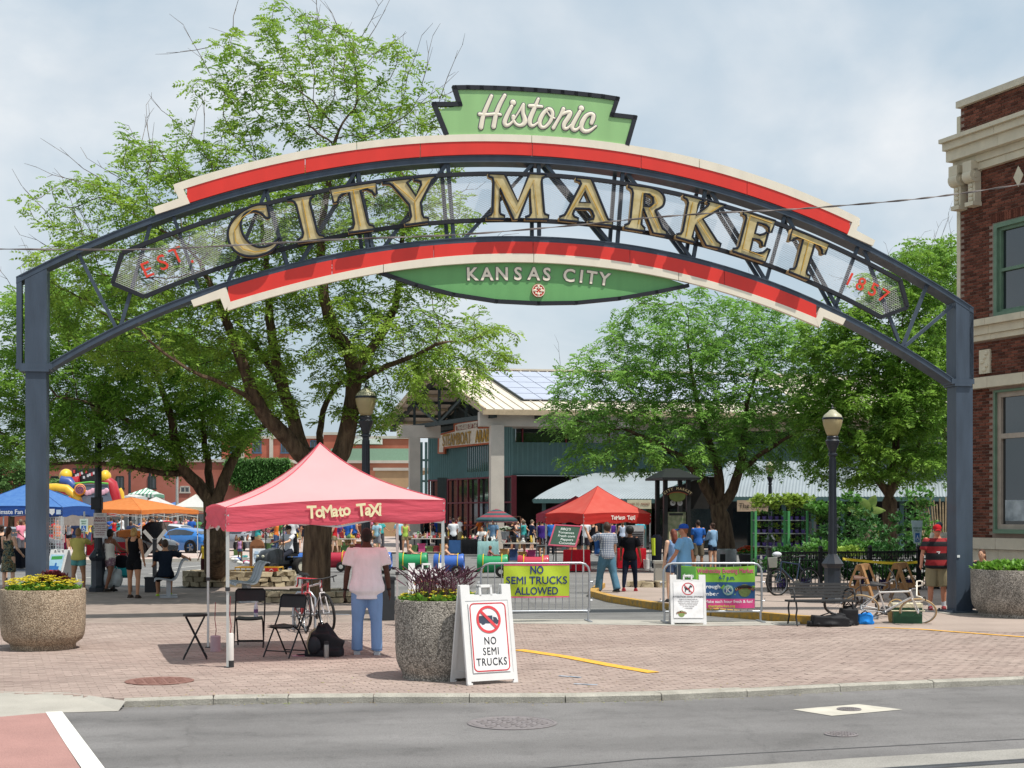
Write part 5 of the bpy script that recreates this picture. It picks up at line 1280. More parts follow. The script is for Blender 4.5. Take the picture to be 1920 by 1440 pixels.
def banner(par,label,x0,x1,z0,z1,m,seed,sag=.03):
 nx,nz=26,12;rows=[];random.seed(seed)
 f=lambda x,z:-.035-.018*math.sin(x*5+seed)-.012*math.sin(x*11+z*7)-.02*(1-abs(2*(z-z0)/(z1-z0)-1))
 for j in range(nz+1):
  z=z0+(z1-z0)*j/nz;row=[]
  for i in range(nx+1):
   x=x0+(x1-x0)*i/nx;e=-sag*math.sin(math.pi*i/nx)*(j/nz);row.append((x,f(x,z),z+e))
  rows.append(row)
 mb=MB();mb.grid(rows);o=mb.build('banner',m,None,smooth=80)
 w=par.matrix_basis.copy();o.location=par.location;o.rotation_euler=par.rotation_euler
 tag(o,label,'banner','banners tied to the barricades');return o,f
m_lime=M('banner_lime','#b9cf3a',.6,var=.05,scale=3,transl=.25);m_nav=M('print_navy','#22336e',.6);m_mag=M('print_magenta','#cf4a78',.6)
def bx_(px,pa,pb):
 d=(pb-pa).normalized();Lh=(pb-pa).length;lo,hi=-1.0,Lh+1
 for _ in range(40):
  m=(lo+hi)/2;p=pa+d*m;lo,hi=(m,hi)if CX+p.x/p.y*F<px else(lo,m)
 return lo-Lh/2
x0,x1=bx_(944,pa,pb),bx_(1067,pa,pb)
bn,bf=banner(bar1,'lime yellow banner reading NO SEMI TRUCKS ALLOWED on the left barricade',x0,x1,.46,1.08,m_lime,2)
def cloth_text(par,bf,s_,x,z,sz,m,width=None,bold=.02,name='lettering'):
 d=text_data(s_,sz,bold,.0015);
 xs=[v.co.x for v in d.vertices];w0=max(xs)-min(xs);k=width/w0 if width else 1
 for v in d.vertices:
  X=v.co.x*k+x;Z=v.co.z+z;v.co=(X,v.co.y+bf(X,Z)-.006,Z)
 d.materials.append(m);return link(name,d,par)
w_=x1-x0
for s_,z,wd in(('NO',.97,.20),('SEMI TRUCKS',.775,.93),('ALLOWED',.575,.66)):cloth_text(bn,bf,s_,(x0+x1)/2,z,.2,m_nav,w_*wd*1.0)
for z in(1.07,.47):mb=MB();mb.grid([[(x0+w_*i/20,bf(x0+w_*i/20,z)-.004,z-.012)for i in range(21)],[(x0+w_*i/20,bf(x0+w_*i/20,z)-.004,z+.012)for i in range(21)]]);mb.build('edge_stripe',m_mag,bn)
pa,pb=G(1244,1167),G(1428,1166)
bar2,L2=barricade('galvanised barricade with a green and blue evening market banner on the right',pa,pb)
x0,x1=bx_(1276,pa,pb),bx_(1414,pa,pb);w_=x1-x0
m_ban=M('banner_green','#7fb53a',.6,var=.05,transl=.25);m_banb=M('banner_blue','#1f4a78',.6,var=.08);m_banp=M('banner_pink','#c8437c',.6,var=.05)
bn,bf=banner(bar2,'evening market banner in lime, navy and pink bands on the right barricade',x0,x1,.26,1.06,m_ban,5)
def strip_on(z0,z1,m,name='printed_band',a=0,b=1):
 mb=MB();mb.grid([[(x0+w_*(a+(b-a)*i/20),bf(x0+w_*(a+(b-a)*i/20),z)-.004,z)for i in range(21)]for z in(z0,(z0+z1)/2,z1)]);mb.build(name,m,bn,smooth=60)
strip_on(.44,.75,m_banb);strip_on(.262,.438,m_banp);strip_on(.755,1.04,M('banner_green_dark','#4f8a3a',.6),'printed_panel',0,.2)
cloth_text(bn,bf,'Wednesday Evening Market',x0+w_*.60,.96,.13,m_banp,w_*.76,.015);cloth_text(bn,bf,'4-7 p.m.',x0+w_*.62,.83,.12,m_banb,w_*.22)
m_pw=M('print_white','#e4e6e6',.6)
cloth_text(bn,bf,'Artists',x0+w_*.1,.87,.1,m_pw,w_*.14);cloth_text(bn,bf,'May through',x0+w_*.32,.665,.1,m_pw,w_*.42);cloth_text(bn,bf,'September',x0+w_*.31,.53,.1,m_pw,w_*.40)
cloth_text(bn,bf,'Get healthy! Make each hour fresh & fun!',x0+w_*.5,.385,.08,m_pw,w_*.94,.01);cloth_text(bn,bf,'thecitymarket.org',x0+w_*.55,.3,.07,M('print_lime','#c3d24a',.6),w_*.36)
def put(d,name,m,off):
 for v in d.vertices:v.co=(v.co.x+x0+w_*.86,bf(v.co.x+x0+w_*.86,v.co.z)+off+.022,v.co.z)
 d.materials.append(m);return link(name,d,bn)
arch_logo(bn,0,.6,.4,put)
def put(d,name,m,off):
 for v in d.vertices:v.co=(v.co.x+x0+w_*.635,bf(v.co.x+x0+w_*.635,v.co.z+.6)-.006+off,v.co.z+.6)
 d.materials.append(m);return link(name,d,bn)
put(poly_data(circ(.1,24),[],.002),'emblem_disc',M('emblem_aqua','#8fc9c2',.6),0);put(poly_data(circ(.085,24),[circ(.075,24)],.002),'emblem_ring',m_pw,-.002);put(text_data('K',.13,.03,.001),'emblem_letter',m_pw,-.003)
# ---- pop-up tents
m_tpole=M('tent_pole','#c9ccc9',.4,.4,var=.06)
def popup(label,corners,eave,peak,valance,m_roof_,m_val,group='pop-up canopy tents',txt=None,mt=None,sag=.30,legz=0.0,peak_xy=None,val_front=True,skirt=True,cat='tent',arch=0):
 0
 c0=sum(corners,Vector())/4;t=thing('canopy_tent',label,cat,(c0.x,c0.y,0),0,group)
 C=[p-Vector((c0.x,c0.y,0))for p in corners];E=[Vector((p.x,p.y,h))for p,h in zip(C,eave)]
 top=Vector((0,0,peak));n=12;names=['front','right','back','left']
 def roofpt(i,u,v):
  a,b=E[i],E[(i+1)%4];e=a.lerp(b,u);e=e+Vector((0,0,(arch+.05)*math.sin(math.pi*u)*(1-v)**2))
  z=e.z+(top.z-e.z)*(v*(1-sag)+sag*v*v*v);z+=.05*math.sin(math.pi*v)*(abs(2*u-1)**2-.4)*.7
  p=e.lerp(Vector((top.x,top.y,0)),v);return Vector((p.x,p.y,z))
 for i in range(4):
  mb=MB();mb.grid([[roofpt(i,u/n,v/n)for u in range(n+1)]for v in range(n+1)]);mb.build('roof_panel',m_roof_,t,smooth=60)
  mb=MB();nrm=(E[(i+1)%4]-E[i]).cross(Vector((0,0,1))).normalized();rows=[]
  def fold(u,v):return .012*math.sin(v*15+u*3)*(1 if i in(0,3)else .5)*(abs(2*u-1)**.5+.2)
  for v in range(7):
   rows.append([roofpt(i,u/24,0)+Vector((0,0,-valance*v/6*(1+.08*math.sin(u*.7))))+nrm*(.008+fold(u/24,v/6))for u in range(25)])
  mb.grid(rows);mb.build('valance',m_val,t,smooth=70)
  a=E[i];mb=MB();mb.tube([roofpt(i,0,v/10)+Vector((0,0,.004))for v in range(11)],.008,5);mb.build('hip_seam',m_val,t)
  mb=MB();x,y=C[i].x*.985,C[i].y*.985;mb.box((x,y,eave[i]*.74),(.04,.04,eave[i]*.52));mb.box((x,y,eave[i]*.28),(.03,.03,eave[i]*.56));mb.build('leg',m_tpole,t);
  mb=MB();mb.box((x,y,.006),(.08,.08,.012));mb.box((x,y,eave[i]*.49),(.055,.055,.05));mb.build('foot',plain('#35373a'),t)
  b=E[(i+1)%4];mb=MB()
  for k in range(2):
   p,q,m_=a.lerp(b,k/2)*.985,a.lerp(b,(k+1)/2)*.985,Vector((0,0,-.28))
   mb.beam(p-Vector((0,0,.05)),q+m_,.016,.028);mb.beam(p+m_,q-Vector((0,0,.05)),.016,.028)
  mb.build('scissor_bar',m_tpole,t)
 if txt:
  a,b=E[0],E[1];ang=math.atan2((b-a).y,(b-a).x);L_=(b-a).length;nrm=(b-a).cross(Vector((0,0,1))).normalized()
  for ch,u,z,sz,tilt in txt:
   d=text_data(ch,sz,.03,.001,wide=.9);d.materials.append(mt);p=roofpt(0,u,0)+Vector((0,0,-valance*z))+nrm*.03
   o=link('lettering',d,t,p);o.rotation_euler=(0,R(tilt)-math.atan2(b.z-a.z,L_),ang)
 return t,E,C
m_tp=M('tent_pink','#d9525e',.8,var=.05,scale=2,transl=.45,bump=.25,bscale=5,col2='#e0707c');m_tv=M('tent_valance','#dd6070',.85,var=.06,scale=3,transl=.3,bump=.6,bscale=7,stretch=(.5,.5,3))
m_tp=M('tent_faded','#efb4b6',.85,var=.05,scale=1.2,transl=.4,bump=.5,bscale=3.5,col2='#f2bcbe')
m_tt=M('tent_letter','#e8dcb0',.7)
p0=G(424,1252);e17=Vector((math.cos(R(17)),math.sin(R(17)),0));n17=Vector((-math.sin(R(17)),math.cos(R(17)),0));LT_=2.97
cs=[p0,p0+e17*LT_,p0+e17*LT_+n17*LT_,p0+n17*LT_]
fun=[('T',0,0),('o',.02,0),('M',-.02,-6),('a',.02,4),('t',0,-4),('o',.06,3),(' ',0,0),('T',.02,-4),('a',.03,6),('X',0,-5),('i',.1,4)]
wd=[1,.8,1.1,.75,.6,.8,.9,.9,.75,.85,.4];x=0;tx=[]
for(ch,dz,ti),w in zip(fun,wd):
 if ch!=' ':tx.append((ch,.36+(x+w/2)/sum(wd)*.34,.50-dz*.8,.235 if ch.isupper()else .22,ti))
 x+=w
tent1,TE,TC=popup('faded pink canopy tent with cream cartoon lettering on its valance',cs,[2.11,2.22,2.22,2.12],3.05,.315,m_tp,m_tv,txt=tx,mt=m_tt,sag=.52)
m_pvc=M('pvc_white','#c9c4bf',.5,var=.06);m_pvcp=M('pvc_pink','#b59aa0',.5,var=.06)
for p,m,lab,h in((G(432,1251),m_pvc,'white pipe weight with a black end standing by the front tent leg',.44),(G(404,1221),m_pvcp,'pinkish grey bucket weight hanging by the rear left tent leg',.22)):
 w=thing('tent_weight',lab,'tent weight',p,0,'tent leg weights');r=.045 if h>.3 else .075
 MB().lathe([(r,.06 if h>.3 else .0),(r,h),(r*.8,h+.012),(0,h+.012)],n=20).build('pipe',m,w,smooth=40)
 if h>.3:MB().lathe([(r*1.04,0),(r*1.04,.09),(r,.091)],n=20).build('end_cap',plain('#2b2b2d'),w)
 MB().tube([(0,0,h),(.01,0,h+.1),(-.01,0,h+.25),(0,.0,h+.5)],.006,5).build('cord',plain('#8a3b3f'),w)
 # ---- folding chairs and stool
m_chb=M('chair_black','#1c1b1d',.55,var=.1);m_cht=M('chair_steel','#17181b',.35,.5)
def fold_chair(label,loc,rz):
 t=thing('folding_chair',label,'chair',loc,rz,'black folding chairs');w=.22;r=.012
 for s_ in(-1,1):
  mb=MB();mb.tube([(s_*w,-.24,.012),(s_*w,.0,.40),(s_*w,.12,.60),(s_*w,.17,.84)],r,7);mb.build('leg',m_cht,t,smooth=50)
  mb=MB();mb.tube([(s_*(w-.025),.26,.012),(s_*(w-.025),.03,.38),(s_*(w-.025),-.10,.45)],r,7);mb.build('leg',m_cht,t,smooth=50)
 mb=MB();mb.tube([(-w,.17,.84),(-w+.03,.175,.875),(w-.03,.175,.875),(w,.17,.84)],r,7);mb.tube([(-w,-.19,.1),(w,-.19,.1)],r*.8,6);mb.tube([(-w+.025,.22,.08),(w-.025,.22,.08)],r*.8,6);mb.build('stretcher',m_cht,t,smooth=50)
 mb=MB();rows=[]
 for j in range(5):
  y=-.20+.38*j/4;rows.append([(x*.205*(1-.12*(j/4)),y,.452-.018*math.cos(x*1.4)+.012*(j/4))for x in(-1,-.6,-.2,.2,.6,1)])
 mb.grid(rows);mb.grid([[(a,b,c-.02)for a,b,c in r_0]for r_0 in rows]);mb.build('seat',m_chb,t,smooth=60)
 mb=MB();rows=[]
 for j in range(4):
  z=.69+.17*j/3;rows.append([(x*.215,.135+.035*(j/3)+.03*(1-x*x),z+(.012*(1-x*x)if j==3 else 0))for x in(-1,-.6,-.2,.2,.6,1)])
 mb.grid(rows);mb.grid([[(a,b+.018,c)for a,b,c in r_0]for r_0 in rows]);mb.build('backrest',m_chb,t,smooth=60)
 return t
ch1=fold_chair('black folding chair under the tent with a water bottle on its seat',G(468,1213),R(6))
ch2=fold_chair('black folding chair turned sideways next to the backpack under the tent',G(537,1232),R(38))
ch2.rotation_euler.z=R(-28)
st=thing('folding_stool','tall black folding stool standing just outside the tent leg','stool',G(366,1236),R(12));H_=.62
for s_ in(-1,1):
 for q in(-1,1):MB().tube([(q*.16,s_*.13,.01),(-q*.13,s_*.10,H_-.02)],.011,7).build('leg',m_cht,st)
mb=MB();mb.lathe([(.165,H_-.02),(.17,H_),(.165,H_+.012),(0,H_+.014)],n=24);mb.build('seat',m_chb,st);mb=MB()
for q in(-1,1):mb.tube([(q*.12,-.12,.1),(q*.12,.12,.1)],.008,6)
for s_ in(-1,1):mb.tube([(0,s_*.115,.31),(0,-s_*.115*0+s_*.115,.31)],.01,5)if False else None
mb.build('stretcher',m_cht,st)
wb=thing('water_bottle','small clear plastic water bottle standing on the folding chair seat','bottle',ch1.location+Vector((.10,-.02,.462)))
m_pet=M('bottle_plastic','#b9bfc9',.12,0,spec=.8,var=.1)
MB().lathe([(.03,0),(.033,.01),(.031,.09),(.033,.14),(.024,.18),(.013,.2),(.013,.21)],n=16).build('bottle_body',m_pet,wb,smooth=40);MB().lathe([(.015,.208),(.015,.228),(0,.229)],n=12).build('cap',plain('#d9d9dc'),wb);MB().lathe([(.0335,.06),(.0335,.115)],n=16).build('label_wrap',plain('#6d4f7c'),wb)
# ---- backpack, flask, paper with phone
bk=thing('backpack','black backpack slumped on the bricks beside the chair','backpack',G(606,1230),R(-8));mb=MB();m_bkp=M('nylon_black','#17161c',.7,bump=.4,bscale=10,var=.2)
mb.box((-.04,.05,.17),(.3,.2,.34),(R(8),R(-4),0));mb.box((-.02,.08,.36),(.2,.14,.14),(R(10),R(18),0));mb.box((.14,.05,.14),(.24,.2,.26),(0,R(24),R(10)));mb.box((.02,0,.05),(.52,.26,.1));mb.tube([(-.16,.1,.3),(.02,.08,.44),(.2,.06,.2)],.05,8);rmb=remesh(mb,.018,4);rmb.materials.append(m_bkp);rmb.name='bag_body';link('bag_body',rmb,bk)
mb=MB();mb.ball((-.10,-.13,.16),(.10,.05,.13),12,8);mb.build('front_pocket',M('nylon_dark','#202229',.6),bk,smooth=50);mb=MB();mb.tube([(-.05,.0,.42),(-.06,-.03,.47),(-.0,-.03,.48),(.02,0,.42)],.012,6);mb.build('handle',m_bkp,bk);mb=MB()
mb.tube([(-.17,-.12,.04),(-.19,-.15,.2),(-.16,-.10,.34),(-.1,-.05,.4)],.014,6);mb.build('strap',M('strap_tan','#8f856b',.7),bk)
fl=thing('steel_flask','brushed steel flask standing in front of the backpack','flask',G(612,1234));MB().lathe([(.036,0),(.036,.17),(.033,.19),(0,.19)],n=18).build('flask_body',M('flask_steel','#9a9693',.3,.8),fl,smooth=40);MB().lathe([(.034,.19),(.032,.235),(0,.238)],n=16).build('lid',plain('#26262a'),fl)
pp=thing('paper_sheet','pink paper sheet with a black phone lying on the bricks','paper',G(564,1230),R(15));MB().box((0,0,.006),(.24,.17,.006)).build('sheet',plain('#c99aa8'),pp)
ph=thing('phone','black phone with red edge lying on the pink paper','phone',G(564,1230)+Vector((.02,0,.01)),R(25));MB().box((0,0,.012),(.14,.08,.02)).build('phone_body',plain('#1a1a1e',.3),ph);MB().box((0,0,.005),(.15,.09,.008)).build('case',plain('#8e2b34'),ph)
# ---- lamp posts
m_lampg=M('lamp_paint','#20262f',.45,var=.15,scale=4,coat=.2);m_globe=M('lamp_globe','#c9b98c',.35,var=.06,transl=.35,spec=.6);m_globec=M('lamp_cap','#b9b79c',.4,transl=.2)
def lamp(label,loc,H,sc=1.0,globe=True,low=True):
 t=thing('street_lamp',label,'street lamp',loc,0,'globe street lamps');hb=1.02
 mb=MB();mb.lathe([(.25,0),(.25,.1),(.21,.14),(.19,.18),(.19,hb-.22),(.24,hb-.16),(.25,hb-.12),(.2,hb-.05),(.12,hb+.06),(.1,hb+.1)],n=8);mb.build('base',m_lampg,t,smooth=30)
 zt=H-.98*sc;mb=MB();n=16;k=12
 mb.lathe([(.1*sc,hb+.05),(.098*sc,hb+.4),(.075*sc,zt-.15),(.075*sc,zt-.12),(.11*sc,zt-.1),(.11*sc,zt-.06),(.075*sc,zt-.04)],n=16);mb.build('shaft',m_lampg,t,smooth=30)
 for j in range(10):a=2*math.pi*j/10;MB().tube([(.095*sc*math.cos(a),.095*sc*math.sin(a),hb+.12),(.074*sc*math.cos(a),.074*sc*math.sin(a),zt-.18)],.012,4).build('flute',m_lampg,t)
 if globe:
  mb=MB();mb.lathe([(.075*sc,zt-.04),(.09*sc,zt+.02),(.16*sc,zt+.2*sc),(.17*sc,zt+.24*sc),(.13*sc,zt+.28*sc),(.14*sc,zt+.33*sc),(.12*sc,zt+.36*sc)],n=16);mb.build('capital',m_lampg,t,smooth=30)
  z=zt+.36*sc;MB().lathe([(.11*sc,z),(.15*sc,z+.06*sc),(.215*sc,z+.26*sc),(.232*sc,z+.36*sc),(.228*sc,z+.4*sc)],n=24).build('globe',m_globe,t,smooth=60)
  MB().lathe([(.24*sc,z+.385*sc),(.245*sc,z+.40*sc),(.24*sc,z+.43*sc),(.225*sc,z+.435*sc)],n=24).build('globe_band',m_lampg,t,smooth=30)
  MB().lathe([(.225*sc,z+.435*sc),(.2*sc,z+.49*sc),(.12*sc,z+.555*sc),(.1*sc,z+.57*sc),(.08*sc,z+.6*sc),(.02*sc,z+.625*sc)],n=24).build('globe_cap',m_globec,t,smooth=40)
  mb=MB();mb.lathe([(.03*sc,z+.62*sc),(.035*sc,z+.66*sc),(.012*sc,z+.69*sc),(.02*sc,z+.72*sc),(0,z+.75*sc)],n=10);mb.build('finial',m_lampg,t,smooth=30)
 return t
l1=G(686,1135);lamp('black street lamp with cream globe rising just right of the tent peak',l1,HC+(963-727)/SC(1135))
l2=G(1561,1131);lamp('black street lamp with amber globe beside the plant stands and sawhorses',l2,HC+(963-768)/SC(1131),.96)
l3=D(1444,1000,62);l3.z=0;lamp('distant street lamp with amber globe above the potted plant stand',l3,HC+(963-866)/2667*62,.9)
l4=G(184,1109);t=lamp('black lamp post wearing a private parking sign on the left pavement',l4,HC+(963-735)/SC(1109),1,globe=True)
s_=SC(1109);z=HC+(963-944)/s_
bxs=thing('junction_box','small black metal box clamped on the left lamp post above the parking sign','box',(l4.x,l4.y-.1,z));MB().box((0,0,0),(.27,.16,.32)).build('housing',plain('#17191c',.5),bxs);MB().box((0,-.09,.0),(.22,.02,.27)).build('door',plain('#1d1f23',.5),bxs)
z=HC+(963-985)/s_;sg=thing('parking_sign','white private parking notice with dense red lettering on the left lamp post','sign',(l4.x+.10,l4.y-.16,z));MB().box((0,0,0),(.34,.02,.64)).build('board',plain('#cfc9c6'),sg)
m_dr=plain('#7c2630');text('NOTICE',plain('#3f3f48'),sg,(0,-.012,.27),.05);text('PRIVATE\nPARKING',m_dr,sg,(0,-.012,.15),.075,bold=.02,line=.85)
for k in range(6):text(['UNAUTHORIZED','VEHICLES WILL','BE TOWED AWAY','AT THE OWNERS','EXPENSE DAY','AND NIGHT'][k],m_dr,sg,(0,-.012,.03-k*.055),.042,bold=.01)
ds=G(158,1082);t=thing('accessible_sign','small accessible parking sign between the parking notice and woman in yellow','sign',ds);MB().tube([(0,0,0),(0,0,2.1)],.03,8).build('post',m_galv,t);zz=HC+(963-985)/SC(1082)
MB().box((0,-.04,zz),(.26,.015,.42)).build('board',plain('#c3d2c9'),t);MB().box((0,-.052,zz-.09),(.15,.008,.16)).build('blue_field',plain('#2b5fa8'),t)
def wheelchair(par,x,y,z,s,m):
 mb=MB();mb.ball((x-.01*s,y,z+.32*s),(.07*s,.004,.07*s),8,6)
 for a,b in(((-.02,.24),(-.02,0)),((-.02,.02),(.16,.02)),((.16,.02),(.22,-.2)),((-.02,.12),(.14,.12))):mb.beam((x+a[0]*s,y,z+a[1]*s),(x+b[0]*s,y,z+b[1]*s),.06*s,.006,up=(0,1,0))
 for k in range(9):a,b=R(100+k*26),R(126+k*26);mb.beam((x+.2*s*math.cos(a),y,z-.08*s+.2*s*math.sin(a)),(x+.2*s*math.cos(b),y,z-.08*s+.2*s*math.sin(b)),.05*s,.006,up=(0,1,0))
 mb.build('wheelchair_symbol',m,par)
wheelchair(t,0,-.06,zz-.11,.2,m_pw);text('PERMIT',plain('#3d7a5a'),t,(0,-.05,zz+.13),.055);text('ONLY',plain('#3d7a5a'),t,(0,-.05,zz+.06),.055)
xb=thing('crossbuck','weathered white wooden X of two crossed boards by the blue car','sign',G(291,1062));s_=SC(1062);zc=HC+(963-1019)/s_
for a in(48,-52):MB().box((0,.02*(a>0),zc),(1.32,.02,.13),(0,R(a),0)).build('board',plain('#b3aca5'),xb)
MB().box((0,.05,zc/2),(.07,.05,zc)).build('post',plain('#a39a90'),xb)
bo=thing('bollard','thin black bollard between the woman in black and the seated man','bollard',G(290,1082));hb=2.03-(1010-963)/SC(1082)
MB().lathe([(.07,0),(.07,hb-.06),(.085,hb-.05),(.085,hb-.02),(.05,hb),(0,hb)],n=14).build('shaft',plain('#1b1d21',.5),bo,smooth=30)
# ---- perforated steel benches
m_bench=M('bench_silver','#a3a7ab',.42,.55,var=.06)
def wave_bench(label,loc,rz,L_=1.5):
 t=thing('steel_bench',label,'bench',loc,rz,'perforated silver benches');prof=[(-.33,.40),(-.30,.45),(-.22,.465),(-.05,.44),(.08,.43),(.16,.47),(.22,.58),(.27,.74),(.33,.88),(.40,.92),(.45,.90)]
 pr=[tuple(p)for p in catmull(prof,4)];nslat=3
 for k in range(nslat):
  x0,x1=-L_/2+L_*k/nslat+.01,-L_/2+L_*(k+1)/nslat-.01;rows=[[(x,a,b)for x in np.linspace(x0,x1,7)]for a,b in pr];mb=MB();mb.grid(rows);mb.grid([[(x,y+.01,z-.012)for x,y,z in r0]for r0 in rows]);mb.build('seat_shell',m_bench,t,smooth=60)
  mb=MB()
  for x in(x0,x1):mb.tube([(x,a,b)for a,b in pr],.016,6)
  mb.build('edge_rail',m_bench,t,smooth=60)
 for s_ in(-.5,.5):
  mb=MB();mb.box((s_*L_*.6,.0,.2),(.09,.1,.4));mb.box((s_*L_*.6,0,.015),(.16,.42,.03));mb.build('pedestal',m_bench,t)
 return t
wave_bench('perforated silver bench seen end-on between the tent legs',G(462,1128),R(-72),1.3)
bsm=wave_bench('perforated silver bench with the man in navy sitting on it',G(316,1119),R(-76),1.3)
# ---- stone rings round the trees
m_lime2=M('rubble_stone','#8f826b',.92,var=.25,scale=3,bump=.8,bscale=12,island=.25,col2='#a5987e')
def stone_ring(label,c,rx,ry,h,rows=3):
 t=thing('stone_ring',label,'planter wall',c,0,'rubble stone tree rings');n=max(10,int(2*math.pi*max(rx,ry)/.42))
 for j in range(rows):
  for k in range(n):
   a=2*math.pi*(k+.5*(j%2))/n+random.uniform(-.03,.03);w=2*math.pi*math.hypot(rx*math.sin(a),ry*math.cos(a))/n;hh=h/rows
   mb=MB();mb.box((0,0,0),(w*random.uniform(.88,.97),random.uniform(.26,.36),hh*random.uniform(.86,.97)))
   mb.v=[(x+random.uniform(-.035,.035),y+random.uniform(-.035,.035),z+random.uniform(-.016,.016))for x,y,z in mb.v]
   o=mb.build('stone',m_lime2,t);o.location=(rx*math.cos(a),ry*math.sin(a),hh*(j+.5));o.rotation_euler=(0,0,math.atan2(ry*math.cos(a),-rx*math.sin(a))+random.uniform(-.06,.06))
 MB().lathe([(1.0,0),(0,.03)],n=24).build('soil',M('mulch','#4f4034',.95,var=.3,scale=8),t,loc=(0,0,h*.8)).scale=(rx,ry,1)
 return t
ra=G(405,1089);stone_ring('pale rubble stone ring round the left forked tree',Vector((G(448,1098).x,G(448,1098).y,0)),1.42,.75,.42,3)
stone_ring('low grey stone ring round the tree behind the tent',G(600,1127),1.35,.62,.26,2)
# ---- bin and utility bits
tb=thing('trash_can','black square trash can behind the man in the tinted shirt','trash can',G(700,1162)+Vector((.18,0,0)),R(10));MB().box((0,0,.38),(.42,.42,.76)).build('bin_body',plain('#2c2f33'),tb);MB().box((0,0,.79),(.46,.46,.06)).build('lid',plain('#232529'),tb)
# ==== people
SK={'dark':'#4a2e22','brown':'#7a4f38','tan':'#b07f60','fair':'#cf9f82','pale':'#d8ad92','red':'#bf8266'}
def skinm(k):return M('skin_'+k,SK[k],.55,var=.05,scale=6,spec=.35)
def hairm(c):return M('hair_'+c.replace('#',''),c,.6,var=.3,scale=30,bump=.6,bscale=60,stretch=(1,1,.2))
def plaid(name,base,a,b,sc=9.0):
 m=M(name,base,.9,var=.04);t=m.node_tree;N=t.nodes;K=t.links.new;p=N['Principled BSDF']
 tcn=N.new('ShaderNodeTexCoord');cur=None
 col=N.new('ShaderNodeRGB');col.outputs[0].default_value=(*lin(base),1);cur=col.outputs[0]
 for ax,c,s,w in(('X',a,sc,.72),('Z',a,sc,.72),('X',b,sc*2,.9),('Z',b,sc*2,.9)):
  wv=N.new('ShaderNodeTexWave');wv.bands_direction=ax;wv.inputs['Scale'].default_value=s*.314;wv.inputs['Distortion'].default_value=.4;wv.inputs['Detail Scale'].default_value=.5;K(tcn.outputs['Object'],wv.inputs['Vector'])
  r=N.new('ShaderNodeValToRGB');r.color_ramp.elements[0].position=w-.04;r.color_ramp.elements[1].position=w+.04;K(wv.outputs['Fac'],r.inputs[0])
  mu=N.new('ShaderNodeMath');mu.operation='MULTIPLY';mu.inputs[1].default_value=.75;K(r.outputs[0],mu.inputs[0])
  x=N.new('ShaderNodeMixRGB');K(mu.outputs[0],x.inputs[0]);K(cur,x.inputs[1]);x.inputs[2].default_value=(*lin(c),1);cur=x.outputs[0]
 K(cur,p.inputs['Base Color']);return m
def zbands(name,stops,rough=.85):
 0
 m=M(name,stops[0][1],rough,var=.04);t=m.node_tree;N=t.nodes;K=t.links.new;p=N['Principled BSDF']
 tcn=N.new('ShaderNodeTexCoord');sp=N.new('ShaderNodeSeparateXYZ');K(tcn.outputs['Object'],sp.inputs[0])
 mr=N.new('ShaderNodeMapRange');mr.inputs['From Min'].default_value=0;mr.inputs['From Max'].default_value=2;K(sp.outputs['Z'],mr.inputs[0])
 r=N.new('ShaderNodeValToRGB');r.color_ramp.interpolation='CONSTANT';e=r.color_ramp.elements
 e[0].position=0;e[0].color=(*lin(stops[0][1]),1);e[1].position=stops[1][0]/2;e[1].color=(*lin(stops[1][1]),1)
 for z,c in stops[2:]:q=e.new(z/2);q.color=(*lin(c),1)
 K(mr.outputs[0],r.inputs[0]);K(r.outputs[0],p.inputs['Base Color']);return m
def print_fabric(name,cols,sc=14):
 m=M(name,cols[0],.9,var=.04);t=m.node_tree;N=t.nodes;K=t.links.new;p=N['Principled BSDF']
 tcn=N.new('ShaderNodeTexCoord');v=N.new('ShaderNodeTexNoise');v.inputs['Scale'].default_value=sc;v.inputs['Detail'].default_value=2;K(tcn.outputs['Object'],v.inputs['Vector'])
 r=N.new('ShaderNodeValToRGB');r.color_ramp.interpolation='CONSTANT';e=r.color_ramp.elements;n=len(cols)
 e[0].position=0;e[0].color=(*lin(cols[0]),1);e[1].position=.40;e[1].color=(*lin(cols[1]),1)
 for k in range(2,n):q=e.new(.40+.22*(k-1)/(n-1));q.color=(*lin(cols[k]),1)
 K(v.outputs['Fac'],r.inputs[0]);K(r.outputs[0],p.inputs['Base Color']);return m
def fabric(c):return c if isinstance(c,bpy.types.Material)else cloth(c)
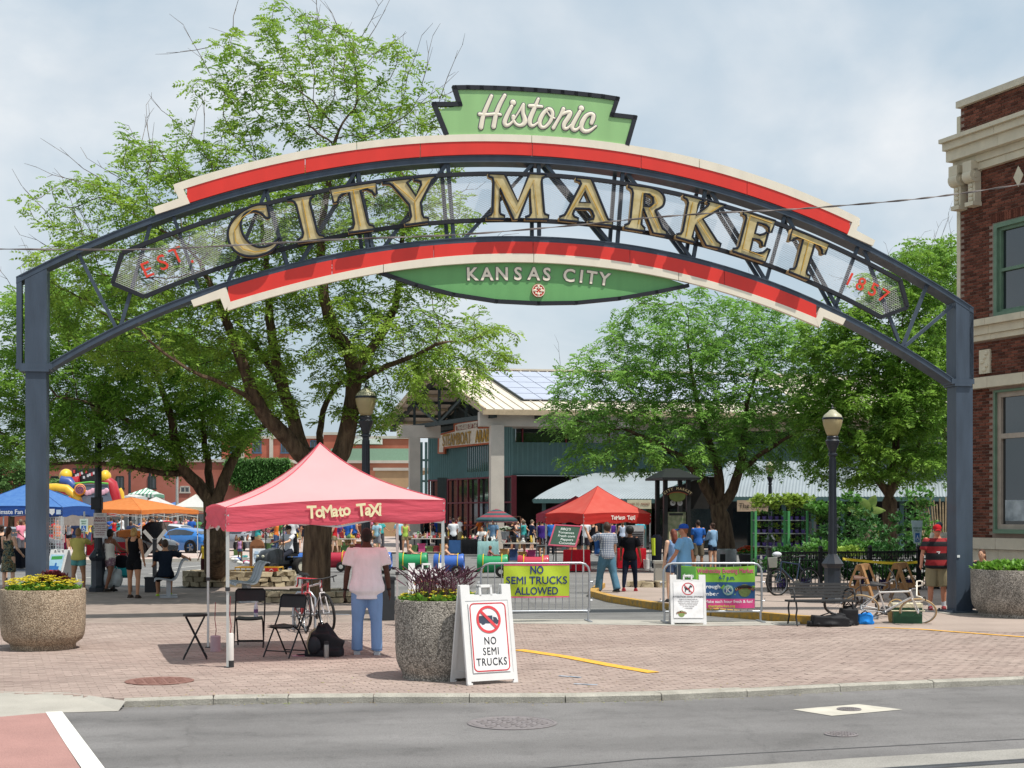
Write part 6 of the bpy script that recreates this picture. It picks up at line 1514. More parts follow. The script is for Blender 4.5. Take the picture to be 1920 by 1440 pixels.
def figure(H=1.72,b=1.0,fem=False,arms=((5,8,12),(5,8,12)),legs=((0,2),(0,2)),lean=0,sit=False,vox=.02,top=('tee',),bottom=('pants',),hair=('short',),head=0,fingers=True,loose=1.0,hem=None,ploose=None):
 0
 bx_=b;V=lambda x,y,z:Vector((x*H,y*H,z*H));out={}
 LQ=Matrix.Rotation(R(-lean),3,'X');hipc=V(0,0,.5)
 def up(p):return LQ@(p-hipc)+hipc
 lp=[]
 for s,(sw,kn)in zip((-1,1),legs):
  a=R(sw);k=R(sw-kn);hip=V(s*.054,0,.49);sp_=.02 if not sit else .03
  knee=hip+V(s*sp_,.24*math.sin(a),-.24*math.cos(a));ank=knee+V(s*.004,.225*math.sin(k),-.225*math.cos(k));lp.append((hip,knee,ank))
 ar=[]
 for s,A in zip((-1,1),arms):
  f,o,e=R(A[0]),R(A[1]),R(A[2]);inw=A[3]if len(A)>3 else .05
  sh=V(s*(.108 if not fem else .096)*(1+(b-1)*.6),0,.812);el=sh+V(s*.172*math.sin(o),.172*math.sin(f)*math.cos(o),-.172*math.cos(f)*math.cos(o))
  fe=f+e;d=Vector((s*(math.sin(o)-inw*2),math.sin(fe),-math.cos(fe))).normalized();wr=el+d*(.15*H);ha=wr+d*(.05*H)
  ar.append((up(sh),up(el),up(wr),up(ha),LQ@d))
 w=.94 if fem else 1.0;hpw=1.06 if fem else 1.0;waist=(.82 if fem else .95)
 TR=[(.455,.06*hpw,.055),(.49,.088*hpw*bx_,.066*bx_),(.53,.092*hpw*bx_,.068*bx_),(.58,.083*hpw*bx_*(1 if not fem else .95),.063*bx_),(.63,.078*waist*bx_**1.4,.058*bx_**1.5),(.69,.086*w*bx_,.061*bx_),(.75,.096*w*bx_,.063*bx_),(.785,.099*w*bx_**.8,.056*bx_),(.818,.078*w,.046),(.845,.045,.036),(.87,.033,.034)]
 def torso(mb,z0,z1,grow,n=18,extra=0.0):
  rs=[]
  zs=sorted(set([z0,z1]+[t[0]for t in TR if z0<t[0]<z1]))
  for z in zs:
   rx=np.interp(z,[t[0]for t in TR],[t[1]for t in TR]);ry=np.interp(z,[t[0]for t in TR],[t[2]for t in TR])
   g=grow+extra*max(0,(.72-z)/.25)
   c=up(V(0,.004,z));rs.append((c,rx*H+g,ry*H+g))
  mb.loft(rs,n)
 mb=MB();torso(mb,.455,.87,0)
 hc=up(V(0,.012,.93));
 mb.tube([up(V(0,0,.83)),up(V(0,.006,.89))],[.034*H,.031*H],12)
 mb.ball(hc,(.0435*H,.055*H,.066*H),16,12);mb.ball(hc+V(0,.018,-.035),(.032*H,.036*H,.032*H),12,8)
 mb.ball(hc+V(0,.056,-.012),(.009*H,.012*H,.014*H),8,6)
 for s in(-1,1):mb.ball(hc+V(s*.044,-.002,-.008),(.007*H,.013*H,.019*H),8,6)
 lr=(.056*bx_**.5*(1.03 if fem else 1),.036,.038,.022)
 for hip,knee,ank in lp:
  mb.tube([hip+V(0,0,.02),hip.lerp(knee,.35),knee,knee.lerp(ank,.3),ank,ank-V(0,0,.02)],[.058*H*bx_**.5,.052*H*bx_**.5,.034*H,.034*H,.021*H,.022*H],12)
  mb.ball(knee,.034*H,10,8);mb.tube([ank+V(0,-.018,-.022),ank+V(0,.03,-.026),ank+V(0,.075,-.032)],[.021*H,.022*H,.014*H],8)
 for sh,el,wr,ha,d in ar:
  mb.ball(sh,.036*H,10,8);mb.tube([sh,sh.lerp(el,.5),el,el.lerp(wr,.3),wr],[.034*H,.029*H,.0235*H,.0245*H,.0165*H],10);mb.ball(el,.024*H,8,6)
  side=Vector((1,0,0))if abs(d.x)<.8 else Vector((0,1,0));nx=d.cross(side).normalized();sx=nx.cross(d).normalized()
  mb.tube([wr,wr+d*.025*H,wr+d*.05*H],[.017*H,.023*H,.022*H],8,sq=.62);
  if fingers:
   for k,L_ in enumerate((.038,.045,.042,.033)):
    o_=(k-1.5)*.0115*H;p=wr+d*.048*H+nx*o_;q=p+d*L_*.5*H;mb.tube([p,q,q+(d*.8+sx*-.35*(1 if sh.x>0 else-1)).normalized()*L_*.5*H],[.0066*H,.006*H,.005*H],6)
   mb.tube([wr+d*.012*H-nx*.016*H,wr+d*.034*H-nx*.034*H,wr+d*.055*H-nx*.034*H],[.008*H,.0072*H,.0055*H],6)
  else:mb.ball(wr+d*.06*H,(.02*H,.02*H,.03*H),8,6)
 out['body']=remesh(mb,vox,3,.5)
 zmin=min(min(l[2].z for l in lp)-.047*H,1e9)
 ts=top[0];g=.012*loose
 if ts not in('none',):
  mb=MB();z0=hem or{'tee':.475,'long':.47,'tank':.49,'dress':.47,'polo':.47,'strap':.49}[ts];z1={'tee':.838,'long':.845,'tank':.80,'dress':.775,'polo':.845,'strap':.765}[ts]
  torso(mb,z0,z1,g,20,.02*loose if ts in('tee','long','polo')else .004)
  if ts=='dress':
   r0=np.interp(.55,[t[0]for t in TR],[t[1]for t in TR]);hem=top[1]if len(top)>1 else .27
   mb.loft([(V(0,0,hem),.125*H,.105*H),(V(0,0,(hem+.5)/2),.115*H,.09*H),(V(0,0,.52),.1*H,.078*H),(V(0,0,.58),.086*H,.066*H)],20)
  if ts in('tee','polo','long'):
   for sh,el,wr,ha,d in ar:
    e=sh.lerp(el,.72 if ts!='long' else 1);ex=.014*loose
    inn=Vector((0,sh.y*.6,sh.z));pts=[inn.lerp(sh,.5)-Vector((0,0,.006*H)),sh-Vector((0,0,.012*H)),sh.lerp(el,.4),e];rr=[.036*H,.043*H+ex*.6,.037*H+ex,.034*H+ex*1.25]
    if ts=='long':pts+=[el.lerp(wr,.5),wr.lerp(el,.08)];rr=[.042*H,.042*H+ex*.6,.036*H+ex,.030*H+ex,.029*H+ex*.7,.022*H+ex*.6]
    mb.tube(pts,rr,12)
  if ts in('tank','strap','dress'):
   for s in(-1,1):
    for yy in(-1,1):mb.tube([up(V(s*.058,yy*.045,.765)),up(V(s*.058,yy*.03,.82)),up(V(s*.058,0,.838))],[.022*H if ts=='tank' else .008*H]*3,6)
  out['shirt' if ts!='dress' else 'dress']=remesh(mb,max(vox,.014),3,.55)
 bs=bottom[0];loose=ploose or loose
 if bs!='none' and ts!='dress':
  mb=MB();torso(mb,.462,.585,.010*loose,18)
  for hip,knee,ank in lp:
   if bs=='pants':pts=[hip+V(0,0,.03),hip.lerp(knee,.4),knee,knee.lerp(ank,.5),ank-V(0,0,.012)];gr=.014*loose;rr=[.062*H*bx_**.5+gr*.5,.054*H*bx_**.5+gr,.04*H+gr,.036*H+gr*1.4,.034*H+gr*1.7]
   elif bs=='slim':pts=[hip+V(0,0,.03),hip.lerp(knee,.4),knee,knee.lerp(ank,.5),ank+V(0,0,.005)];rr=[.061*H,.055*H,.039*H,.035*H,.026*H]
   elif bs=='shorts':pts=[hip+V(0,0,.03),hip.lerp(knee,.4),hip.lerp(knee,.95)];gr=.014*loose;rr=[.062*H*bx_**.5+gr*.5,.056*H*bx_**.5+gr,.05*H+gr*1.4]
   else:pts=[hip+V(0,0,.03),hip.lerp(knee,.2),hip.lerp(knee,.42)];rr=[.063*H,.061*H,.062*H]
   mb.tube(pts,rr,14)
   if bs in('pants','slim'):mb.ball(knee,rr[2],10,8)
  out['trousers' if bs in('pants','slim')else 'shorts']=remesh(mb,max(vox,.014),3,.5)
 hs=hair[0]
 if hs!='none':
  mb=MB()
  if hs in('short','crop'):gk=.004 if hs=='crop' else .009;mb.ball(hc+V(0,-.007,.012),(.0435*H+gk,.052*H+gk,.058*H+gk),16,10);mb.ball(hc+V(0,-.03,-.012),(.036*H,.026*H+gk,.04*H),12,8)
  if hs in('long','pony','bob','bun','curly'):mb.ball(hc+V(0,-.008,.012),(.048*H,.056*H,.062*H),16,10);mb.ball(hc+V(0,-.03,-.02),(.045*H,.036*H,.05*H),12,8)
  if hs=='long':mb.tube([hc+V(0,-.035,0),hc+V(0,-.045,-.07),hc+V(0,-.05,-.13)],[.042*H,.045*H,.03*H],10)
  if hs=='pony':mb.tube([hc+V(0,-.05,.015),hc+V(0,-.075,-.02),hc+V(0,-.065,-.09),hc+V(0,-.06,-.17)],[.016*H,.018*H,.017*H,.006*H],8)
  if hs=='bob':mb.tube([hc+V(0,-.02,0),hc+V(0,-.022,-.05)],[.05*H,.046*H],12)
  if hs=='bun':mb.ball(hc+V(0,-.06,.035),.026*H,10,8)
  if hs=='afro':mb.ball(hc+V(0,-.018,.02),(.068*H,.068*H,.07*H),16,10)
  if hs=='curly':mb.ball(hc+V(0,-.015,.0),(.058*H,.06*H,.064*H),14,10)
  out['hair']=remesh(mb,.012 if vox<.02 else .02,2)
 out['_']=dict(hc=hc,lp=lp,ar=ar,H=H,zmin=zmin,up=up,V=V)
 return out
def cap_data(hc,H,brim=1,tall=0):
 mb=MB();V=lambda x,y,z:Vector((x*H,y*H,z*H));c=hc+V(0,-.004,.018)
 mb.loft([(c,.05*H,.061*H),(c+V(0,0,.022),.05*H,.06*H),(c+V(0,0,.045),.038*H,.046*H),(c+V(0,0,.056),.012*H,.014*H)],20)
 if brim:
  rows=[]
  for j in range(4):
   t=j/3;rows.append([c+V(math.sin(a)*(.05-.006*t),.058*math.cos(a)*(1+.95*t)+.0,-.004-.010*t-.008*abs(math.sin(a))*t)for a in np.linspace(-1.05,1.05,9)])
  mb.grid(rows);mb.grid([[p-Vector((0,0,.006))for p in r]for r in rows])
 return mb
def person(label,loc,yaw,H=1.72,skin='fair',shirt='#888888',pants='#333a4a',haircol='#2a1d16',shoe='#2b2b2d',group=None,z0=0.0,cap=None,sit_z=None,vox=.02,extras=None,**k):
 f=figure(H=H,vox=vox,**k);I=f['_'];t=thing('person',label,'person',(loc[0],loc[1],z0),R(yaw),group)
 dz=-I['zmin']if sit_z is None else sit_z-.46*H
 def L_(n,me,m):me.materials.clear();me.materials.append(m);me.name=n;return link(n,me,t,(0,0,dz))
 L_('body',f['body'],skinm(skin))
 if 'shirt' in f:L_('shirt',f['shirt'],fabric(shirt))
 if 'dress' in f:L_('dress',f['dress'],fabric(shirt))
 if 'trousers' in f:L_('trousers',f['trousers'],fabric(pants))
 if 'shorts' in f:L_('shorts',f['shorts'],fabric(pants))
 if 'hair' in f:L_('hair',f['hair'],hairm(haircol))
 if cap:cap_data(I['hc'],H).build('cap',fabric(cap),t,smooth=50,loc=(0,0,dz))
 if shoe:
  for hip,knee,ank in I['lp']:
   mb=MB();V=I['V'];mb.tube([ank+V(0,-.03,-.022),ank+V(0,.01,-.02),ank+V(0,.05,-.026),ank+V(0,.088,-.033)],[.024*H,.029*H,.025*H,.016*H],10);mb.box(ank+V(0,.025,-.041),(.05*H,.13*H,.014*H));mb.build('shoe',plain(shoe,.6),t,smooth=50,loc=(0,0,dz))
 if vox<.0215:
  hc=I['hc'];V=I['V']
  for s in(-1,1):
   mb=MB();mb.ball(hc+V(s*.016,.0505,.004),(.006*H,.004*H,.0035*H),8,5);mb.build('eye',plain('#1e1714',.3),t,loc=(0,0,dz))
 I['t']=t;I['dz']=dz;return I
 # --- the man under the tent, seen from behind, looking down to the left
man=person('man in a big pale tee and blue jeans standing, back turned, under the pink tent',G(688,1227),8,H=1.80,skin='dark',shirt='#e8e4e8',pants='#7d9dc8',haircol='#120d0b',shoe='#b4b8bc',b=1.2,arms=((6,12,8),(2,13,12)),legs=((4,3),(-3,3)),lean=9,top=('tee',),bottom=('pants',),hair=('crop',),loose=2.2,ploose=.9,hem=.425,vox=.010)
for(sh,el,wr,ha,d),s in zip(man['ar'],(-1,1)):
 q=d.to_track_quat('Z','X').to_matrix();MB().lathe([(.036,-.012),(.037,0),(.036,.012)],wr-d*.012,16,q).build('wristband',plain('#1c1a1c'),man['t'],loc=(0,0,man['dz']))
for(hip,knee,ank)in man['lp']:
 mb=MB();
 for kk,zz in enumerate((.01,.045,.075)):mb.lathe([(.070-.004*kk,-.012),(.084-.005*kk,0),(.072-.005*kk,.014)],ank+Vector((0,.01,zz-.02)),16,Euler((R(8*(-1)**kk),R(6),0)).to_matrix())
 mb.build('cuff',cloth('#7d9dc8'),man['t'],smooth=60,loc=(0,0,man['dz']))
 # --- left pavement, from the left
def ft(x,y):return G(x,y)
person('woman with a long brown braid in a dark patterned sundress at the left edge',ft(16,1107),-12,H=1.66,skin='pale',shirt=print_fabric('dress_print',['#1f2a33','#2f4a44','#8e8a6a','#20262e','#6d5a3a']),haircol='#4a2b1c',shoe='#8c6a58',fem=True,top=('dress',.27),bottom=('none',),hair=('pony',),arms=((18,10,60),(10,12,40)))
person('woman in a black tank top behind the woman in the patterned sundress',ft(3,1088),20,H=1.66,skin='pale',shirt='#16161a',pants='#22242a',haircol='#3a261b',fem=True,top=('tank',),bottom=('shorts',),hair=('bun',))
person('woman in a yellow top and teal shorts raising her phone by the left lamp post',ft(147,1108),-6,H=1.62,skin='tan',shirt='#c9bd6a',pants='#5f9c9a',haircol='#8a6a48',shoe='#6d4a3a',fem=True,b=1.12,top=('tee',),bottom=('short',),hair=('bob',),arms=((30,8,95),(62,16,62,.02)),legs=((-4,2),(8,6)))
w3=person('woman in a white strap top and patterned shorts pushing the stroller',ft(206,1109),-38,H=1.62,skin='brown',shirt='#cfc9bf',pants=print_fabric('short_print',['#6d4a58','#8a7078','#4f3d4a','#a08a8a'],22),haircol='#0f0b0a',shoe='#2a2320',fem=True,top=('strap',),bottom=('short',),hair=('bob',),arms=((28,6,45),(40,8,30)),legs=((16,6),(-14,6)))
person('woman in a black sleeveless top and black shorts with a blonde bun, back turned',ft(251,1121),-10,H=1.66,skin='tan',shirt='#131316',pants='#18181b',haircol='#a8854f',shoe='#3a2a22',fem=True,top=('tank',),bottom=('short',),hair=('bun',),arms=((24,10,42),(-2,12,14)),legs=((6,3),(-5,3)))
person('man in a navy tee sitting on the silver bench with an arm along its back',Vector((bsm.location.x-.10,bsm.location.y+.1,0)),18,H=1.76,skin='tan',shirt='#1c2430',pants='#1a1b20',haircol='#3b2a20',shoe='#a9c93a',sit_z=.46,arms=((30,10,55),(60,55,20)),legs=((80,84),(82,78)),lean=8,top=('tee',),bottom=('shorts',),hair=('short',),sit=True)
person('child in a yellow vest over a red shirt by the left forked tree',ft(385,1086),150,H=1.22,skin='dark',shirt='#c9a93a',pants='#3c1e22',haircol='#0f0b0a',shoe='#26262a',top=('tank',),bottom=('pants',),hair=('crop',),loose=1.6,arms=((4,10,10),(6,10,20)),vox=.018)
person('small child in a pink print top on the far side of the street',ft(450,1052),165,H=1.0,skin='brown',shirt='#b58ab0',pants='#54668c',haircol='#1a110d',fem=True,top=('tank',),bottom=('short',),hair=('curly',),vox=.018)
# --- walking pair in the street and the right hand side
person('man in a blue plaid shirt and jeans walking and talking on his phone',ft(1138,1111),28,H=1.80,skin='fair',shirt=plaid('plaid_shirt','#c9ced4','#56657f','#2f3a52',22),pants='#4f7388',haircol='#3a261a',shoe='#1b1a1c',b=1.1,top=('polo',),bottom=('pants',),hair=('curly',),arms=((58,28,110),(6,10,16)),legs=((16,6),(-14,10)),loose=1.6)
person('person in a black shirt and dark jeans with red sneakers walking beside the plaid man',ft(1181,1109),-14,H=1.66,skin='brown',shirt='#131419',pants='#1a2030',haircol='#0e0b0c',shoe='#9c2733',top=('tee',),bottom=('slim',),hair=('afro',),arms=((10,12,20),(4,12,18)),legs=((-12,8),(12,5)),loose=1.5)
person('man in a light blue shirt and royal blue cap walking left past the kiosk',ft(1283,1142),62,H=1.80,skin='red',shirt='#79a9cf',pants='#56606b',haircol='#8a4f30',cap='#2a4fa0',top=('polo',),bottom=('shorts',),hair=('crop',),arms=((16,14,20),(-14,10,14)),legs=((18,6),(-16,12)),b=1.08,loose=1.4)
person('red haired woman in blue denim shorts half hidden behind the man in the blue cap',ft(1263,1129),20,H=1.64,skin='pale',shirt='#7a94b8',pants='#3c4c68',haircol='#6a3222',fem=True,top=('tank',),bottom=('short',),hair=('long',))
person('man in a royal blue tee and plaid shorts beyond the barricade',ft(1309,1068),10,H=1.76,skin='tan',shirt='#2f62ad',pants=plaid('plaid_short','#6d6252','#3f382f','#8a7f6a',20),haircol='#2a1c14',top=('tee',),bottom=('shorts',),hair=('short',))
person('woman in a denim shirt carrying a turquoise bag beside the man in royal blue',ft(1336,1068),40,H=1.66,skin='fair',shirt='#7fa0bf',pants='#1f2838',haircol='#3a2418',fem=True,top=('long',),bottom=('short',),hair=('bun',),arms=((20,8,60),(6,12,14)))
jm=person('man in a red and black striped jersey with white 7, red cap and khaki shorts',ft(1757,1144),172,H=1.76,skin='red',shirt=zbands('jersey',[(0,'#15151a'),(.80,'#15151a'),(.90,'#8a1f24'),(1.02,'#15151a'),(1.16,'#8a1f24'),(1.30,'#15151a'),(1.40,'#8a1f24'),(1.47,'#15151a')]),pants='#8f8468',haircol='#5a4a3c',shoe='#7c2228',cap='#b3242c',b=1.28,top=('tee',),bottom=('shorts',),hair=('crop',),arms=((18,16,80,.25),(8,16,30)),loose=1.7,vox=.012)
o=text('7',M('print_white','#e4e6e6',.6),jm['t'],(.0,.175,1.14+jm['dz']),.15,bold=.02,ext=.004);o.rotation_euler=(0,0,R(180))
mb=MB();mb.box(jm['hc']+Vector((0,.095,.004)),(.15,.02,.036));mb.build('sunglasses',plain('#141416',.2),jm['t'],loc=(0,0,jm['dz']))
for hip,knee,ank in jm['lp']:MB().lathe([(.045,.0),(.047,.1),(.043,.12)],ank,14).build('sock',plain('#cfd2d6'),jm['t'],loc=(0,0,jm['dz']))
person('man in a cream shirt and grey cap bending at the shelves behind the fence',ft(1766,1104),10,H=1.78,skin='tan',shirt='#d2c9b4',pants='#4a4a50',haircol='#4a3c30',cap='#6a6d78',top=('tee',),hair=('crop',),lean=10,loose=1.8,b=1.15)
person('brown haired person crouched between the gateway post and the wide grey planter',ft(1847,1140),140,H=1.62,skin='fair',shirt='#3a3d48',pants='#3a3d48',haircol='#4a2c1c',fem=True,sit_z=.42,sit=True,legs=((80,84),(80,84)),lean=14,hair=('long',))
# --- market shoppers
SH=[('man in a white tee and black shorts browsing the tables under the column',850,1038,12,1.76,'fair','#d3d6da','#1b1b1e','#2a1a14','tee','shorts','short',None),('man in a blue grey tee holding a child beside the striped umbrella',925,1043,160,1.76,'tan','#62809c','#6a5f58','#2a1c14','tee','shorts','short',None),('man in a purple tee and white cap at the tables left of the chalkboard',1016,1046,20,1.74,'tan','#3f2a72','#1f2126','#3a2a1e','tee','shorts','crop','#c9c9cc'),('person in a bright blue tee behind the chalkboard by the red tent',1033,1040,10,1.72,'tan','#2f66b0','#2a2d36','#2a1c14','tee','pants','short',None),('woman in a lime top and khaki shorts by the right tent leg',760,1038,190,1.64,'tan','#a3bf55','#a08c68','#3a2418','tank','short','bob',None),('person in an aqua shirt behind the woman in lime',748,1033,30,1.7,'fair','#86b9cc','#2a2a30','#2a1c14','tee','pants','short',None),('person in a black top in the shade by the glass doors',800,1024,10,1.7,'fair','#17171b','#202228','#2a1c14','tank','pants','long',None),('person in a cobalt tee in the shade left of the column',822,1024,0,1.72,'tan','#2348a0','#202228','#2a1c14','tee','pants','short',None),('person in a grey print tee in the shade by the glass doors',789,1024,15,1.7,'fair','#5a5a60','#202228','#4a3222','tee','pants','bun',None),('tall person in a slate shirt standing in the doorway behind the umbrella',893,1024,0,1.82,'brown','#3a4450','#24262c','#1a120e','tee','pants','short',None),('older shopper in a pale blue print top behind the lamp shaft',707,1036,175,1.66,'fair','#8fb4c4','#7a7a80','#8a7a68','tee','shorts','crop',None),('woman in a black sundress serving under the red tent',1112,1040,170,1.66,'fair','#1c1c20','#1c1c20','#8a6238','tank','pants','long',None),('person in a purple shirt under the red tent behind the plaid man',1147,1044,20,1.72,'tan','#4a2a78','#26262c','#4a2c1a','tee','pants','short',None),('woman in a white and blue print tank under the red tent',1167,1040,10,1.66,'fair','#b4bfd4','#26262c','#5a3a22','tank','pants','pony',None),('man in a turquoise polo behind the grey cooler under the red tent',1200,1040,8,1.76,'tan','#3fa3b8','#3a3c44','#6a5a48','polo','pants','short',None),('person in a white tee at the left leg of the red tent',1098,1042,10,1.74,'fair','#c9ccd2','#3f3a44','#2a1c14','tee','shorts','short',None),('person in a blue tee standing in the doorway under the long canopy',1392,1030,20,1.7,'fair','#6a4a58','#2a2a30','#2a1c14','tank','pants','bun',None)]
for lab,x,y,yaw,H,sk,sc_,pc,hc_,ts,bs,hs,cp_ in SH:
 person(lab,ft(x,y),yaw,H=H,skin=sk,shirt=sc_,pants=pc,haircol=hc_,cap=cp_,top=(ts,),bottom=(bs,),hair=(hs,),vox=.03,fingers=False,arms=((random.uniform(5,35),8,random.uniform(15,80)),(random.uniform(0,30),8,random.uniform(10,70))),legs=((random.uniform(-8,8),3),(random.uniform(-8,8),3)),fem=hs in('long','bun','bob','pony'))
def seated(lab,x,y,yaw,sk,sc_,pc,hc_,hs='short',ts='tee',sz=.45,H=1.7):
 return person(lab,ft(x,y),yaw,H=H,skin=sk,shirt=sc_,pants=pc,haircol=hc_,top=(ts,),bottom=('pants',),hair=(hs,),vox=.022,fingers=False,sit_z=sz,sit=True,legs=((82,84),(82,84)),arms=((40,8,45),(40,8,45)))
seated('person in a peach tee sitting at the red table under the chalkboard',1074,1062,15,'tan','#c98a68','#4a3a3a','#4a3222')
seated('woman in a blue tank and white shorts sitting beside the red table',1121,1064,-60,'brown','#2f5a94','#c9cdd6','#1a110d','pony','tank')
seated('vendor in a white shirt and blue cap sitting behind the teal table',904,1036,160,'tan','#c9c9c6','#3a3a40','#3a2a1e')
# --- distant crowd, copied figures
CB=[]
for i in range(7):
 fm=i%2==1
 f=figure(H=1.66 if fm else 1.76,fem=fm,vox=.032,top=(['tee','tank','tee','tee','polo','tank','tee'][i],),bottom=(['shorts','short','pants','short','shorts','pants','shorts'][i],),hair=(['short','long','crop','pony','short','bob','short'][i],),fingers=False,arms=((10+i*8,8,20+i*9),(5+i*5,9,12+i*6)),legs=((10-3*i,4),(3*i-10,4)))
 CB.append(f)
CROWDC=[('red','#b3282e'),('white','#d9dadb'),('blue','#2f5fb0'),('black','#1a1a1e'),('grey','#7d8086'),('teal','#3f9a9a'),('pink','#d2849a'),('yellow','#d2b94a'),('green','#4a7f4a'),('navy','#26304a'),('orange','#cf6f34'),('purple','#5f3f86')]
CP=['#2a2d38','#8f8468','#3f4f6e','#55565c','#1c1c20','#a08c6a'];CS=['fair','tan','brown','pale','dark','tan'];CHc=['#2a1c14','#4a3222','#8a6238','#120d0b','#6a5a4a']
CPN=list(zip(('navy','khaki','denim','grey','black','tan'),CP));CHN=list(zip(('dark','brown','blond','black','greyish'),CHc))
def crowd(x,Y,zone,i):
 f=CB[i%7];cn,cc=random.choice(CROWDC);p=D(x,1000,Y)
 pn,pc_=random.choice(CPN);hn,hc_=random.choice(CHN)
 t=thing('person','person in a %s top and %s %s with %s hair %s'%(cn,pn,'shorts' if 'shorts' in f else 'trousers',hn,zone),'person',(p.x,p.y,0),R(random.uniform(-180,180)),'crowd '+zone)
 dz=-f['_']['zmin']
 for n,c in(('body',skinm(random.choice(CS))),('shirt',cloth(cc)),('trousers',cloth(pc_)),('shorts',cloth(pc_)),('hair',hairm(hc_))):
  if n in f:
   if not f[n].materials:f[n].materials.append(c)
   o=link(n,f[n],t,(0,0,dz));o.material_slots[0].link='OBJECT';o.material_slots[0].material=c
 t.scale=(random.uniform(.95,1.1),)*2+(random.uniform(.93,1.05),)
rs=random.Random(5)
for i in range(46):crowd(rs.uniform(268,398),rs.uniform(84,116),'below the white tents',i)
for i in range(16):crowd(rs.uniform(118,270),rs.uniform(76,96),'beyond the orange tent',i)
for i in range(8):crowd(rs.uniform(-10,110),rs.uniform(60,80),'behind the blue tent',i)
for i in range(16):crowd(rs.uniform(470,760),rs.uniform(84,104),'behind the tables',i)
for i in range(20):crowd(rs.uniform(470,720),rs.uniform(72,84),'between the tables',i)
for i in range(6):crowd(rs.uniform(960,1040),rs.uniform(70,80),'by the dark doorway',i)
for i in range(9):crowd(rs.uniform(780,1000),rs.uniform(82,90),'shaded by the hall',i)
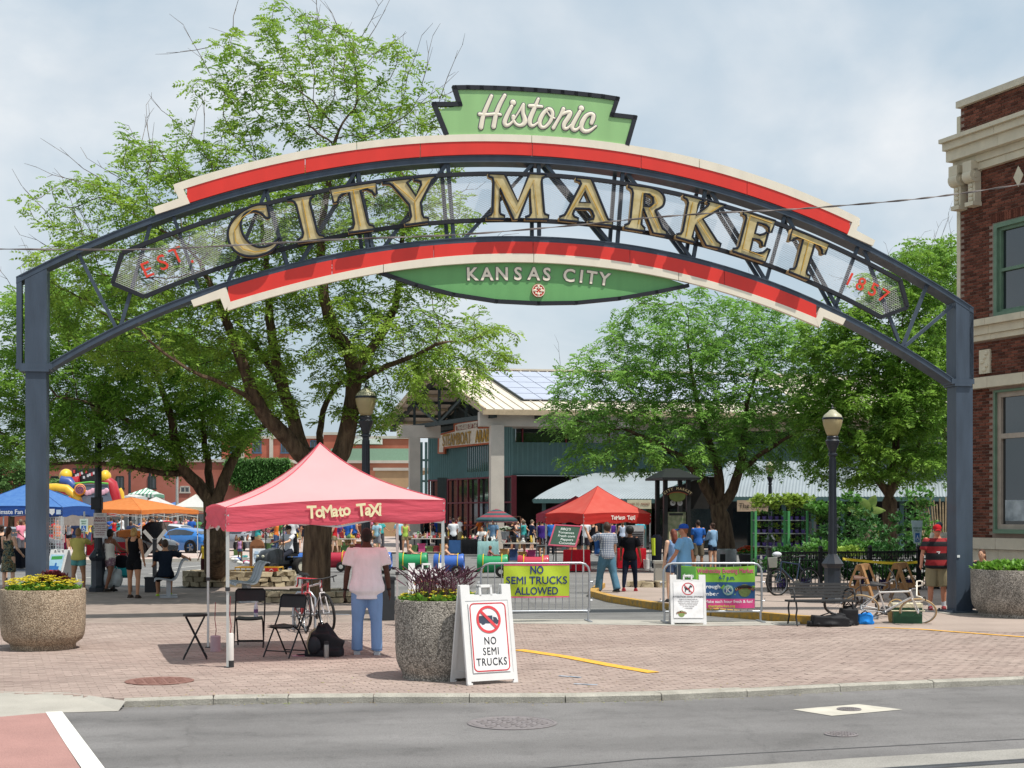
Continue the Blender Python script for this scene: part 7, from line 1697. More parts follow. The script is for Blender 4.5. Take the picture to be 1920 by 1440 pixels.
# ==== bicycles, carts, cars
m_tyre=M('tyre','#1b1a1a',.85,var=.1);m_rim=M('rim_alloy','#8d8f92',.35,.8);m_chrome=M('chrome','#9a9c9f',.25,.9)
def cring(c,r,ax,n=24):
 o=[]
 for k in range(n):
  a=2*math.pi*k/n;o.append(Vector(c)+(Vector((r*math.cos(a),0,r*math.sin(a)))if ax=='y' else Vector((0,r*math.cos(a),r*math.sin(a)))))
 return o
def bicycle(label,loc,rot,frame,tyrec='#1b1a1a',road=True,tape='#1b1b1e',basket=False,rimc=None,saddle='#1b1a1c',group='bicycles'):
 t=thing('bicycle',label,'bicycle',loc,0,group,rot);fm=M('bike_paint_'+frame.replace('#',''),frame,.35,var=.05,coat=.4);ty=plain(tyrec,.8);Rw=.335;wb=1.02
 for x in(0,wb):
  mb=MB();mb.loop(cring((x,0,Rw),Rw-.012,'y',30),.014 if road else .024,7);w=mb.build('wheel',ty,t,smooth=60)
  mb=MB();mb.loop(cring((x,0,Rw),Rw-.034,'y',30),.010,5);mb.build('rim',plain(rimc)if rimc else m_rim,w,smooth=60)
  mb=MB()
  for k in range(14):a=2*math.pi*k/14;mb.tube([(x,.02*(-1)**k,Rw),(x+(Rw-.035)*math.cos(a),0,Rw+(Rw-.035)*math.sin(a))],.0025,3)
  mb.tube([(x,-.05,Rw),(x,.05,Rw)],.02,8);stuff(mb.build('spokes',m_rim,w))
 bb=Vector((.44,0,.28));st_=Vector((.30,0,.80));hd=Vector((.86,0,.84));hl=Vector((.895,0,.70));r=.017
 mb=MB();mb.tube([bb,st_],r,8);mb.tube([st_-Vector((-.01,0,.04)),hd],r,8);mb.tube([bb,hl],r*1.15,8);mb.tube([hd+Vector((-.01,0,.03)),hl],r*1.2,8)
 for s in(-1,1):mb.tube([bb+Vector((0,s*.03,0)),(0,s*.055,Rw)],.010,6);mb.tube([st_-Vector((-.01,0,.05)),(0,s*.055,Rw)],.009,6)
 mb.build('frame',fm,t,smooth=50)
 mb=MB()
 for s in(-1,1):mb.tube([hl+Vector((.005,s*.045,-.02)),(wb-.05,s*.05,Rw+.12),(wb,s*.05,Rw)],.012,6)
 mb.tube([hl+Vector((0,-.045,-.02)),hl+Vector((0,.045,-.02))],.014,6);mb.build('fork',fm,t,smooth=50)
 mb=MB();mb.tube([st_,st_+Vector((-.03,0,.13))],.012,6);mb.build('seat_post',m_chrome,t)
 mb=MB();s0=st_+Vector((-.03,0,.15));mb.tube([s0+Vector((-.13,0,.02)),s0+Vector((-.06,0,.02)),s0+Vector((.05,0,.015)),s0+Vector((.15,0,.0))],[.06,.068,.03,.016],8,sq=.45);mb.build('saddle',plain(saddle,.6),t,smooth=60)
 mb=MB();h0=hd+Vector((.03,0,.07));mb.tube([hd,h0],.014,6);mb.tube([h0,h0+Vector((.07,0,.01))],.013,6);mb.build('stem',m_chrome,t)
 mb=MB();c=h0+Vector((.07,0,.01))
 if road:
  for s in(-1,1):mb.tube([c,c+Vector((0,s*.19,0)),c+Vector((.06,s*.205,0)),c+Vector((.115,s*.205,-.03)),c+Vector((.11,s*.205,-.10)),c+Vector((.04,s*.205,-.14)),c+Vector((-.02,s*.205,-.14))],.014,7)
 else:mb.tube([c+Vector((-.06,-.30,.02)),c+Vector((-.01,-.15,.01)),c,c+Vector((-.01,.15,.01)),c+Vector((-.06,.30,.02))],.013,7)
 mb.build('handlebar',plain(tape,.6),t,smooth=60)
 for s in(-1,1):
  mb=MB();b0=c+(Vector((.115,s*.205,-.02))if road else Vector((-.01,s*.2,0)));mb.tube([b0,b0+Vector((.03,0,.03)),b0+Vector((.05,0,-.08))],.009,5);mb.build('brake_lever',plain('#202022',.5),t)
 mb=MB();rt_=Euler((R(90),0,0)).to_matrix();mb.lathe([(.095,-.055),(.095,-.05),(.03,-.05),(.03,.05)],bb,20,rt_);
 for s,a in((-1,200),(1,20)):e=bb+Vector((.17*math.cos(R(a)),s*.07,.17*math.sin(R(a))));mb.beam(bb+Vector((0,s*.06,0)),e,.014,.02);mb.box(e+Vector((0,s*.05,0)),(.09,.08,.02))
 mb.build('crankset',m_chrome,t)
 if basket:
  mb=MB();o=c+Vector((.16,0,-.08))
  for a,b,d in(((0,0,-.12),.26,0),):pass
  wv=M('basket_mesh','#a9aba0',.6);mb.loft([(o+Vector((0,0,-.14)),.12,.15),(o+Vector((0,0,.10)),.15,.19),(o+Vector((0,0,.105)),.14,.18),(o+Vector((0,0,-.12)),.11,.14)],4);mb.build('basket',wv,t)
  mb=MB();mb.ball(c+Vector((.02,.0,.10)),(.13,.09,.07),12,8);hm=mb.build('helmet',plain('#c9cdd2'),None,smooth=50);hm.location=t.location;hm.rotation_euler=t.rotation_euler;tag(hm,'white cycling helmet hung on the handlebar of the basket bicycle','helmet')
 return t
def face(frm,to):d=to-frm;return math.atan2(d.y,d.x)
rb=G(556,1178);hd_=math.atan2(-.95,.30)
bicycle('red road bicycle with red drop bars leaning on the rack under the tent',rb,(R(-4),0,hd_),'#a8222e',tape='#b5202f',road=True)
bicycle('white and red mountain bicycle with flat bars beside the red road bicycle',rb+Vector((.17,-.06,0)),(R(6),0,hd_+R(13)),'#c9c4c4',road=False)
rk=thing('bike_rack','short steel hoop bike rack between the two bicycles','bike rack',rb+Vector((.18,-.3,0)),hd_+R(60));MB().tube([(-.2,0,0),(-.2,0,.55),(-.12,0,.65),(.12,0,.65),(.2,0,.55),(.2,0,0)],.025,8).build('hoop',m_galv,rk,smooth=50)
bq=G(1520,1115);bicycle('dark mountain bicycle with a pale front basket parked at the black fence',bq,(R(5),0,math.atan2(-.42,-.82)),'#26344c',road=False,basket=True)
bw=G(1632,1171);bicycle('white road bicycle tipped over against the bench and cooler',bw+Vector((-.05,.55,.04)),(R(42),R(3),R(-14)),'#d6d3cf',tyrec='#b59a72',tape='#dcd6c9',road=True,rimc='#c9c6c0')
bicycle('brown bicycle with a brown saddle fallen behind the white bicycle',G(1585,1160)+Vector((0,.6,.03)),(R(38),0,R(2)),'#3a2d2a',tyrec='#2b2523',saddle='#5a3a2a',road=False)
# ---- iron bench on the right with bags and cooler
m_iron2=M('iron_black','#222326',.6,var=.2,scale=9);m_slat=M('slat_dark','#2b2b2c',.75,var=.2,scale=6,stretch=(1,1,4))
ib=thing('iron_bench','black slatted park bench with curled iron legs on the brick edge','bench',G(1545,1174)+Vector((0,.3,0)),R(6));Lb=1.22
for k in range(5):MB().box((0,-.22+k*.095,.44+.006*(k==0)),(Lb,.08,.03)).build('slat',m_slat,ib)
for k in range(5):MB().box((.10,.27+k*.03,.50+k*.055),(Lb*.93,.025,.046),(R(-15),0,0)).build('slat',m_slat,ib)
for s in(-1,1):
 for yy in(-.22,.2):MB().tube([(s*Lb*.43,yy,.43),(s*Lb*.43,yy*1.25,.30),(s*Lb*.43,yy*.95,.16),(s*Lb*.43,yy*1.4,.01)],.016,6).build('leg',m_iron2,ib,smooth=60)
 MB().tube([(s*Lb*.46,-.24,.44),(s*Lb*.46,-.25,.58),(s*Lb*.46,-.18,.66),(s*Lb*.46,.1,.66),(s*Lb*.46,.3,.60)],.016,6).build('armrest',m_iron2,ib,smooth=60)
m_bag=M('bag_black','#141418',.75,bump=.4,bscale=9)
for lab,px,r,col in(('black duffel bag lying under the iron bench',(1560,1176),(.34,.17,.12),m_bag),('black bag standing under the right end of the iron bench',(1595,1174),(.16,.15,.2),m_bag),('bright blue jacket bundled beside the bags',(1626,1172),(.14,.13,.12),cloth('#2a7fd0')),('flat black case left of the duffel bag',(1535,1176),(.16,.14,.06),m_bag)):
 p=G(*px)+Vector((0,.18,0));t=thing('bag' if 'jacket' not in lab else 'jacket',lab,'bag' if 'jacket' not in lab else 'jacket',p);mb=MB();mb.box((0,0,r[2]*.75),(r[0]*1.9,r[1]*1.7,r[2]*1.5),(0,R(4),0));mb.box((r[0]*.3,.02,r[2]*1.4),(r[0]*1.0,r[1]*1.2,r[2]*.7),(R(6),R(-10),R(9)));mb.tube([(-r[0]*1.1,-.03,.03),(0,-r[1],.05),(r[0]*1.15,-.02,.03)],.035,7)
 d=remesh(mb,.018,2);d.materials.append(col);d.name='bag_body';link('bag_body',d,t);MB().tube([(-r[0]*.5,0,r[2]*1.6),(0,-.03,r[2]*2.1),(r[0]*.5,0,r[2]*1.6)],.012,5).build('handle',m_bag,t)
co=thing('cooler','green and cream picnic cooler behind the fallen white bicycle','cooler',G(1706,1170)+Vector((0,.22,0)),R(-8));MB().box((0,0,.15),(.52,.34,.30)).build('cooler_body',M('cooler_green','#1f4a30',.5),co);MB().box((0,0,.335),(.54,.36,.07)).build('lid',plain('#cfc6a8'),co);MB().tube([(-.27,0,.26),(-.3,-.2,.24),(.3,-.2,.24),(.27,0,.26)],.012,6).build('handle',plain('#cfc6a8'),co)
gr=thing('wicker_basket','round straw basket behind the front wheel of the white bicycle','basket',G(1684,1168)+Vector((0,.12,0)));MB().lathe([(.14,0),(.17,.22),(.16,.24),(.12,.05),(0,.05)],n=18).build('basket_body',M('straw','#a98a5c',.9,var=.2,scale=25,bump=.6),gr,smooth=40);MB().loop(cring((0,0,.28),.15,'y',18),.012,5).build('handle',M('straw','#a98a5c'),gr)
# ---- black iron fence
m_fence=M('fence_black','#15161a',.5)
fe0,fe1=G(1443,1111),G(1722,1106)
fe=thing('iron_fence','low black iron picket fence with a spindle top rail before the flower stands','fence',fe0,face(fe0,fe1));Lf=(fe1-fe0).length;Hf=1.02
for z in(Hf,Hf-.2,.12):MB().box((Lf/2,0,z),(Lf,.045,.045 if z==Hf else .03)).build('rail',m_fence,fe)
for k in range(4):x=Lf*k/3;mb=MB();mb.box((x,0,.55),(.09,.09,1.1));mb.ball((x,0,1.14),.06,10,6);mb.build('post',m_fence,fe)
n=int(Lf/.105);pd=MB().box((0,0,.5),(.018,.018,.98)).data('picket',m_fence)
for k in range(n):link('picket',pd,fe,(.05+k*.105,0,.03))
for k in range(n):MB().lathe([(.012,Hf-.19),(.03,Hf-.12),(.012,Hf-.08),(.028,Hf-.04),(.012,Hf-.01)],(.1+k*.105,0,0),6).build('spindle',m_fence,fe)if k<n-1 else None
f2=thing('iron_fence','short return of black iron fence behind the man in the striped jersey','fence',fe1,R(35));L2_=2.4
for z in(Hf,Hf-.2,.12):MB().box((L2_/2,0,z),(L2_,.045,.04)).build('rail',m_fence,f2)
for k in range(22):link('picket',pd,f2,(.1+k*.105,0,.03))
MB().box((L2_,0,.55),(.09,.09,1.1)).build('post',m_fence,f2)
cp=[tuple(D(x,y,34.2))for x,y in((1580,1048),(1610,1051),(1655,1055),(1690,1056),(1720,1054))];cp=catmull(cp,5);mb=MB();mb.grid([[Vector(p)+Vector((0,.02*math.sin(i),.03))for i,p in enumerate(cp)],[Vector(p)-Vector((0,.02*math.sin(i*1.3),.03))for i,p in enumerate(cp)]]);tag(mb.build('caution_tape',M('tape_yellow','#d2b82a',.5)),'yellow caution tape strung from the lamp post along the fence','tape')
# ---- sawhorses
m_wood=M('raw_timber','#8f6a45',.85,var=.2,scale=5,stretch=(6,6,1),bump=.2,col2='#a07a52')
def sawhorse(label,loc,rz,H=.86,L_=.75):
 t=thing('sawhorse',label,'sawhorse',loc,rz,'raw timber sawhorses');MB().box((0,0,H-.06),(L_,.10,.14)).build('top_beam',m_wood,t)
 for s in(-1,1):
  for q in(-1,1):MB().beam((s*L_*.44,q*.05,H-.02),(s*L_*.56,q*.36,.01),.10,.05).build('leg',m_wood,t)
  MB().beam((s*L_*.5+.0,-.25,.32),(s*L_*.5,.25,.32),.03,.12).build('cross_brace',m_wood,t)
 return t
sawhorse('raw timber sawhorse beside the lamp post base',G(1618,1128),R(62));sawhorse('raw timber sawhorse nearer the man in the striped jersey',G(1688,1124),R(58))
# ---- flower stands behind the fence
m_pot=M('pot_purple','#4f3f80',.6);m_rack=M('rack_green','#4f9a5f',.5);m_rackg=M('rack_grey','#8a8f90',.45,.4)
m_lf=[M('leaf_lime','#7f9f3f',.55,transl=.35,island=.3,col2='#9ab04f'),M('leaf_pot','#4f7f35',.55,transl=.3,island=.3,col2='#5f8f3f'),M('leaf_darkpot','#33602c',.6,transl=.25,island=.35,col2='#3f6f33')]
def shrub(name,label,loc,r,h,m,size=.16,n=60,group=None,stem=.1,cat='plant',pot=None):
 t=thing(name,label,cat,loc,0,group);pts=[]
 while len(pts)<n:
  v=Vector((random.uniform(-1,1),random.uniform(-1,1),random.uniform(-1,1)))
  if v.length<1:pts.append((v.x*r,v.y*r,stem+h/2+v.z*h/2))
 leaf_cards('foliage',pts,size,m,t,n=5)
 if pot:MB().lathe([(pot*.75,0),(pot,pot*1.5),(pot*.9,pot*1.5),(0,pot*1.4)],n=12).build('pot',m_pot if pot<.2 else plain('#2a2b2e'),t,smooth=40)
 return t
def rack(label,x0,x1,y0,y1,Y,mat):
 a,b=D(x0,y1,Y),D(x1,y0,Y);t=thing('plant_rack',label,'plant rack',(a.x,Y,0),R(4),'plant racks behind the fence');w=b.x-a.x;h=b.z
 for x in(0,w):
  for y in(0,.5):MB().box((x,y,h/2),(.07,.05,h)).build('upright',mat,t)
 zs=[h*k/5+.12 for k in range(5)]
 for z in zs:MB().box((w/2,.25,z),(w,.5,.03)).build('shelf',m_rackg,t)
 return t,w,h,zs,a
ra_=[rack('left plant rack with green uprights full of small purple pots',1417,1477,958,1040,46,m_rack),rack('second plant rack with green uprights under the lime foliage',1479,1514,958,1040,45.4,m_rack),rack('grey plant rack left of the lamp shaft',1528,1556,978,1040,45,m_rackg)]
for t,w,h,zs,a in ra_:
 q=t.matrix_basis
 for zi,z in enumerate(zs):
  nn=max(3,int(w/.19))
  for k in range(nn):
   p=Vector((a.x+w*(k+.5)/nn*math.cos(R(4)),t.location.y+.16+w*(k+.5)/nn*math.sin(R(4)),z+.015))
   shrub('potted_plant','small %s potted plant on the %s shelf of the %s'%(('lime','green','dark green')[k%3],('bottom','second','third','fourth','top')[zi],t['label'].split(' plant rack')[0]+' plant rack'),p,.09,.26,m_lf[k%3],.12,9,'small purple pots on the racks',.10,'potted plant',.075)
 for k in range(max(2,int(w/.42))):
  p=Vector((a.x+.42*(k+.4),t.location.y+.25,h-.05));shrub('bushy_plant','bushy %s plant atop the %s, number %d from the left'%('lime' if w>.5 else 'green',t['label'].split(' plant rack')[0]+' plant rack',k+1),p,.32,.5,m_lf[0]if w>.5 else m_lf[1],.2,46,'lime plants on top of the racks',.05)
rg=random.Random(3)
for k,(x,y,Y,r,h,mi)in enumerate([(1560,958,44.6,.5,.55,1),(1535,955,45,.45,.5,1),(1595,950,44,.4,.9,1),(1480,940,46,.35,.45,0),(1545,1010,44,.5,.8,2),(1590,1000,44,.55,.9,2),(1620,985,45,.6,1.0,2),(1640,1010,43,.6,.9,2),(1705,985,46,.7,1.1,2),(1530,1030,41,.5,.5,1),(1570,1032,41,.5,.45,1),(1610,1030,41,.5,.5,1),(1650,1034,41,.5,.5,2),(1700,1030,42,.55,.6,2),(1470,1040,42,.5,.5,2),(1560,1070,38.5,.6,.7,2),(1610,1072,38.5,.6,.7,2),(1660,1072,38.5,.6,.7,1),(1705,1072,38.5,.6,.7,2),(1510,1070,38.5,.6,.7,2),(1465,1070,38.5,.6,.7,2),(1735,1000,44,.6,1.0,1),(1720,940,47,.6,.9,1),(1590,1040,40,.4,.4,0)]):
 p=D(x,y,Y);d=Vector((p.x,Y,max(0,p.z-h/2-.1)))
 lab='leafy %s shrub %s'%(['lime','mid green','dark green'][mi],['right of the lamp shaft high up','on the grey rack','tall beside the banana plant','spilling over the second rack','in the shade behind the bicycle','by the middle of the fence in shade','under the banana plant','low below the banana plant','behind the accessible parking sign','above the fence rail by the bicycle','above the fence rail left of the lamp','above the fence rail by the tape','above the fence rail by the trunk','above the fence rail near the jersey man','above the fence at its left end','low behind the pickets by the lamp base','low behind the pickets by the first sawhorse','low behind the pickets between the sawhorses','low behind the pickets by the second sawhorse','low behind the pickets right of the bicycle','low behind the pickets at the left end','beside the bamboo poles','high below the canopy eave on the right','peeking over the rail behind the lamp'][k])
 shrub('shrub',lab,d,r,h,m_lf[mi],.2,int(70*r/.5),'shrubs for sale behind the fence',.1,'plant',.16 if d.z<.1 else None)
bp_=D(1628,1000,46);t=thing('banana_plant','tall banana plant with big pale leaves behind the fence','plant',(bp_.x,46,0));m_ban_=M('leaf_banana','#8fae5c',.5,transl=.4,var=.12,col2='#a9bf72');zt=D(1628,960,46).z
MB().tube([(0,0,0),(.05,0,zt*.6),(0,0,zt)],[.09,.07,.04],8).build('stem',m_lf[1],t);MB().lathe([(.24,0),(.3,.5),(.27,.5),(0,.46)],n=14).build('pot',plain('#a49888'),t,loc=(0,0,max(0,D(1628,1003,46).z-.2)))
for k,(dx,dz,l)in enumerate(((-.75,.55,.9),(-.3,.9,.95),(.2,1.0,.9),(.5,.5,.7),(.35,-.9,1.0),(-.6,.2,.8),(-.1,.7,.8))):
 rows=[];e=Vector((dx,random.uniform(-.3,.3),dz))
 for j in range(7):
  s=j/6;c=Vector((0,0,zt-.1))+e*s+Vector((0,0,-.35*s*s*(dz>0)));w=.15*math.sin(math.pi*min(1,s*.95+.05))+.012;sd=e.cross(Vector((0,1,.2))).normalized();rows.append([c-sd*w-Vector((0,.05,0)),c,c+sd*w-Vector((0,.05,0))])
 mb=MB();mb.grid(rows);mb.build('leaf',m_ban_,t,smooth=60)
m_bam=M('bamboo','#9a8a70',.7,var=.25,scale=7)
for k in range(13):
 x=1722+k*5.6;a=D(1745+k*3,1010,47);b=D(x-8+k*.5,930+(k*7%17),47.3);t=thing('bamboo_pole','bamboo pole, %s from the left in the bundle behind the jersey man'%('first second third fourth fifth sixth seventh eighth ninth tenth eleventh twelfth thirteenth'.split()[k]),'pole',(a.x,a.y+.02*k,0),0,'bundle of bamboo poles');MB().tube([(0,0,0),(b.x-a.x,.2,b.z)],[.035,.025],6).build('cane',m_bam,t)
q=G(1720,1100);t=thing('accessible_sign','white accessible parking sign standing behind the fence near the bamboo poles','sign',(q.x,q.y,0));z1,z0=HC+(963-976)/SC(1100),HC+(963-1019)/SC(1100)
MB().tube([(.0,.03,0),(0,.03,z1)],.03,8).build('post',m_galv,t);MB().prism([(-.17,0,z1),(.15,0,z1),(.1,0,z0),(-.09,0,z0)],[(-.17,.02,z1),(.15,.02,z1),(.1,.02,z0),(-.09,.02,z0)]).build('board',plain('#b9cdd0'),t);MB().box((0,-.008,z0+.17),(.12,.008,.24)).build('blue_field',plain('#2f62a0'),t);wheelchair(t,.0,-.015,z0+.14,.2,m_pw);text('PERMIT\nONLY',plain('#3d7a5a'),t,(0,-.012,z1-.25),.07)
# ---- directory kiosk
kq=G(1268,1072);t=thing('directory_kiosk','black directory kiosk with a hipped roof, arched market sign and map panel','kiosk',(kq.x,kq.y,0),R(12));sk_=SC(1072);zr=HC+(963-896)/sk_;m_kb=M('kiosk_black','#141617',.5)
for s in(-1,1):
 for y in(0,.9):MB().box((s*.42+.02,y,zr/2),(.14,.14,zr)).build('post',m_kb,t)
mb=MB();w=.68;mb.add([(-w,-.55,zr),(w,-.55,zr),(w,1.45,zr),(-w,1.45,zr),(-.25,.45,zr+.34),(.25,.45,zr+.34)],[(0,1,5,4),(1,2,5),(2,3,4,5),(3,0,4),(3,2,1,0)]);mb.box((0,.45,zr-.04),(2*w,2.0,.07));mb.build('roof',m_kb,t)
zs=HC+(963-922)/sk_;n=14;o_=[];i_=[]
for k in range(n+1):a=R(155-130*k/n);o_.append((.56*math.cos(a)/math.cos(R(25)),zs-.22+.42*math.sin(a)));i_.append((.46*math.cos(a)/math.cos(R(25)),zs-.30+.30*math.sin(a)))
d=poly_data(o_+i_[::-1],[],.04);d.materials.append(plain('#2a1d18'));link('arch_board',d,t,(0,-.14,0));d=poly_data([(x,z-.02)for x,z in o_[2:-2]]+i_[2:-2][::-1],[],.02);d.materials.append(plain('#8f4a2c'));link('arch_trim',d,t,(0,-.13,-.03))
d=poly_data([(.3*math.cos(2*math.pi*k/20),zs-.15+.2*math.sin(2*math.pi*k/20))for k in range(20)],[],.02);d.materials.append(plain('#5f6b35'));link('arch_leaf',d,t,(0,-.125,0))
for k,ch in enumerate('CITY MARKET'):
 a=146-112*k/10;x=.51*math.cos(R(a))/math.cos(R(25));z=zs-.25+.355*math.sin(R(a))
 if ch!=' ':o=text(ch,M('emblem_cream','#d9c79a',.6),t,(x,-.15,z),.12,bold=.02);o.rotation_euler=(0,R(90-a)*.7,0)
zb=HC+(963-943)/sk_
for s,ch in((-1,'<'),(1,'i')):
 d=poly_data(circ(.1,20),[],.015);d.materials.append(plain('#9a9d9c'));link('symbol_disc',d,t,(s*.13,-.02,zb));text(ch,plain('#1a1a1a'),t,(s*.13,-.03,zb),.15,name='symbol')
z1,z0=HC+(963-960)/sk_,HC+(963-1052)/sk_;MB().box((0,.05,(z1+z0)/2),(.72,.05,z1-z0)).build('map_panel',M('map_paper','#8a8a72',.5,var=.25,scale=7,col2='#5a6a4a'),t);MB().box((0,.02,z1-.08),(.5,.02,.08)).build('map_title',plain('#1f2220'),t)
MB().box((0,.06,.55),(.84,.1,.3)).build('panel_base',m_kb,t)
for k in range(3):MB().box((-.2+.2*k,.015,(z1+z0)/2),(.12,.01,.35)).build('map_block',plain(['#b9b08a','#a3a58c','#7a8a6a'][k]),t)
pl=thing('stone_pier','grey concrete block pier at the foot of the kiosk','pier',G(1243,1092));MB().box((0,0,.28),(.5,.5,.56)).build('block',m_conc,pl);MB().box((0,0,.60),(.56,.56,.08)).build('cap',m_conc,pl)
stone_ring('low rubble stone edge with earth at the kiosk corner',G(1225,1100),.55,.35,.16,1)
sv=thing('safety_vest','yellow and black safety jacket hanging on the kiosk post','vest',D(1231,1025,kq.y-.1));MB().loft([((0,0,-.75),.16,.08),((0,0,-.2),.18,.1),((0,0,.3),.2,.1),((0,0,.42),.1,.06)],12).build('jacket',cloth('#1a1c26'),sv,smooth=50);MB().loft([((-.09,-.03,-.3),.07,.08),((-.11,-.03,.3),.08,.09)],8).build('reflective_panel',plain('#b9c92f'),sv)
tc_=G(1362,1060);t=thing('steel_bin','low steel drum bin before the leaning trunk','bin',tc_);MB().lathe([(.38,0),(.40,.1),(.40,.6),(.36,.64),(.34,.6),(0,.55)],n=24).build('drum',M('galv_drum','#8c8f90',.4,.5),t,smooth=40);MB().box((-.2,-.36,.3),(.2,.06,.3)).build('dark_opening',plain('#1b1c1d'),t)
t=thing('flower_tub','round black tub of orange and red flowers beside the steel bin','flower pot',G(1402,1064));MB().lathe([(.26,0),(.36,.48),(.34,.5),(0,.46)],n=20).build('pot',plain('#1c1d1f',.5),t,smooth=40);leaf_cards('foliage',disc(.36,90,.48,.15),.14,m_lf[1],t);petals('flowers',disc(.4,130,.6,.18),.07,m_flor,t)
# ---- red tents of the food stand
m_rt=M('tent_red','#d9584c',.8,var=.05,scale=2,transl=.4,bump=.15,bscale=6,col2='#de6c5e');m_rv=M('tent_redv','#c9352f',.8,var=.06,scale=3,transl=.3);m_rt2=M('tent_crimson','#b02e45',.8,var=.05,transl=.35)
def tent_at(label,fl,fr,eave,peak,val,m1,m2,txt=None,mt=None,depth=3.05,**k):
 a,b=G(*fl),G(*fr);d=(b-a).normalized();n=Vector((-d.y,d.x,0));return popup(label,[a,b,b+n*depth,a+n*depth],[eave]*4,peak,val,m1,m2,txt=txt,mt=mt,**k)
yl=1072;s_=SC(1072);tx=[];x=0
for(ch,dz,ti),w in zip(fun,wd):
 if ch!=' ':tx.append((ch,.40+(x+w/2)/sum(wd)*.36,.52-dz*.8,.2,ti))
 x+=w
pc=G(1094,1073);pr=G(1219,1066);pdir=Vector((math.cos(R(27)),math.sin(R(27)),0));pr=pc+pdir*2.75;pn=Vector((-pdir.y,pdir.x,0));pl_=G(1042,1056);
ln=(pl_-pc);ln=Vector((ln.x,ln.y,0)).normalized()
popup('red canopy tent with white cartoon lettering over the red tables',[pc,pr,pr+pn*2.75,pc+pn*2.75],[2.02]*4,3.02,.36,m_rt,m_rv,txt=tx,mt=plain('#e6e0d8'),sag=.2)
pb_=G(1022,1058);popup('crimson canopy tent half hidden behind the red tent',[pb_,pb_+Vector((2.9,.3,0)),pb_+Vector((2.6,3.2,0)),pb_+Vector((-.3,2.9,0))],[2.0]*4,2.75,.35,m_rt2,m_rt2,sag=.15)
# ---- tables and goods
m_tabw=M('table_top','#b9b4aa',.6,var=.06);m_tleg=M('table_leg','#4a4b4e',.4,.6)
def table(label,x0,x1,y,H=.74,depth=.75,drape=None,dz=.72,group='folding tables of the flea market',m=None):
 a,b=G(x0,y),G(x1,y);t=thing('folding_table',label,'table',(a+b)/2+Vector((0,depth/2,0)),face(a,b),group);w=(b-a).length
 MB().box((0,0,H-.02),(w,depth,.04)).build('tabletop',m or m_tabw,t)
 for s in(-1,1):
  for q in(-1,1):MB().tube([(s*w*.42,q*depth*.42,0),(s*w*.42,q*depth*.42,H-.04)],.018,6).build('leg',m_tleg,t)
 if drape:
  mb=MB();N_=24;P=[];
  for z,g in((H+.004,0),(H-.01,.012),(H-dz/2,.02),(H-dz,.03)):
   row=[]
   for k in range(N_*4):
    e,u=k//N_,(k%N_)/N_;c=[(-w/2,-depth/2),(w/2,-depth/2),(w/2,depth/2),(-w/2,depth/2)];p,q2=c[e],c[(e+1)%4];x=p[0]+(q2[0]-p[0])*u;y_=p[1]+(q2[1]-p[1])*u;f=1+(g+.012*math.sin(k*1.1)*(H-z)/dz)/max(.3,math.hypot(x,y_));row.append((x*f,y_*f,z))
   row.append(row[0]);P.append(row)
  mb.grid(P);mb.add([(-w/2,-depth/2,H+.004),(w/2,-depth/2,H+.004),(w/2,depth/2,H+.004),(-w/2,depth/2,H+.004)],[(0,1,2,3)]);cl=mb.build('tablecloth',cloth(drape),None,smooth=40);cl.location=t.location;cl.rotation_euler=t.rotation_euler;tag(cl,label.replace('table','cloth over the table',1)if 'cloth' not in label else 'drape: '+label,'tablecloth');cl['label']='draped cloth on the '+label
 return t,w,H
def goods(t,w,H,depth,n,seed,where,tall=1.0):
 rg=random.Random(seed);c,s=math.cos(t.rotation_euler.z),math.sin(t.rotation_euler.z)
 pal=[('white','#d2d2cf'),('cream','#c9c2ae'),('clear','#aeb8bc'),('rust','#8a5238'),('blue','#3a62a8'),('red','#a8353a'),('brown','#6a4a35'),('green','#4a7a50'),('black','#1f1f22'),('tan','#b09a72'),('silver','#9a9da0'),('pink','#c7829a'),('yellow','#c9ad3f'),('orange','#c46a33')]
 for k in range(n):
  x=(k+.5)/n*w*.94-w*.47+rg.uniform(-.03,.03);y=rg.uniform(-depth*.4,depth*.4);cn,cc=rg.choice(pal);kind=rg.choice(['box','vase','toy','bottle','bowl','frame']);p=t.location+Vector((c*x-s*y,s*x+c*y,H+.006));r=rg.uniform(.05,.11)*tall;mb=MB()
  if kind=='box':mb.box((0,0,r*.8),(r*2.4,r*1.8,r*1.6));mb.box((0,0,r*1.65),(r*2.5,r*1.9,r*.2));nm='storage_box';ct='box'
  elif kind=='vase':mb.lathe([(r*.5,0),(r*.9,r),(r*.5,r*2),(r*.35,r*2.4),(r*.55,r*2.8)],n=10);nm='vase';ct='vase'
  elif kind=='toy':mb.ball((0,0,r*.8),r*.85,10,6);mb.ball((0,-.01,r*1.8),r*.55,8,6);mb.ball((r*.7,0,r*.5),r*.4,8,5);mb.ball((-r*.7,0,r*.5),r*.4,8,5);nm='soft_toy';ct='toy'
  elif kind=='bottle':mb.lathe([(r*.45,0),(r*.45,r*1.8),(r*.16,r*2.4),(r*.16,r*3)],n=8);nm='bottle';ct='bottle'
  elif kind=='bowl':mb.lathe([(r*.4,0),(r*1.0,r*.9),(r*.93,r*.9),(0,r*.15)],n=12);nm='bowl';ct='bowl'
  else:mb.box((0,0,r*1.4),(r*2,.03,r*2.6),(R(-12),0,0));mb.box((0,.04,r*.6),(r*.4,.1,.02),(R(50),0,0));nm='picture_frame';ct='frame'
  o=mb.build(nm,plain(cc,.6),None,smooth=40);o.location=p;o.rotation_euler=(0,0,rg.uniform(0,3));tag(o,'%s %s for sale on the %s'%(cn,nm.replace('_',' '),where),ct,'goods on the '+where)
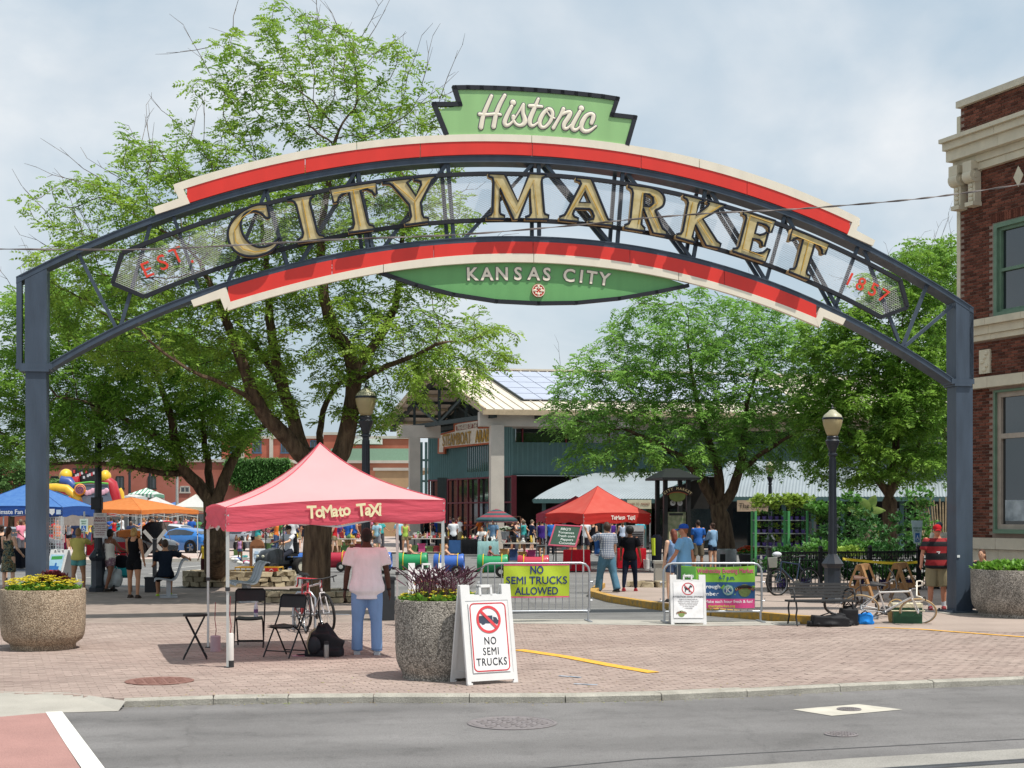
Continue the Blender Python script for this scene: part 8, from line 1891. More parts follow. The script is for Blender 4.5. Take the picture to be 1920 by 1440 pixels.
TB=[('black draped table by the white tee',862,895,1040,'#1a1b1e'),('pale teal table under the striped umbrella',896,934,1046,'#8fb5b4'),('long bare table left of the chalkboard',938,1012,1050,None),('white table behind the woman in lime',770,845,1036,None),('white table right of the trunk',612,690,1037,None),('crockery table left of the thick trunk',470,560,1036,None),('bare side table before the purple shirt',1008,1046,1056,None),('rear table behind the crockery',480,556,1031,None),('rear table behind the thick trunk',618,686,1031,None),('rear table in the shade of the hall',770,850,1030,None),('rear table by the dark doorway',940,1000,1034,None),('low table before the tractor',440,470,1044,None)]
for k,(nm,x0,x1,y,dr)in enumerate(TB):
 t,w,H=table(nm,x0,x1,y,drape=dr);goods(t,w,H,.75,max(6,int(w/.13)),20+k,nm,1.15)
 if not dr and k not in(6,9,10):
  for j in range(int(w/.38)):
   rg=random.Random(k*50+j);c_=rg.choice(['#8a6a45','#b98a55','#c9c6c0','#8c3a44','#3a4f7a','#b0467a','#5a7a4a']);p=t.location+Vector((-w/2+.2+j*.38,-.42-rg.random()*.35,0));h=rg.uniform(.22,.42);mb=MB();mb.box((0,0,h/2),(.34,.3,h));mb.add([(-.17,-.15,h),(.17,-.15,h),(.2,-.24,h+.09),(-.2,-.24,h+.09)],[(0,1,2,3)]);mb.add([(-.17,.15,h),(.17,.15,h),(.2,.24,h+.08),(-.2,.24,h+.08)],[(0,1,2,3)])
   o=mb.build('open_box',plain(c_,.8),None);o.location=p;o.rotation_euler=(0,0,rg.uniform(-.4,.4));tag(o,'open %s carton before the %s'%({'#8a6a45':'brown','#b98a55':'tan','#c9c6c0':'white','#8c3a44':'red','#3a4f7a':'blue','#b0467a':'magenta','#5a7a4a':'green'}[c_],nm),'box','cartons before the '+nm)
red1=table('red draped table under the chalkboard',1058,1106,1071,drape='#b5222f',dz=.73);red2=table('red draped table at the right leg of the red tent',1160,1211,1066,drape='#b5222f',dz=.73)
gk=thing('grey_cooler','grey louvred cooler unit standing on the right red table','cooler unit',red2[0].location+Vector((.12,0,.75)),.1);MB().box((0,0,.42),(.62,.5,.84)).build('housing',plain('#8f9496',.5),gk);MB().box((0,-.26,.72),(.6,.03,.2)).build('control_panel',plain('#b5b9ba'),gk)
for k in range(6):MB().box((0,-.265,.12+k*.08),(.54,.03,.045),(R(20),0,0)).build('louvre',plain('#5f6466'),gk)
cbd=thing('chalkboard','large tilted green chalkboard menu with a red frame','chalkboard',D(1060,1005,48.3),R(10),rot=(R(-40),R(3),R(-20)));MB().box((0,0,0),(.92,.03,.85)).build('slate',M('chalk_green','#2f4a3c',.8,var=.15,scale=4),cbd)
for a,b,c_,d_ in((0,.44,.99,.05),(0,-.44,.99,.05),(-.47,0,.05,.83),(.47,0,.05,.83)):MB().box((a,-.01,b),(c_,.04,d_)).build('frame',plain('#a8455a'),cbd)
for k,s_ in enumerate(("BBQ'S",'Tomatoes','Fresh corn','Peppers','Cucumber')):text(s_,M('chalk','#c9cfc9',.9),cbd,(-.05+.05*k,-.02,.28-k*.15),.14,bold=.005)
for s in(-.3,.3):MB().tube([(s,.05,-.2),(s*1.1,.5,-1.0)],.015,6).build('leg',m_tleg,cbd)
wbk=thing('white_bucket','white bucket weight at the right leg of the red tent','bucket',G(1218,1066)+Vector((-.12,-.1,0)));MB().lathe([(.11,0),(.13,.34),(.12,.34),(0,.3)],n=14).build('pail',plain('#cfd0ce'),wbk,smooth=40);MB().tube([(0,0,.3),(0,0,.5)],.03,6).build('neck',plain('#cfd0ce'),wbk)
uq=G(931,1042);t=thing('market_umbrella','green and red striped market umbrella in front of the concrete column','umbrella',uq);zu,ze=HC+(963-954)/SC(1042),HC+(963-974)/SC(1042)
mu=M('umbrella_teal','#33555a',.8,transl=.2,var=.08);mur=M('umbrella_red','#94404a',.8,transl=.2)
rr=1.0
for k in range(6):
 r0,r1=rr*k/6,rr*(k+1)/6;za=zu-(zu-ze)*(k/6)**1.3;zb_=zu-(zu-ze)*((k+1)/6)**1.3;MB().lathe([(max(r0,.001),za),(r1,zb_)],n=16).build('canopy_stripe',mu if k%2 else mur,t)if True else None
MB().lathe([(rr,ze),(rr,ze-.14)],n=16).build('valance',mu,t);MB().lathe([(rr*1.001,ze-.10),(rr*1.001,ze-.13)],n=16).build('valance_stripe',mur,t);MB().tube([(0,0,0),(0,0,zu)],.025,8).build('pole',m_tpole,t)
for k in range(8):a=k*math.pi/4;MB().tube([(0,0,zu-.05),(rr*math.cos(a)*.98,rr*math.sin(a)*.98,ze-.02)],.008,4).build('rib',m_tpole,t)
sh_=thing('wooden_shelf','dark wooden shelf unit with blue things on top right of the umbrella','shelf',D(963,1000,72));sh_.location.z=.7
for s in(-.35,.35):MB().box((s,0,.6),(.05,.3,1.2)).build('upright',plain('#5a3a2a'),sh_)
for k in range(4):MB().box((0,0,.1+k*.36),(.7,.3,.04)).build('shelf',plain('#5a3a2a'),sh_)
fb=thing('flower_bucket','galvanised bucket of white flowers under the umbrella','flower bucket',D(947,1010,70));fb.location.z=.75;MB().lathe([(.16,0),(.22,.4),(.2,.4),(0,.35)],n=14).build('pail',m_galv,fb);petals('flowers',disc(.3,60,.5,.12),.08,M('flower_white','#d9dcd2',.7,transl=.3),fb);leaf_cards('foliage',disc(.25,25,.42,.1),.15,m_lf[1],fb)
# ---- barrel train, tractor and cart
def drum_train(label,px,col,kid=None,rz=0.0):
 q=G(*px);t=thing('barrel_car',label,'barrel car',q,rz,'barrel train cars');m=M('barrel_'+col.replace('#',''),col,.4,var=.05,coat=.2);ry=Euler((0,R(90),0)).to_matrix();r=.30;z=.42;L_=.95
 mb=MB();n=24;prof=[(-L_/2,r*.96),(-L_/2+.03,r),(-.2,r*1.0),(.2,r*1.0),(L_/2-.03,r),(L_/2,r*.96)];rows=[]
 for x,q_ in prof:
  cut_=.48 if abs(x)<.25 else 0;row=[]
  for k in range(n+1):
   a0=math.pi/2+cut_*1.3;a=a0+(2*math.pi-2*cut_*1.3)*k/n;row.append((x,q_*math.cos(a),z+q_*math.sin(a)))
  rows.append(row)
 mb.grid(rows);mb.build('drum',m,t,smooth=40)
 for s in(-1,1):mb=MB();mb.lathe([(r*.95,0),(r*.9,.02),(r*.86,-.01),(r*.55,-.01),(r*.5,.012),(r*.3,.012),(r*.25,-.005),(0,-.005)],(s*L_/2,0,z),24,ry if s>0 else Euler((0,R(-90),0)).to_matrix());mb.build('drum_end',m,t,smooth=40)
 for x in(-.3,.3):MB().loop(cring((x,0,z),r*1.015,'x',28),.016,5).build('yellow_strap',plain('#cfb52a'),t,smooth=50)
 for s in(-1,1):mb=MB();mb.lathe([(.15,-.05),(.17,-.03),(.17,.03),(.15,.05),(.08,.05),(.07,.03),(0,.03)],(.28,s*.36,.17),18,Euler((R(90),0,0)).to_matrix());w=mb.build('wheel',m_tyre,t,smooth=40);MB().lathe([(.075,-.055),(.075,.055),(0,.056)],(.28,s*.36,.17),12,Euler((R(90),0,0)).to_matrix()).build('hub',plain('#b9b9b4'),w)
 mb=MB();mb.beam((-.7,0,.17),(.7,0,.17),.06);mb.beam((.28,-.36,.17),(.28,.36,.17),.04);mb.build('chassis',plain('#26272a'),t)
 if kid:
  f=figure(H=1.1,vox=.024,top=('tank',),bottom=('shorts',),hair=(kid[1],),fingers=False,sit=True,legs=((84,60),(84,60)),arms=((50,8,40),(50,8,40)));c=thing('person','child in a %s top riding in the %s'%(kid[0],label.split(' barrel')[0]+' barrel car'),'person',q+Vector((-.1,0,.0)),R(-90)+rz);dz=.2-.46*1.1+.5-.18
  for n_,mm in(('body',skinm(kid[3])),('shirt',cloth(kid[2])),('shorts',cloth('#4a5a7a')),('hair',hairm(kid[4]))):
   f[n_].materials.clear();f[n_].materials.append(mm);link(n_,f[n_],c,(0,0,.18-.0))
   c.children[-1].location.z=.30-.46*1.1+.12
 return t
TR=[('blue barrel car behind the thick trunk',(566,1072),'#2f5fa8',None),('red barrel car right of the thick trunk',(628,1071),'#a8233a',None),('blue barrel car by the shoulder of the man in the pale tee',(707,1074),'#2f5fb0',('pale','bun','#c9ccd2','fair','#5a4a35')),('green barrel car left of the grass planter',(774,1076),'#1f8a55',('pink','curly','#a8867a','fair','#7a6248')),('blue barrel car behind the purple grass',(842,1079),'#3560b0',('peach','short','#c99a86','fair','#4a3a2c')),('green barrel car behind the left barricade',(924,1081),'#1f8f5a',('rose','curly','#c98a9a','brown','#120d0b')),('red barrel car hidden behind the lime banner',(1000,1083),'#b02a42',None)]
for i,(lab,px,c,kid)in enumerate(TR):drum_train(lab,px,c,kid,R(-3))
tq=G(523,1077);t=thing('lawn_tractor','black lawn tractor with a canopy frame pulling the barrel train','tractor',tq,R(-128));m_tb=M('tractor_black','#202326',.35,coat=.3);
mb=MB();mb.loft([((.62,0,.42),.10,.24),((.62,0,.62),.12,.25),((.55,0,.8),.2,.25),((.45,0,.88),.2,.2)],4)
mb=MB();rows=[]
for x,z0,z1,w in((.05,.35,.88,.25),(.3,.33,.90,.27),(.6,.33,.84,.27),(.8,.36,.70,.24),(.86,.40,.58,.2)):rows.append([(x,-w,z0),(x,-w*1.02,(z0+z1)/2),(x,-w*.8,z1-.04),(x,0,z1),(x,w*.8,z1-.04),(x,w*1.02,(z0+z1)/2),(x,w,z0)])
mb.grid(rows);mb.add(rows[-1],[tuple(range(7))]);mb.build('hood',m_tb,t,smooth=45)
for s in(-1,1):MB().ball((.83,s*.13,.62),(.03,.07,.05),10,6).build('headlight',plain('#c9c6b0',.2),t,smooth=60)
for k in range(4):MB().box((.865,0,.44+k*.035),(.015,.3,.015)).build('grille_bar',plain('#3a3d40'),t)
for k in range(6):MB().tube([(.92,-.2+k*.08,.12),(.97,-.2+k*.08,.32),(.9,-.2+k*.08,.40)],.012,5).build('guard_bar',plain('#b5b8ba'),t)
mb=MB();mb.box((-.3,0,.40),(.9,.5,.12));mb.box((-.5,0,.52),(.5,.84,.1));mb.box((.1,0,.30),(1.4,.3,.1));mb.build('chassis',m_tb,t)
mb=MB();mb.box((-.45,0,.64),(.42,.44,.10));mb.box((-.66,0,.86),(.1,.44,.40));mb.build('seat',plain('#17181a'),t)
for x,r,w in((.6,.20,.16),(-.5,.27,.24)):
 for s in(-1,1):mb=MB();rt_=Euler((R(90),0,0)).to_matrix();y=s*(.40 if r<.25 else .46);mb.lathe([(r*.6,-w/2),(r*.93,-w/2),(r,-w/4),(r,w/4),(r*.93,w/2),(r*.6,w/2)],(x,y,r),22,rt_,cap=False);wh=mb.build('wheel',m_tyre,t,smooth=40);MB().lathe([(r*.58,-w*.35),(r*.58,w*.35),(r*.2,w*.42),(0,w*.42)],(x,y,r),16,rt_).build('rim',plain('#b5b0a0'),wh)
MB().loop([Vector((.02+.03*math.cos(a)*0-.05*math.sin(a),.16*math.cos(a),.98+.13*math.sin(a)))for a in np.linspace(0,2*math.pi,16)[:-1]],.013,5).build('steering_wheel',m_tb,t);MB().tube([(.15,0,.8),(.0,0,.98)],.02,6).build('steering_column',m_tb,t)
for x in(.2,-.75):
 for s in(-1,1):MB().tube([(x,s*.42,.45),(x,s*.42,2.0)],.022,6).build('canopy_post',m_tb,t)
MB().box((-.28,0,2.02),(1.2,1.0,.05)).build('canopy_roof',m_tb,t)
f=person('man in a white shirt and dark overalls driving the lawn tractor',tq+Vector((.28,.36,0)),142,H=1.74,skin='fair',shirt='#c9cbd0',pants='#2b2e38',haircol='#4a3a2c',sit_z=.68,sit=True,legs=((75,60),(75,60)),arms=((50,10,30),(50,10,30)),vox=.02,fingers=False,cap='#2b2c30')
ct=G(486,1098);t=thing('cart','yellow mesh cart with a red sign and black wheels by the stone ring','cart',ct,R(-3));m_yc=M('cart_yellow','#c99a26',.5)
w,d,h0_,h1_=1.22,.62,.22,.52
for z in(h0_,h1_):
 for a,b in(((-w/2,-d/2),(w/2,-d/2)),((w/2,-d/2),(w/2,d/2)),((w/2,d/2),(-w/2,d/2)),((-w/2,d/2),(-w/2,-d/2))):MB().beam((a[0],a[1],z),(b[0],b[1],z),.04 if z==h0_ else .03,.06 if z==h0_ else .03).build('rail',m_yc,t)
for k in range(9):
 for y in(-d/2,d/2):MB().beam((-w/2+w*k/8,y,h0_),(-w/2+w*k/8,y,h1_),.018).build('stake',m_yc,t)
MB().box((0,0,h0_),(w,d,.02)).build('deck',m_yc,t);MB().box((.42,-d/2-.02,.40),(.36,.015,.22)).build('sign_board',plain('#b3242c'),t);text('Tomato Taxi',plain('#e6e0d8'),t,(.42,-d/2-.03,.35),.075,bold=.02);d_=poly_data([(-.07,0),(0,.05),(.07,0),(.05,0),(0,.03),(-.05,0)],[],.003);d_.materials.append(plain('#e6e0d8'));link('logo_peak',d_,t,(.42,-d/2-.031,.44))
for s in(-1,1):mb=MB();rt_=Euler((R(90),0,0)).to_matrix();mb.lathe([(.09,-.06),(.15,-.06),(.165,-.03),(.165,.03),(.15,.06),(.09,.06)],(.45,s*.38,.165),20,rt_,cap=False);wh=mb.build('wheel',m_tyre,t,smooth=40);MB().lathe([(.09,-.04),(.09,.04),(0,.05)],(.45,s*.38,.165),14,rt_).build('rim',plain('#8a8a86'),wh)
MB().tube([(-w/2,0,.2),(-w/2-.6,.1,.1)],.02,6).build('draw_bar',plain('#26272a'),t)
bd=thing('info_board','white notice board leaning on a brown cabinet left of the tractor','notice board',G(484,1066)+Vector((0,.3,0)),R(5));MB().box((0,0,.42),(.5,.03,.62),(R(-8),0,0)).build('board',plain('#d3d6d8'),bd)
for k in range(6):MB().box((-.11+.22*(k%2),-.03,.58-(k//2)*.15),(.15,.01,.1),(R(-8),0,0)).build('printed_block',plain('#9fb4c9'),bd)
cab=thing('wooden_cabinet','brown wooden cabinet with a rounded top left of the tractor','cabinet',G(476,1064)+Vector((0,.7,0)),R(5));MB().box((0,0,.4),(.55,.4,.8)).build('carcass',plain('#6a4630'),cab);MB().lathe([(.26,-.2),(.26,.2)],(0,0,.8),18,Euler((R(90),0,0)).to_matrix()).build('rounded_top',plain('#8a5a3a'),cab)
rg=random.Random(9)
for k in range(12):
 x,y=rg.uniform(425,475),rg.uniform(1047,1060);c_=rg.choice(['#c9c9cc','#3f5f9a','#a84a6a','#4a8a8a','#d2d0c6']);o=MB().ball((0,0,.07),(rg.uniform(.1,.25),.12,.07),10,6).ball((.12,.05,.09),(.1,.1,.08),8,6).build('folded_clothes',cloth(c_),None,smooth=60);o.location=G(x,y);o.rotation_euler=(0,0,rg.uniform(0,6));tag(o,'%s clothes laid out on the ground left of the tractor'%{'#c9c9cc':'pale grey','#3f5f9a':'blue','#a84a6a':'magenta','#4a8a8a':'teal','#d2d0c6':'cream'}[c_],'clothes','clothes laid on the ground')
 # ==== cars and the fair on the left
def car(label,loc,rz,col,prof='coupe',L_=4.25,W_=1.82,H_=1.32,hood_open=False,plate=True):
 t=thing('parked_car',label,'car',loc,rz,'cars parked across the street');m=M('car_'+col.replace('#',''),col,.25,.15,var=.03,coat=.8,spec=.6);g=M('car_glass','#1a1f26',.06,0,spec=.9,coat=.5)
 if prof=='coupe':ST=[(-.5,.62,.34,.70,.74,.5),(-.47,.80,.22,.80,.86,.6),(-.40,.90,.20,.88,.98,.6),(-.30,.96,.18,.92,1.14,.62),(-.16,.98,.18,.90,1.28,.62),(-.02,.97,.18,.88,1.31,.62),(.09,.96,.18,.88,1.20,.60),(.20,.96,.18,.88,.94,.66),(.34,.95,.18,.80,.84,.7),(.44,.88,.20,.68,.73,.62),(.5,.62,.30,.54,.58,.45)]
 else:ST=[(-.5,.70,.36,.82,.86,.55),(-.47,.86,.24,.92,.98,.62),(-.40,.94,.22,.96,1.10,.62),(-.30,.97,.20,.96,1.34,.64),(-.14,.98,.20,.94,1.43,.66),(.02,.98,.20,.93,1.42,.66),(.13,.97,.20,.92,1.26,.64),(.22,.97,.20,.92,.98,.7),(.36,.95,.20,.86,.90,.72),(.45,.88,.22,.76,.80,.64),(.5,.66,.32,.58,.62,.48)]
 k=H_/max(s[4]for s in ST);rows=[]
 for x,w,z0,zb,zr,wr in ST:
  w*=W_/2;wr=min(wr*W_/2*1.05,w*.98);z0,zb,zr=z0*k,zb*k,zr*k;X=x*L_
  rows.append([Vector(p)for p in((X,-w*.9,z0),(X,-w,(z0+zb)/2),(X,-w*.985,zb),(X,-wr,zr-.02),(X,-wr*.6,zr),(X,0,zr+.012),(X,wr*.6,zr),(X,wr,zr-.02),(X,w*.985,zb),(X,w,(z0+zb)/2),(X,w*.9,z0))])
 mb=MB();mb.grid(rows);mb.add(rows[0][::-1],[tuple(range(11))]);mb.add(rows[-1],[tuple(range(11))]);mb.build('car_body',m,t,smooth=50)
 gi=[i for i,s in enumerate(ST)if s[4]-s[3]>.15];mb=MB()
 for s in(2,7):
  mb.grid([[rows[i][s].lerp(rows[i][s+1],.16)+Vector((0,(-.012 if s==2 else .012),.004)),rows[i][s].lerp(rows[i][s+1],.86)+Vector((0,(-.012 if s==2 else .012),.004))]for i in gi])
 mb.build('side_window',g,t,smooth=50)
 for a,b,nm in((gi[-1],gi[-1]+1,'windscreen'),(gi[0],gi[0]-1,'rear_window')):
  A=[rows[a][j]*1.0+(rows[b][j]-rows[a][j])*.12+Vector((0,0,.014))for j in range(3,8)];B=[rows[a][j].lerp(rows[b][j],.92)+Vector((0,0,.014))for j in range(3,8)];mb=MB();mb.grid([A,B]);mb.build(nm,g,t,smooth=50)
 r=.33
 for x in(-.29,.31):
  for s in(-1,1):
   rt_=Euler((R(90),0,0)).to_matrix();y=s*(W_/2-.11);mb=MB();mb.lathe([(r*.66,-.11),(r*.95,-.11),(r,-.07),(r,.07),(r*.95,.11),(r*.66,.11)],(x*L_,y,r),22,rt_,cap=False);wh=mb.build('wheel',m_tyre,t,smooth=40)
   mb=MB();mb.lathe([(r*.66,0),(r*.66,.001)],(x*L_,y,r),18,rt_)
   for q in range(5):a=q*1.257;mb.beam((x*L_,y+s*.09,r),(x*L_+r*.62*math.cos(a),y+s*.09,r+r*.62*math.sin(a)),.05,.03,up=(0,1,0))
   mb.build('rim',m_rim,wh)
   mb=MB();mb.lathe([(r*1.02,-.03),(r*1.16,-.03),(r*1.16,.02),(r*1.02,.02)],(x*L_,s*(W_/2-.022),r+.01),22,rt_,cap=False);mb.build('wheel_arch',plain('#121314'),t)
 for s in(-1,1):
  MB().ball((-.487*L_,s*W_*.34,.74*k),(.05,.17,.07),10,6).build('tail_light',M('tail_red','#8f1520',.2,coat=.5),t,smooth=60);MB().ball((.46*L_,s*W_*.36,.62*k),(.12,.1,.07),10,6).build('headlight',plain('#b9bcc0',.15),t,smooth=60)
  MB().ball((.14*L_,s*(W_/2+.06),.93*k),(.07,.09,.06),8,6).build('mirror',m,t,smooth=60)
 if plate:MB().box((-.5*L_-.01,0,.55*k),(.02,.44,.14)).build('plate',plain('#c9ccd0'),t)
 if hood_open:
  mb=MB();mb.grid([[(.2*L_,-.62,.92*k),(.2*L_,.62,.92*k)],[(.27*L_,-.68,1.45*k),(.27*L_,.68,1.45*k)],[(.36*L_,-.62,1.66*k),(.36*L_,.62,1.66*k)]]);mb.grid([[(.2*L_+.04,-.62,.92*k),(.2*L_+.04,.62,.92*k)],[(.27*L_+.04,-.68,1.43*k),(.27*L_+.04,.68,1.43*k)],[(.36*L_,-.62,1.63*k),(.36*L_,.62,1.63*k)]]);mb.build('open_hood',m,t,smooth=50);MB().tube([(.4*L_,.5,.8*k),(.3*L_,.5,1.5*k)],.012,5).build('hood_prop',m_chrome,t)
 return t
car('bright blue sports coupe parked nose in beyond the wooden X',G(333,1039)+Vector((0,1.2,0)),R(152),'#1f6fb8','coupe',4.3,1.85,1.32)
car('black car with its hood raised left of the blue coupe',G(252,1045)+Vector((0,.8,0)),R(-38),'#17181c','coupe',4.3,1.82,1.3,hood_open=True)
car('white car behind the black open hood',G(300,1028)+Vector((0,1,0)),R(165),'#c9cdd2','sedan',4.4,1.8,1.42)
car('silver grey car right of the left forked tree',G(428,1035)+Vector((0,1,0)),R(150),'#8f9398','coupe',4.4,1.85,1.34)
car('dark red car past the silver one',G(445,1028)+Vector((.6,1.5,0)),R(150),'#6f1d24','sedan',4.4,1.8,1.4)
car('silver car between the blue tent and the gateway post',G(30,1045)+Vector((-.5,1.5,0)),R(20),'#7a8088','sedan',4.4,1.8,1.4)
# ---- blue and orange tents
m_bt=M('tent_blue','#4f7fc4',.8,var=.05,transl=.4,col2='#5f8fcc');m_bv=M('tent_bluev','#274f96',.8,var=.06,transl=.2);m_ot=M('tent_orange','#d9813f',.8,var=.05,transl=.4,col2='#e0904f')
Yb_=50.0
bR=D(117,1000,Yb_);bR.z=0;bL=bR+Vector((-3.6,.35,0));nb=Vector((.1,1,0)).normalized()
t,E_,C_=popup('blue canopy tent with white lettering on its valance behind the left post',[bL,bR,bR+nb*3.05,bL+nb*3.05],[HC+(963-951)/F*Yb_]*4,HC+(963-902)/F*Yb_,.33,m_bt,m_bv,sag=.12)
d_=text_data('Ultimate Fan Experience',.23,.012,.003);xs=[v.co.x for v in d_.vertices];w0=max(xs)-min(xs);d_.materials.append(m_pw);o=link('lettering',d_,t,E_[0].lerp(E_[1],.595)+Vector((0,-.05,-.17)));o.rotation_euler=(0,0,math.atan2((E_[1]-E_[0]).y,(E_[1]-E_[0]).x));o.scale=(2.2/w0,1,1)
for k,(u,c_)in enumerate(((.90,'#d9dadb'),(.965,'#b9c9d9'))):
 dd=poly_data([(-.09,.11),(.09,.11),(.09,-.02),(0,-.12),(-.09,-.02)]if k==0 else[(-.08,.08),(.08,.08),(.08,-.08),(-.08,-.08)],[],.004);dd.materials.append(plain(c_));o=link('emblem',dd,t,E_[0].lerp(E_[1],u)+Vector((0,-.05,-.17)))
oL,oR=D(119,1000,66),D(265,1000,63);oL.z=oR.z=0;dd_=(oR-oL);nb=Vector((-dd_.y,dd_.x,0)).normalized()
popup('orange canopy tent behind the parking sign',[oL,oR,oR+nb*3.4,oL+nb*3.4],[HC+(963-957)/F*65]*4,HC+(963-932)/F*65,.18,m_ot,m_ot,sag=.05)
MB_=MB();
# ---- white and striped tents far behind
m_wt=M('tent_white','#d6d6d2',.8,var=.04,transl=.35);m_ct=M('tent_cream','#d9d3b4',.8,var=.04,transl=.35)
def far_tent(label,x0,x1,ye,yp,Y,m,mv=None,d=3.2):
 a,b=D(x0,1000,Y),D(x1,1000,Y);a.z=b.z=0;n=Vector((0,1,0));return popup(label,[a,b,b+n*d,a+n*d],[HC+(963-ye)/F*Y]*4,HC+(963-yp)/F*Y,.25,m,mv or m,sag=.1)
far_tent('white canopy tent with a cream edge right of the far small window',322,392,952,926,92,m_wt,m_ct)
far_tent('small white canopy tent under the striped one',256,308,947,931,96,m_wt)
ms=M('tent_stripe','#d2d6cf',.8,var=.03);
def stripe(m,c2,sc=2.4):
 t=m.node_tree;N=t.nodes;K=t.links.new;p=N['Principled BSDF'];tcn=N.new('ShaderNodeTexCoord');w=N.new('ShaderNodeTexWave');w.bands_direction='X';w.inputs['Scale'].default_value=sc;K(tcn.outputs['Object'],w.inputs['Vector']);r=N.new('ShaderNodeValToRGB');r.color_ramp.interpolation='CONSTANT';r.color_ramp.elements[1].position=.5;r.color_ramp.elements[0].color=(*lin('#d2d6cf'),1);r.color_ramp.elements[1].color=(*lin(c2),1);K(w.outputs['Fac'],r.inputs[0]);K(r.outputs[0],p.inputs['Base Color']);return m
stripe(ms,'#5f8f78',1.1);far_tent('green and white striped canopy tent before the brick wall',240,288,927,914,103,ms)
far_tent('white stall tent with straight sides left of the striped tent',226,254,932,926,98,m_wt)
far_tent('small blue canopy tent edge beside the white tents',308,330,948,941,100,m_bt)
far_tent('white canopy tent left of the hall seen under the pink tent corner',700,745,962,950,100,m_wt)
# ---- inflatable slide
Yi=86
def ip(x,y,dy=0):return Vector(D(x,y,Yi+dy))
inf=thing('inflatable_slide','red, yellow and blue inflatable bouncy slide with a black painted top','inflatable slide',(ip(150,960).x,Yi,0));IO=Vector((ip(150,960).x,Yi,0))
def vin(c,rough=.4):return M('vinyl_'+c.replace('#',''),c,rough,var=.05,coat=.3)
def tubei(name,px,r,c,dy=0):MB().tube([ip(x,y,dy)-IO for x,y in px],r,12).build(name,vin(c),inf,smooth=60)
s_i=F/Yi
tubei('side_bolster',[(205,965),(215,935),(208,910),(195,902)],.42,'#a8242f');tubei('side_bolster',[(118,965),(122,925),(135,905),(150,905)],.42,'#a8242f');tubei('blue_bolster',[(115,903),(128,905),(138,916),(142,930)],.40,'#27478c',-.3)
tubei('yellow_rail',[(82,916),(105,915),(125,917),(140,931),(150,938)],.28,'#d2a82a',-1.2);tubei('red_wall',[(84,926),(105,925),(125,930),(140,945)],.45,'#b02630',-1.0)
for x,y,w,h in((124,892,12,13),(198,894,10,13)):MB().ball(ip(x,y)-IO,(w/s_i*1.0,.5,h/s_i),16,12).build('yellow_turret',vin('#d8b22a'),inf,smooth=60)
mb=MB();mb.prism([p-IO for p in(ip(133,905),ip(190,905),ip(188,878),ip(136,878))],[p-IO+Vector((0,.5,0))for p in(ip(133,905),ip(190,905),ip(188,878),ip(136,878))]);mb.build('black_panel',vin('#17171c'),inf)
for k in range(14):p=ip(139+k*3.7,884+5*(k%2)+3*(k%3),-.1)-IO;MB().box(p,(.12,.04,.16 if k%3 else .2)).build('painted_note',vin('#c9c9cf' if k%3 else '#b8303a'),inf)
mb=MB();mb.grid([[ip(140,907,-.5)-IO,ip(203,907,-.5)-IO],[ip(150,925,-1.2)-IO,ip(206,925,-1.2)-IO],[ip(158,948,-2)-IO,ip(214,948,-2)-IO]]);mb.build('slide_face',vin('#3c4350'),inf);tubei('green_trim',[(140,907),(170,904),(203,907)],.06,'#5fae4a',-.7)
mb=MB();pts_=[(158+k*5.2,922+2.5*math.sin(k*1.3))for k in range(9)]
for x,y in pts_:mb.ball(ip(x,y,-1.35)-IO,(.16,.05,.17),10,6)
o=remesh(mb,.03,2);o.materials.append(vin('#dba8b8'));o.name='painted_script';link('painted_script',o,inf)
MB().ball(ip(150,918,-1.4)-IO,(.36,.2,.36),16,10).build('lollipop',vin('#d88a2c'),inf,smooth=60)
sp=[];
for k in range(40):a=k*.42;r=.30*(1-k/44);sp.append(ip(150,918,-1.62)-IO+Vector((r*math.cos(a),0,r*math.sin(a))))
MB().tube(sp,.03,5).build('lollipop_swirl',vin('#6a3a78'),inf)
mb=MB();mb.prism([p-IO for p in(ip(84,950,-1.5),ip(84,930,-1.5),ip(105,921,-1.5),ip(128,930,-1.5),ip(138,950,-1.5))],[p-IO+Vector((0,.2,0))for p in(ip(84,950,-1.5),ip(84,930,-1.5),ip(105,921,-1.5),ip(128,930,-1.5),ip(138,950,-1.5))]);mb.build('mural_panel',M('mural','#3f8fb4',.5,var=.1,scale=2.5,col2='#25343c'),inf)
rg=random.Random(12)
for k in range(16):MB().ball(ip(rg.uniform(92,130),rg.uniform(928,946),-1.6)-IO,(rg.uniform(.08,.22),.04,rg.uniform(.08,.2)),8,5).build('painted_shape',vin(rg.choice(['#7fae3a','#c94a35','#d9d5c9','#1f2226','#d2a82a'])),inf)
tubei('yellow_fin',[(228,945),(226,925),(222,918)],.22,'#d2a82a',.5);MB().box((0,.5,.4),(4.2,3.5,.8)).build('inflated_base',vin('#a8242f'),inf)
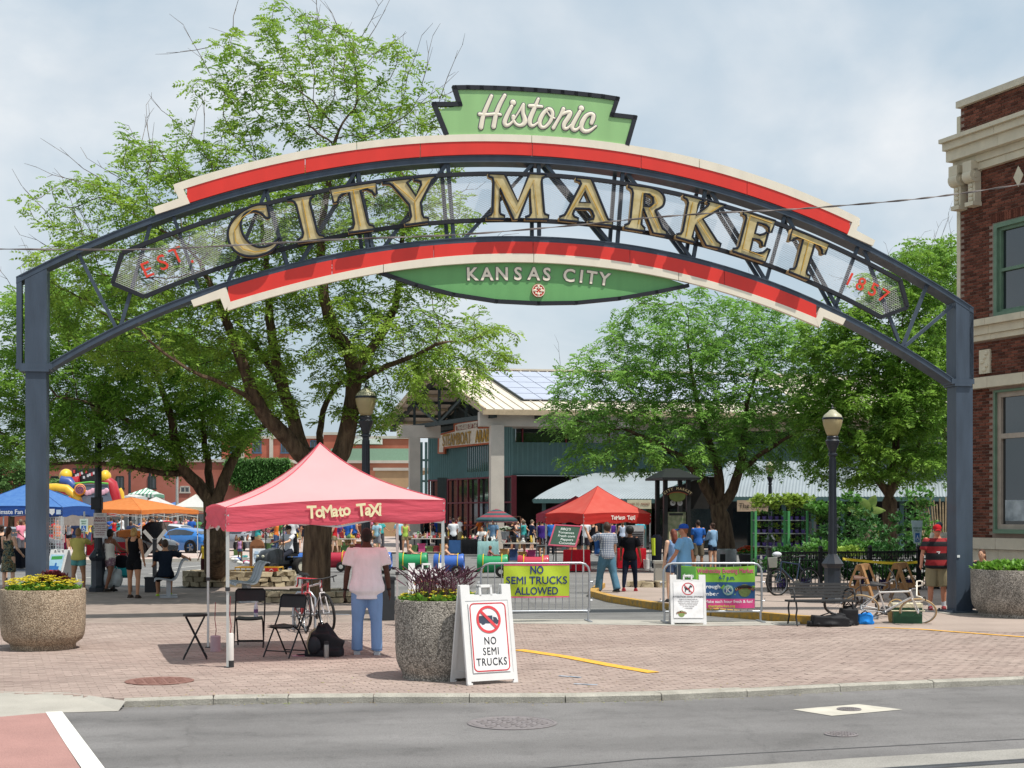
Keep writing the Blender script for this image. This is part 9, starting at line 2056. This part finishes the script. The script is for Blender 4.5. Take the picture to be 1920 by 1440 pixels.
# ---- stalls by the post: racks, dark cloths, deck chairs
for lab,x0,x1,y,c_ in(('black draped table behind the left gateway post',62,103,1062,'#17181c'),('dark draped table between the patterned dress and the post',25,40,1066,'#1a1b1f')):table(lab,x0,x1,y,drape=c_,dz=.73,group='draped tables under the blue tent')
for lab,x0,Y in(('white wire grid display rack at the corner of the blue tent',104,49.5),('white wire grid display rack behind the gateway post',84,50.5)):
 a=D(x0,1000,Y);t=thing('grid_rack',lab,'display rack',(a.x,Y,0),0,'wire grid racks');w,h=.28,HC+(963-970)/F*Y
 if '84' in str(x0):w=.5
 for k in range(6):MB().beam((w*k/5,0,0),(w*k/5,0,h),.012).build('wire',plain('#c6cace'),t)
 for k in range(20):MB().beam((0,0,h*k/19),(w,0,h*k/19),.012).build('wire',plain('#c6cace'),t)
wbn=thing('banner_stand','grey backdrop sheet hanging under the orange tent','banner',D(150,975,64));MB().box((0,0,0),(1.9,.02,.5)).build('sheet',plain('#8f8780'),wbn);MB().tube([(-.95,0,.25),(.95,0,.25)],.02,6).build('rod',m_tpole,wbn)
def deckchair(label,px,c_,rz):
 t=thing('camp_chair',label,'chair',G(*px),rz,'folding camp chairs');m=cloth(c_);mb=MB();mb.grid([[(-.25,-.2,.42),(.25,-.2,.42)],[(-.25,.15,.36),(.25,.15,.36)],[(-.25,.32,.9),(.25,.32,.9)]]);mb.build('seat',m,t)
 for s in(-1,1):MB().tube([(s*.28,-.25,0),(s*.26,.2,.55)],.014,5).build('leg',m_tleg,t);MB().tube([(s*.28,.3,0),(s*.26,-.22,.48)],.014,5).build('leg',m_tleg,t);MB().tube([(s*.27,.3,.3),(s*.26,.34,.92)],.014,5).build('back_post',m_tleg,t)
deckchair('magenta camp chair right of the wire grid rack',(124,1060),'#b02a5c',R(160));deckchair('red camp chair behind the left lamp post',(174,1058),'#a8222c',R(200));deckchair('red camp chair right of the parking sign',(214,1056),'#b02a30',R(170));deckchair('dark red camp chair by the open hood car',(238,1058),'#8a1f28',R(150))
t=deckchair('blue and white checked lawn chair behind the blue barrel car',(852,1052),'#5a86c4',R(185))
t,fp,fa=sandwich('sandwich board with green bands and a pale blue picture by the left post',(G(84,1092)+G(120,1092))/2+Vector((.12,.2,0)),R(-24),.62,1.02,gap=.4)
onface(poly_data([(-.25,-.36),(.25,-.36),(.25,.36),(-.25,.36)],[],.004),'poster',plain('#a9cfe0'),0,.5,-.028);onface(poly_data([(-.2,-.04),(.2,-.02),(.2,.08),(-.2,.06)],[],.003),'green_band',plain('#3f9a4a'),0,.74,-.031);onface(poly_data([(-.22,-.04),(.2,-.02),(.2,.08),(-.22,.06)],[],.003),'green_band',plain('#3f9a4a'),0,.24,-.031)
onface(poly_data([(-.2,-.1),(.15,-.1),(.15,.02),(.05,.02),(.05,.12),(-.02,.12),(-.02,.03),(-.2,.03)],[],.003),'picture_shape',plain('#2f6fb4'),0,.48,-.032);onface(poly_data([(-.2,-.14),(.16,-.14),(.16,-.1),(-.2,-.1)],[],.003),'picture_stripe',plain('#b8303a'),0,.48,-.032)
sq=G(228,1108);t=thing('stroller','teal and black stroller loaded with white shopping bags','stroller',sq,R(20));
for s in(-1,1):
 MB().tube([(s*.2,-.3,.1),(s*.2,.1,.5),(s*.2,.35,1.0)],.014,6).build('frame_tube',m_tleg,t);MB().tube([(s*.2,.3,.1),(s*.2,-.1,.55)],.014,6).build('frame_tube',m_tleg,t)
 for y in(-.3,.3):mb=MB();mb.lathe([(.05,-.02),(.085,-.02),(.085,.02),(.05,.02)],(s*.22,y,.085),14,Euler((0,R(90),0)).to_matrix());mb.build('wheel',m_tyre,t,smooth=40)
mb=MB();mb.grid([[(-.2,-.28,.42),(.2,-.28,.42)],[(-.2,.0,.34),(.2,.0,.34)],[(-.2,.2,.8),(.2,.2,.8)]]);mb.build('seat',cloth('#2f9aa0'),t);MB().tube([(-.2,.35,1.0),(.2,.35,1.0)],.018,6).build('handle',plain('#1c1c1e'),t);mb=MB();mb.ball((.02,.22,.72),(.24,.14,.22),12,8);mb.build('canopy',cloth('#1c1c22'),t,smooth=60)
for lab,dx,dz,r in(('white plastic shopping bag hanging on the left of the stroller',-.16,.34,(.2,.16,.26)),('second white shopping bag against the stroller wheels',.02,.32,(.17,.15,.22))):
 b=thing('shopping_bag',lab,'bag',sq+Vector((dx-.1,-.2,dz)));mb=MB();mb.ball((0,0,0),r,14,10);mb.ball((.05,0,r[2]*.8),(r[0]*.6,.06,.1),10,6);mb.box((0,0,-r[2]*.6),(r[0]*1.4,r[1]*1.2,.1));d=remesh(mb,.02,3);d.materials.append(M('bag_white','#c3c9ca',.5,transl=.3,var=.12,scale=10,bump=.5,bscale=12));link('bag_body',d,b);MB().tube([(-.06,0,r[2]*.8),(0,.02,r[2]*1.5),(.06,0,r[2]*.8)],.01,5).build('handle',plain('#c9cdd0'),b)
t=thing('dark_tote','dark tote box on the ground between the woman in black and the bench','box',G(286,1110));MB().box((0,0,.18),(.34,.26,.36)).build('tote_body',plain('#26272c'),t);MB().box((0,0,.37),(.37,.29,.04)).build('rim',plain('#1c1d20'),t)
bpy.data.scenes.remove(TMP)
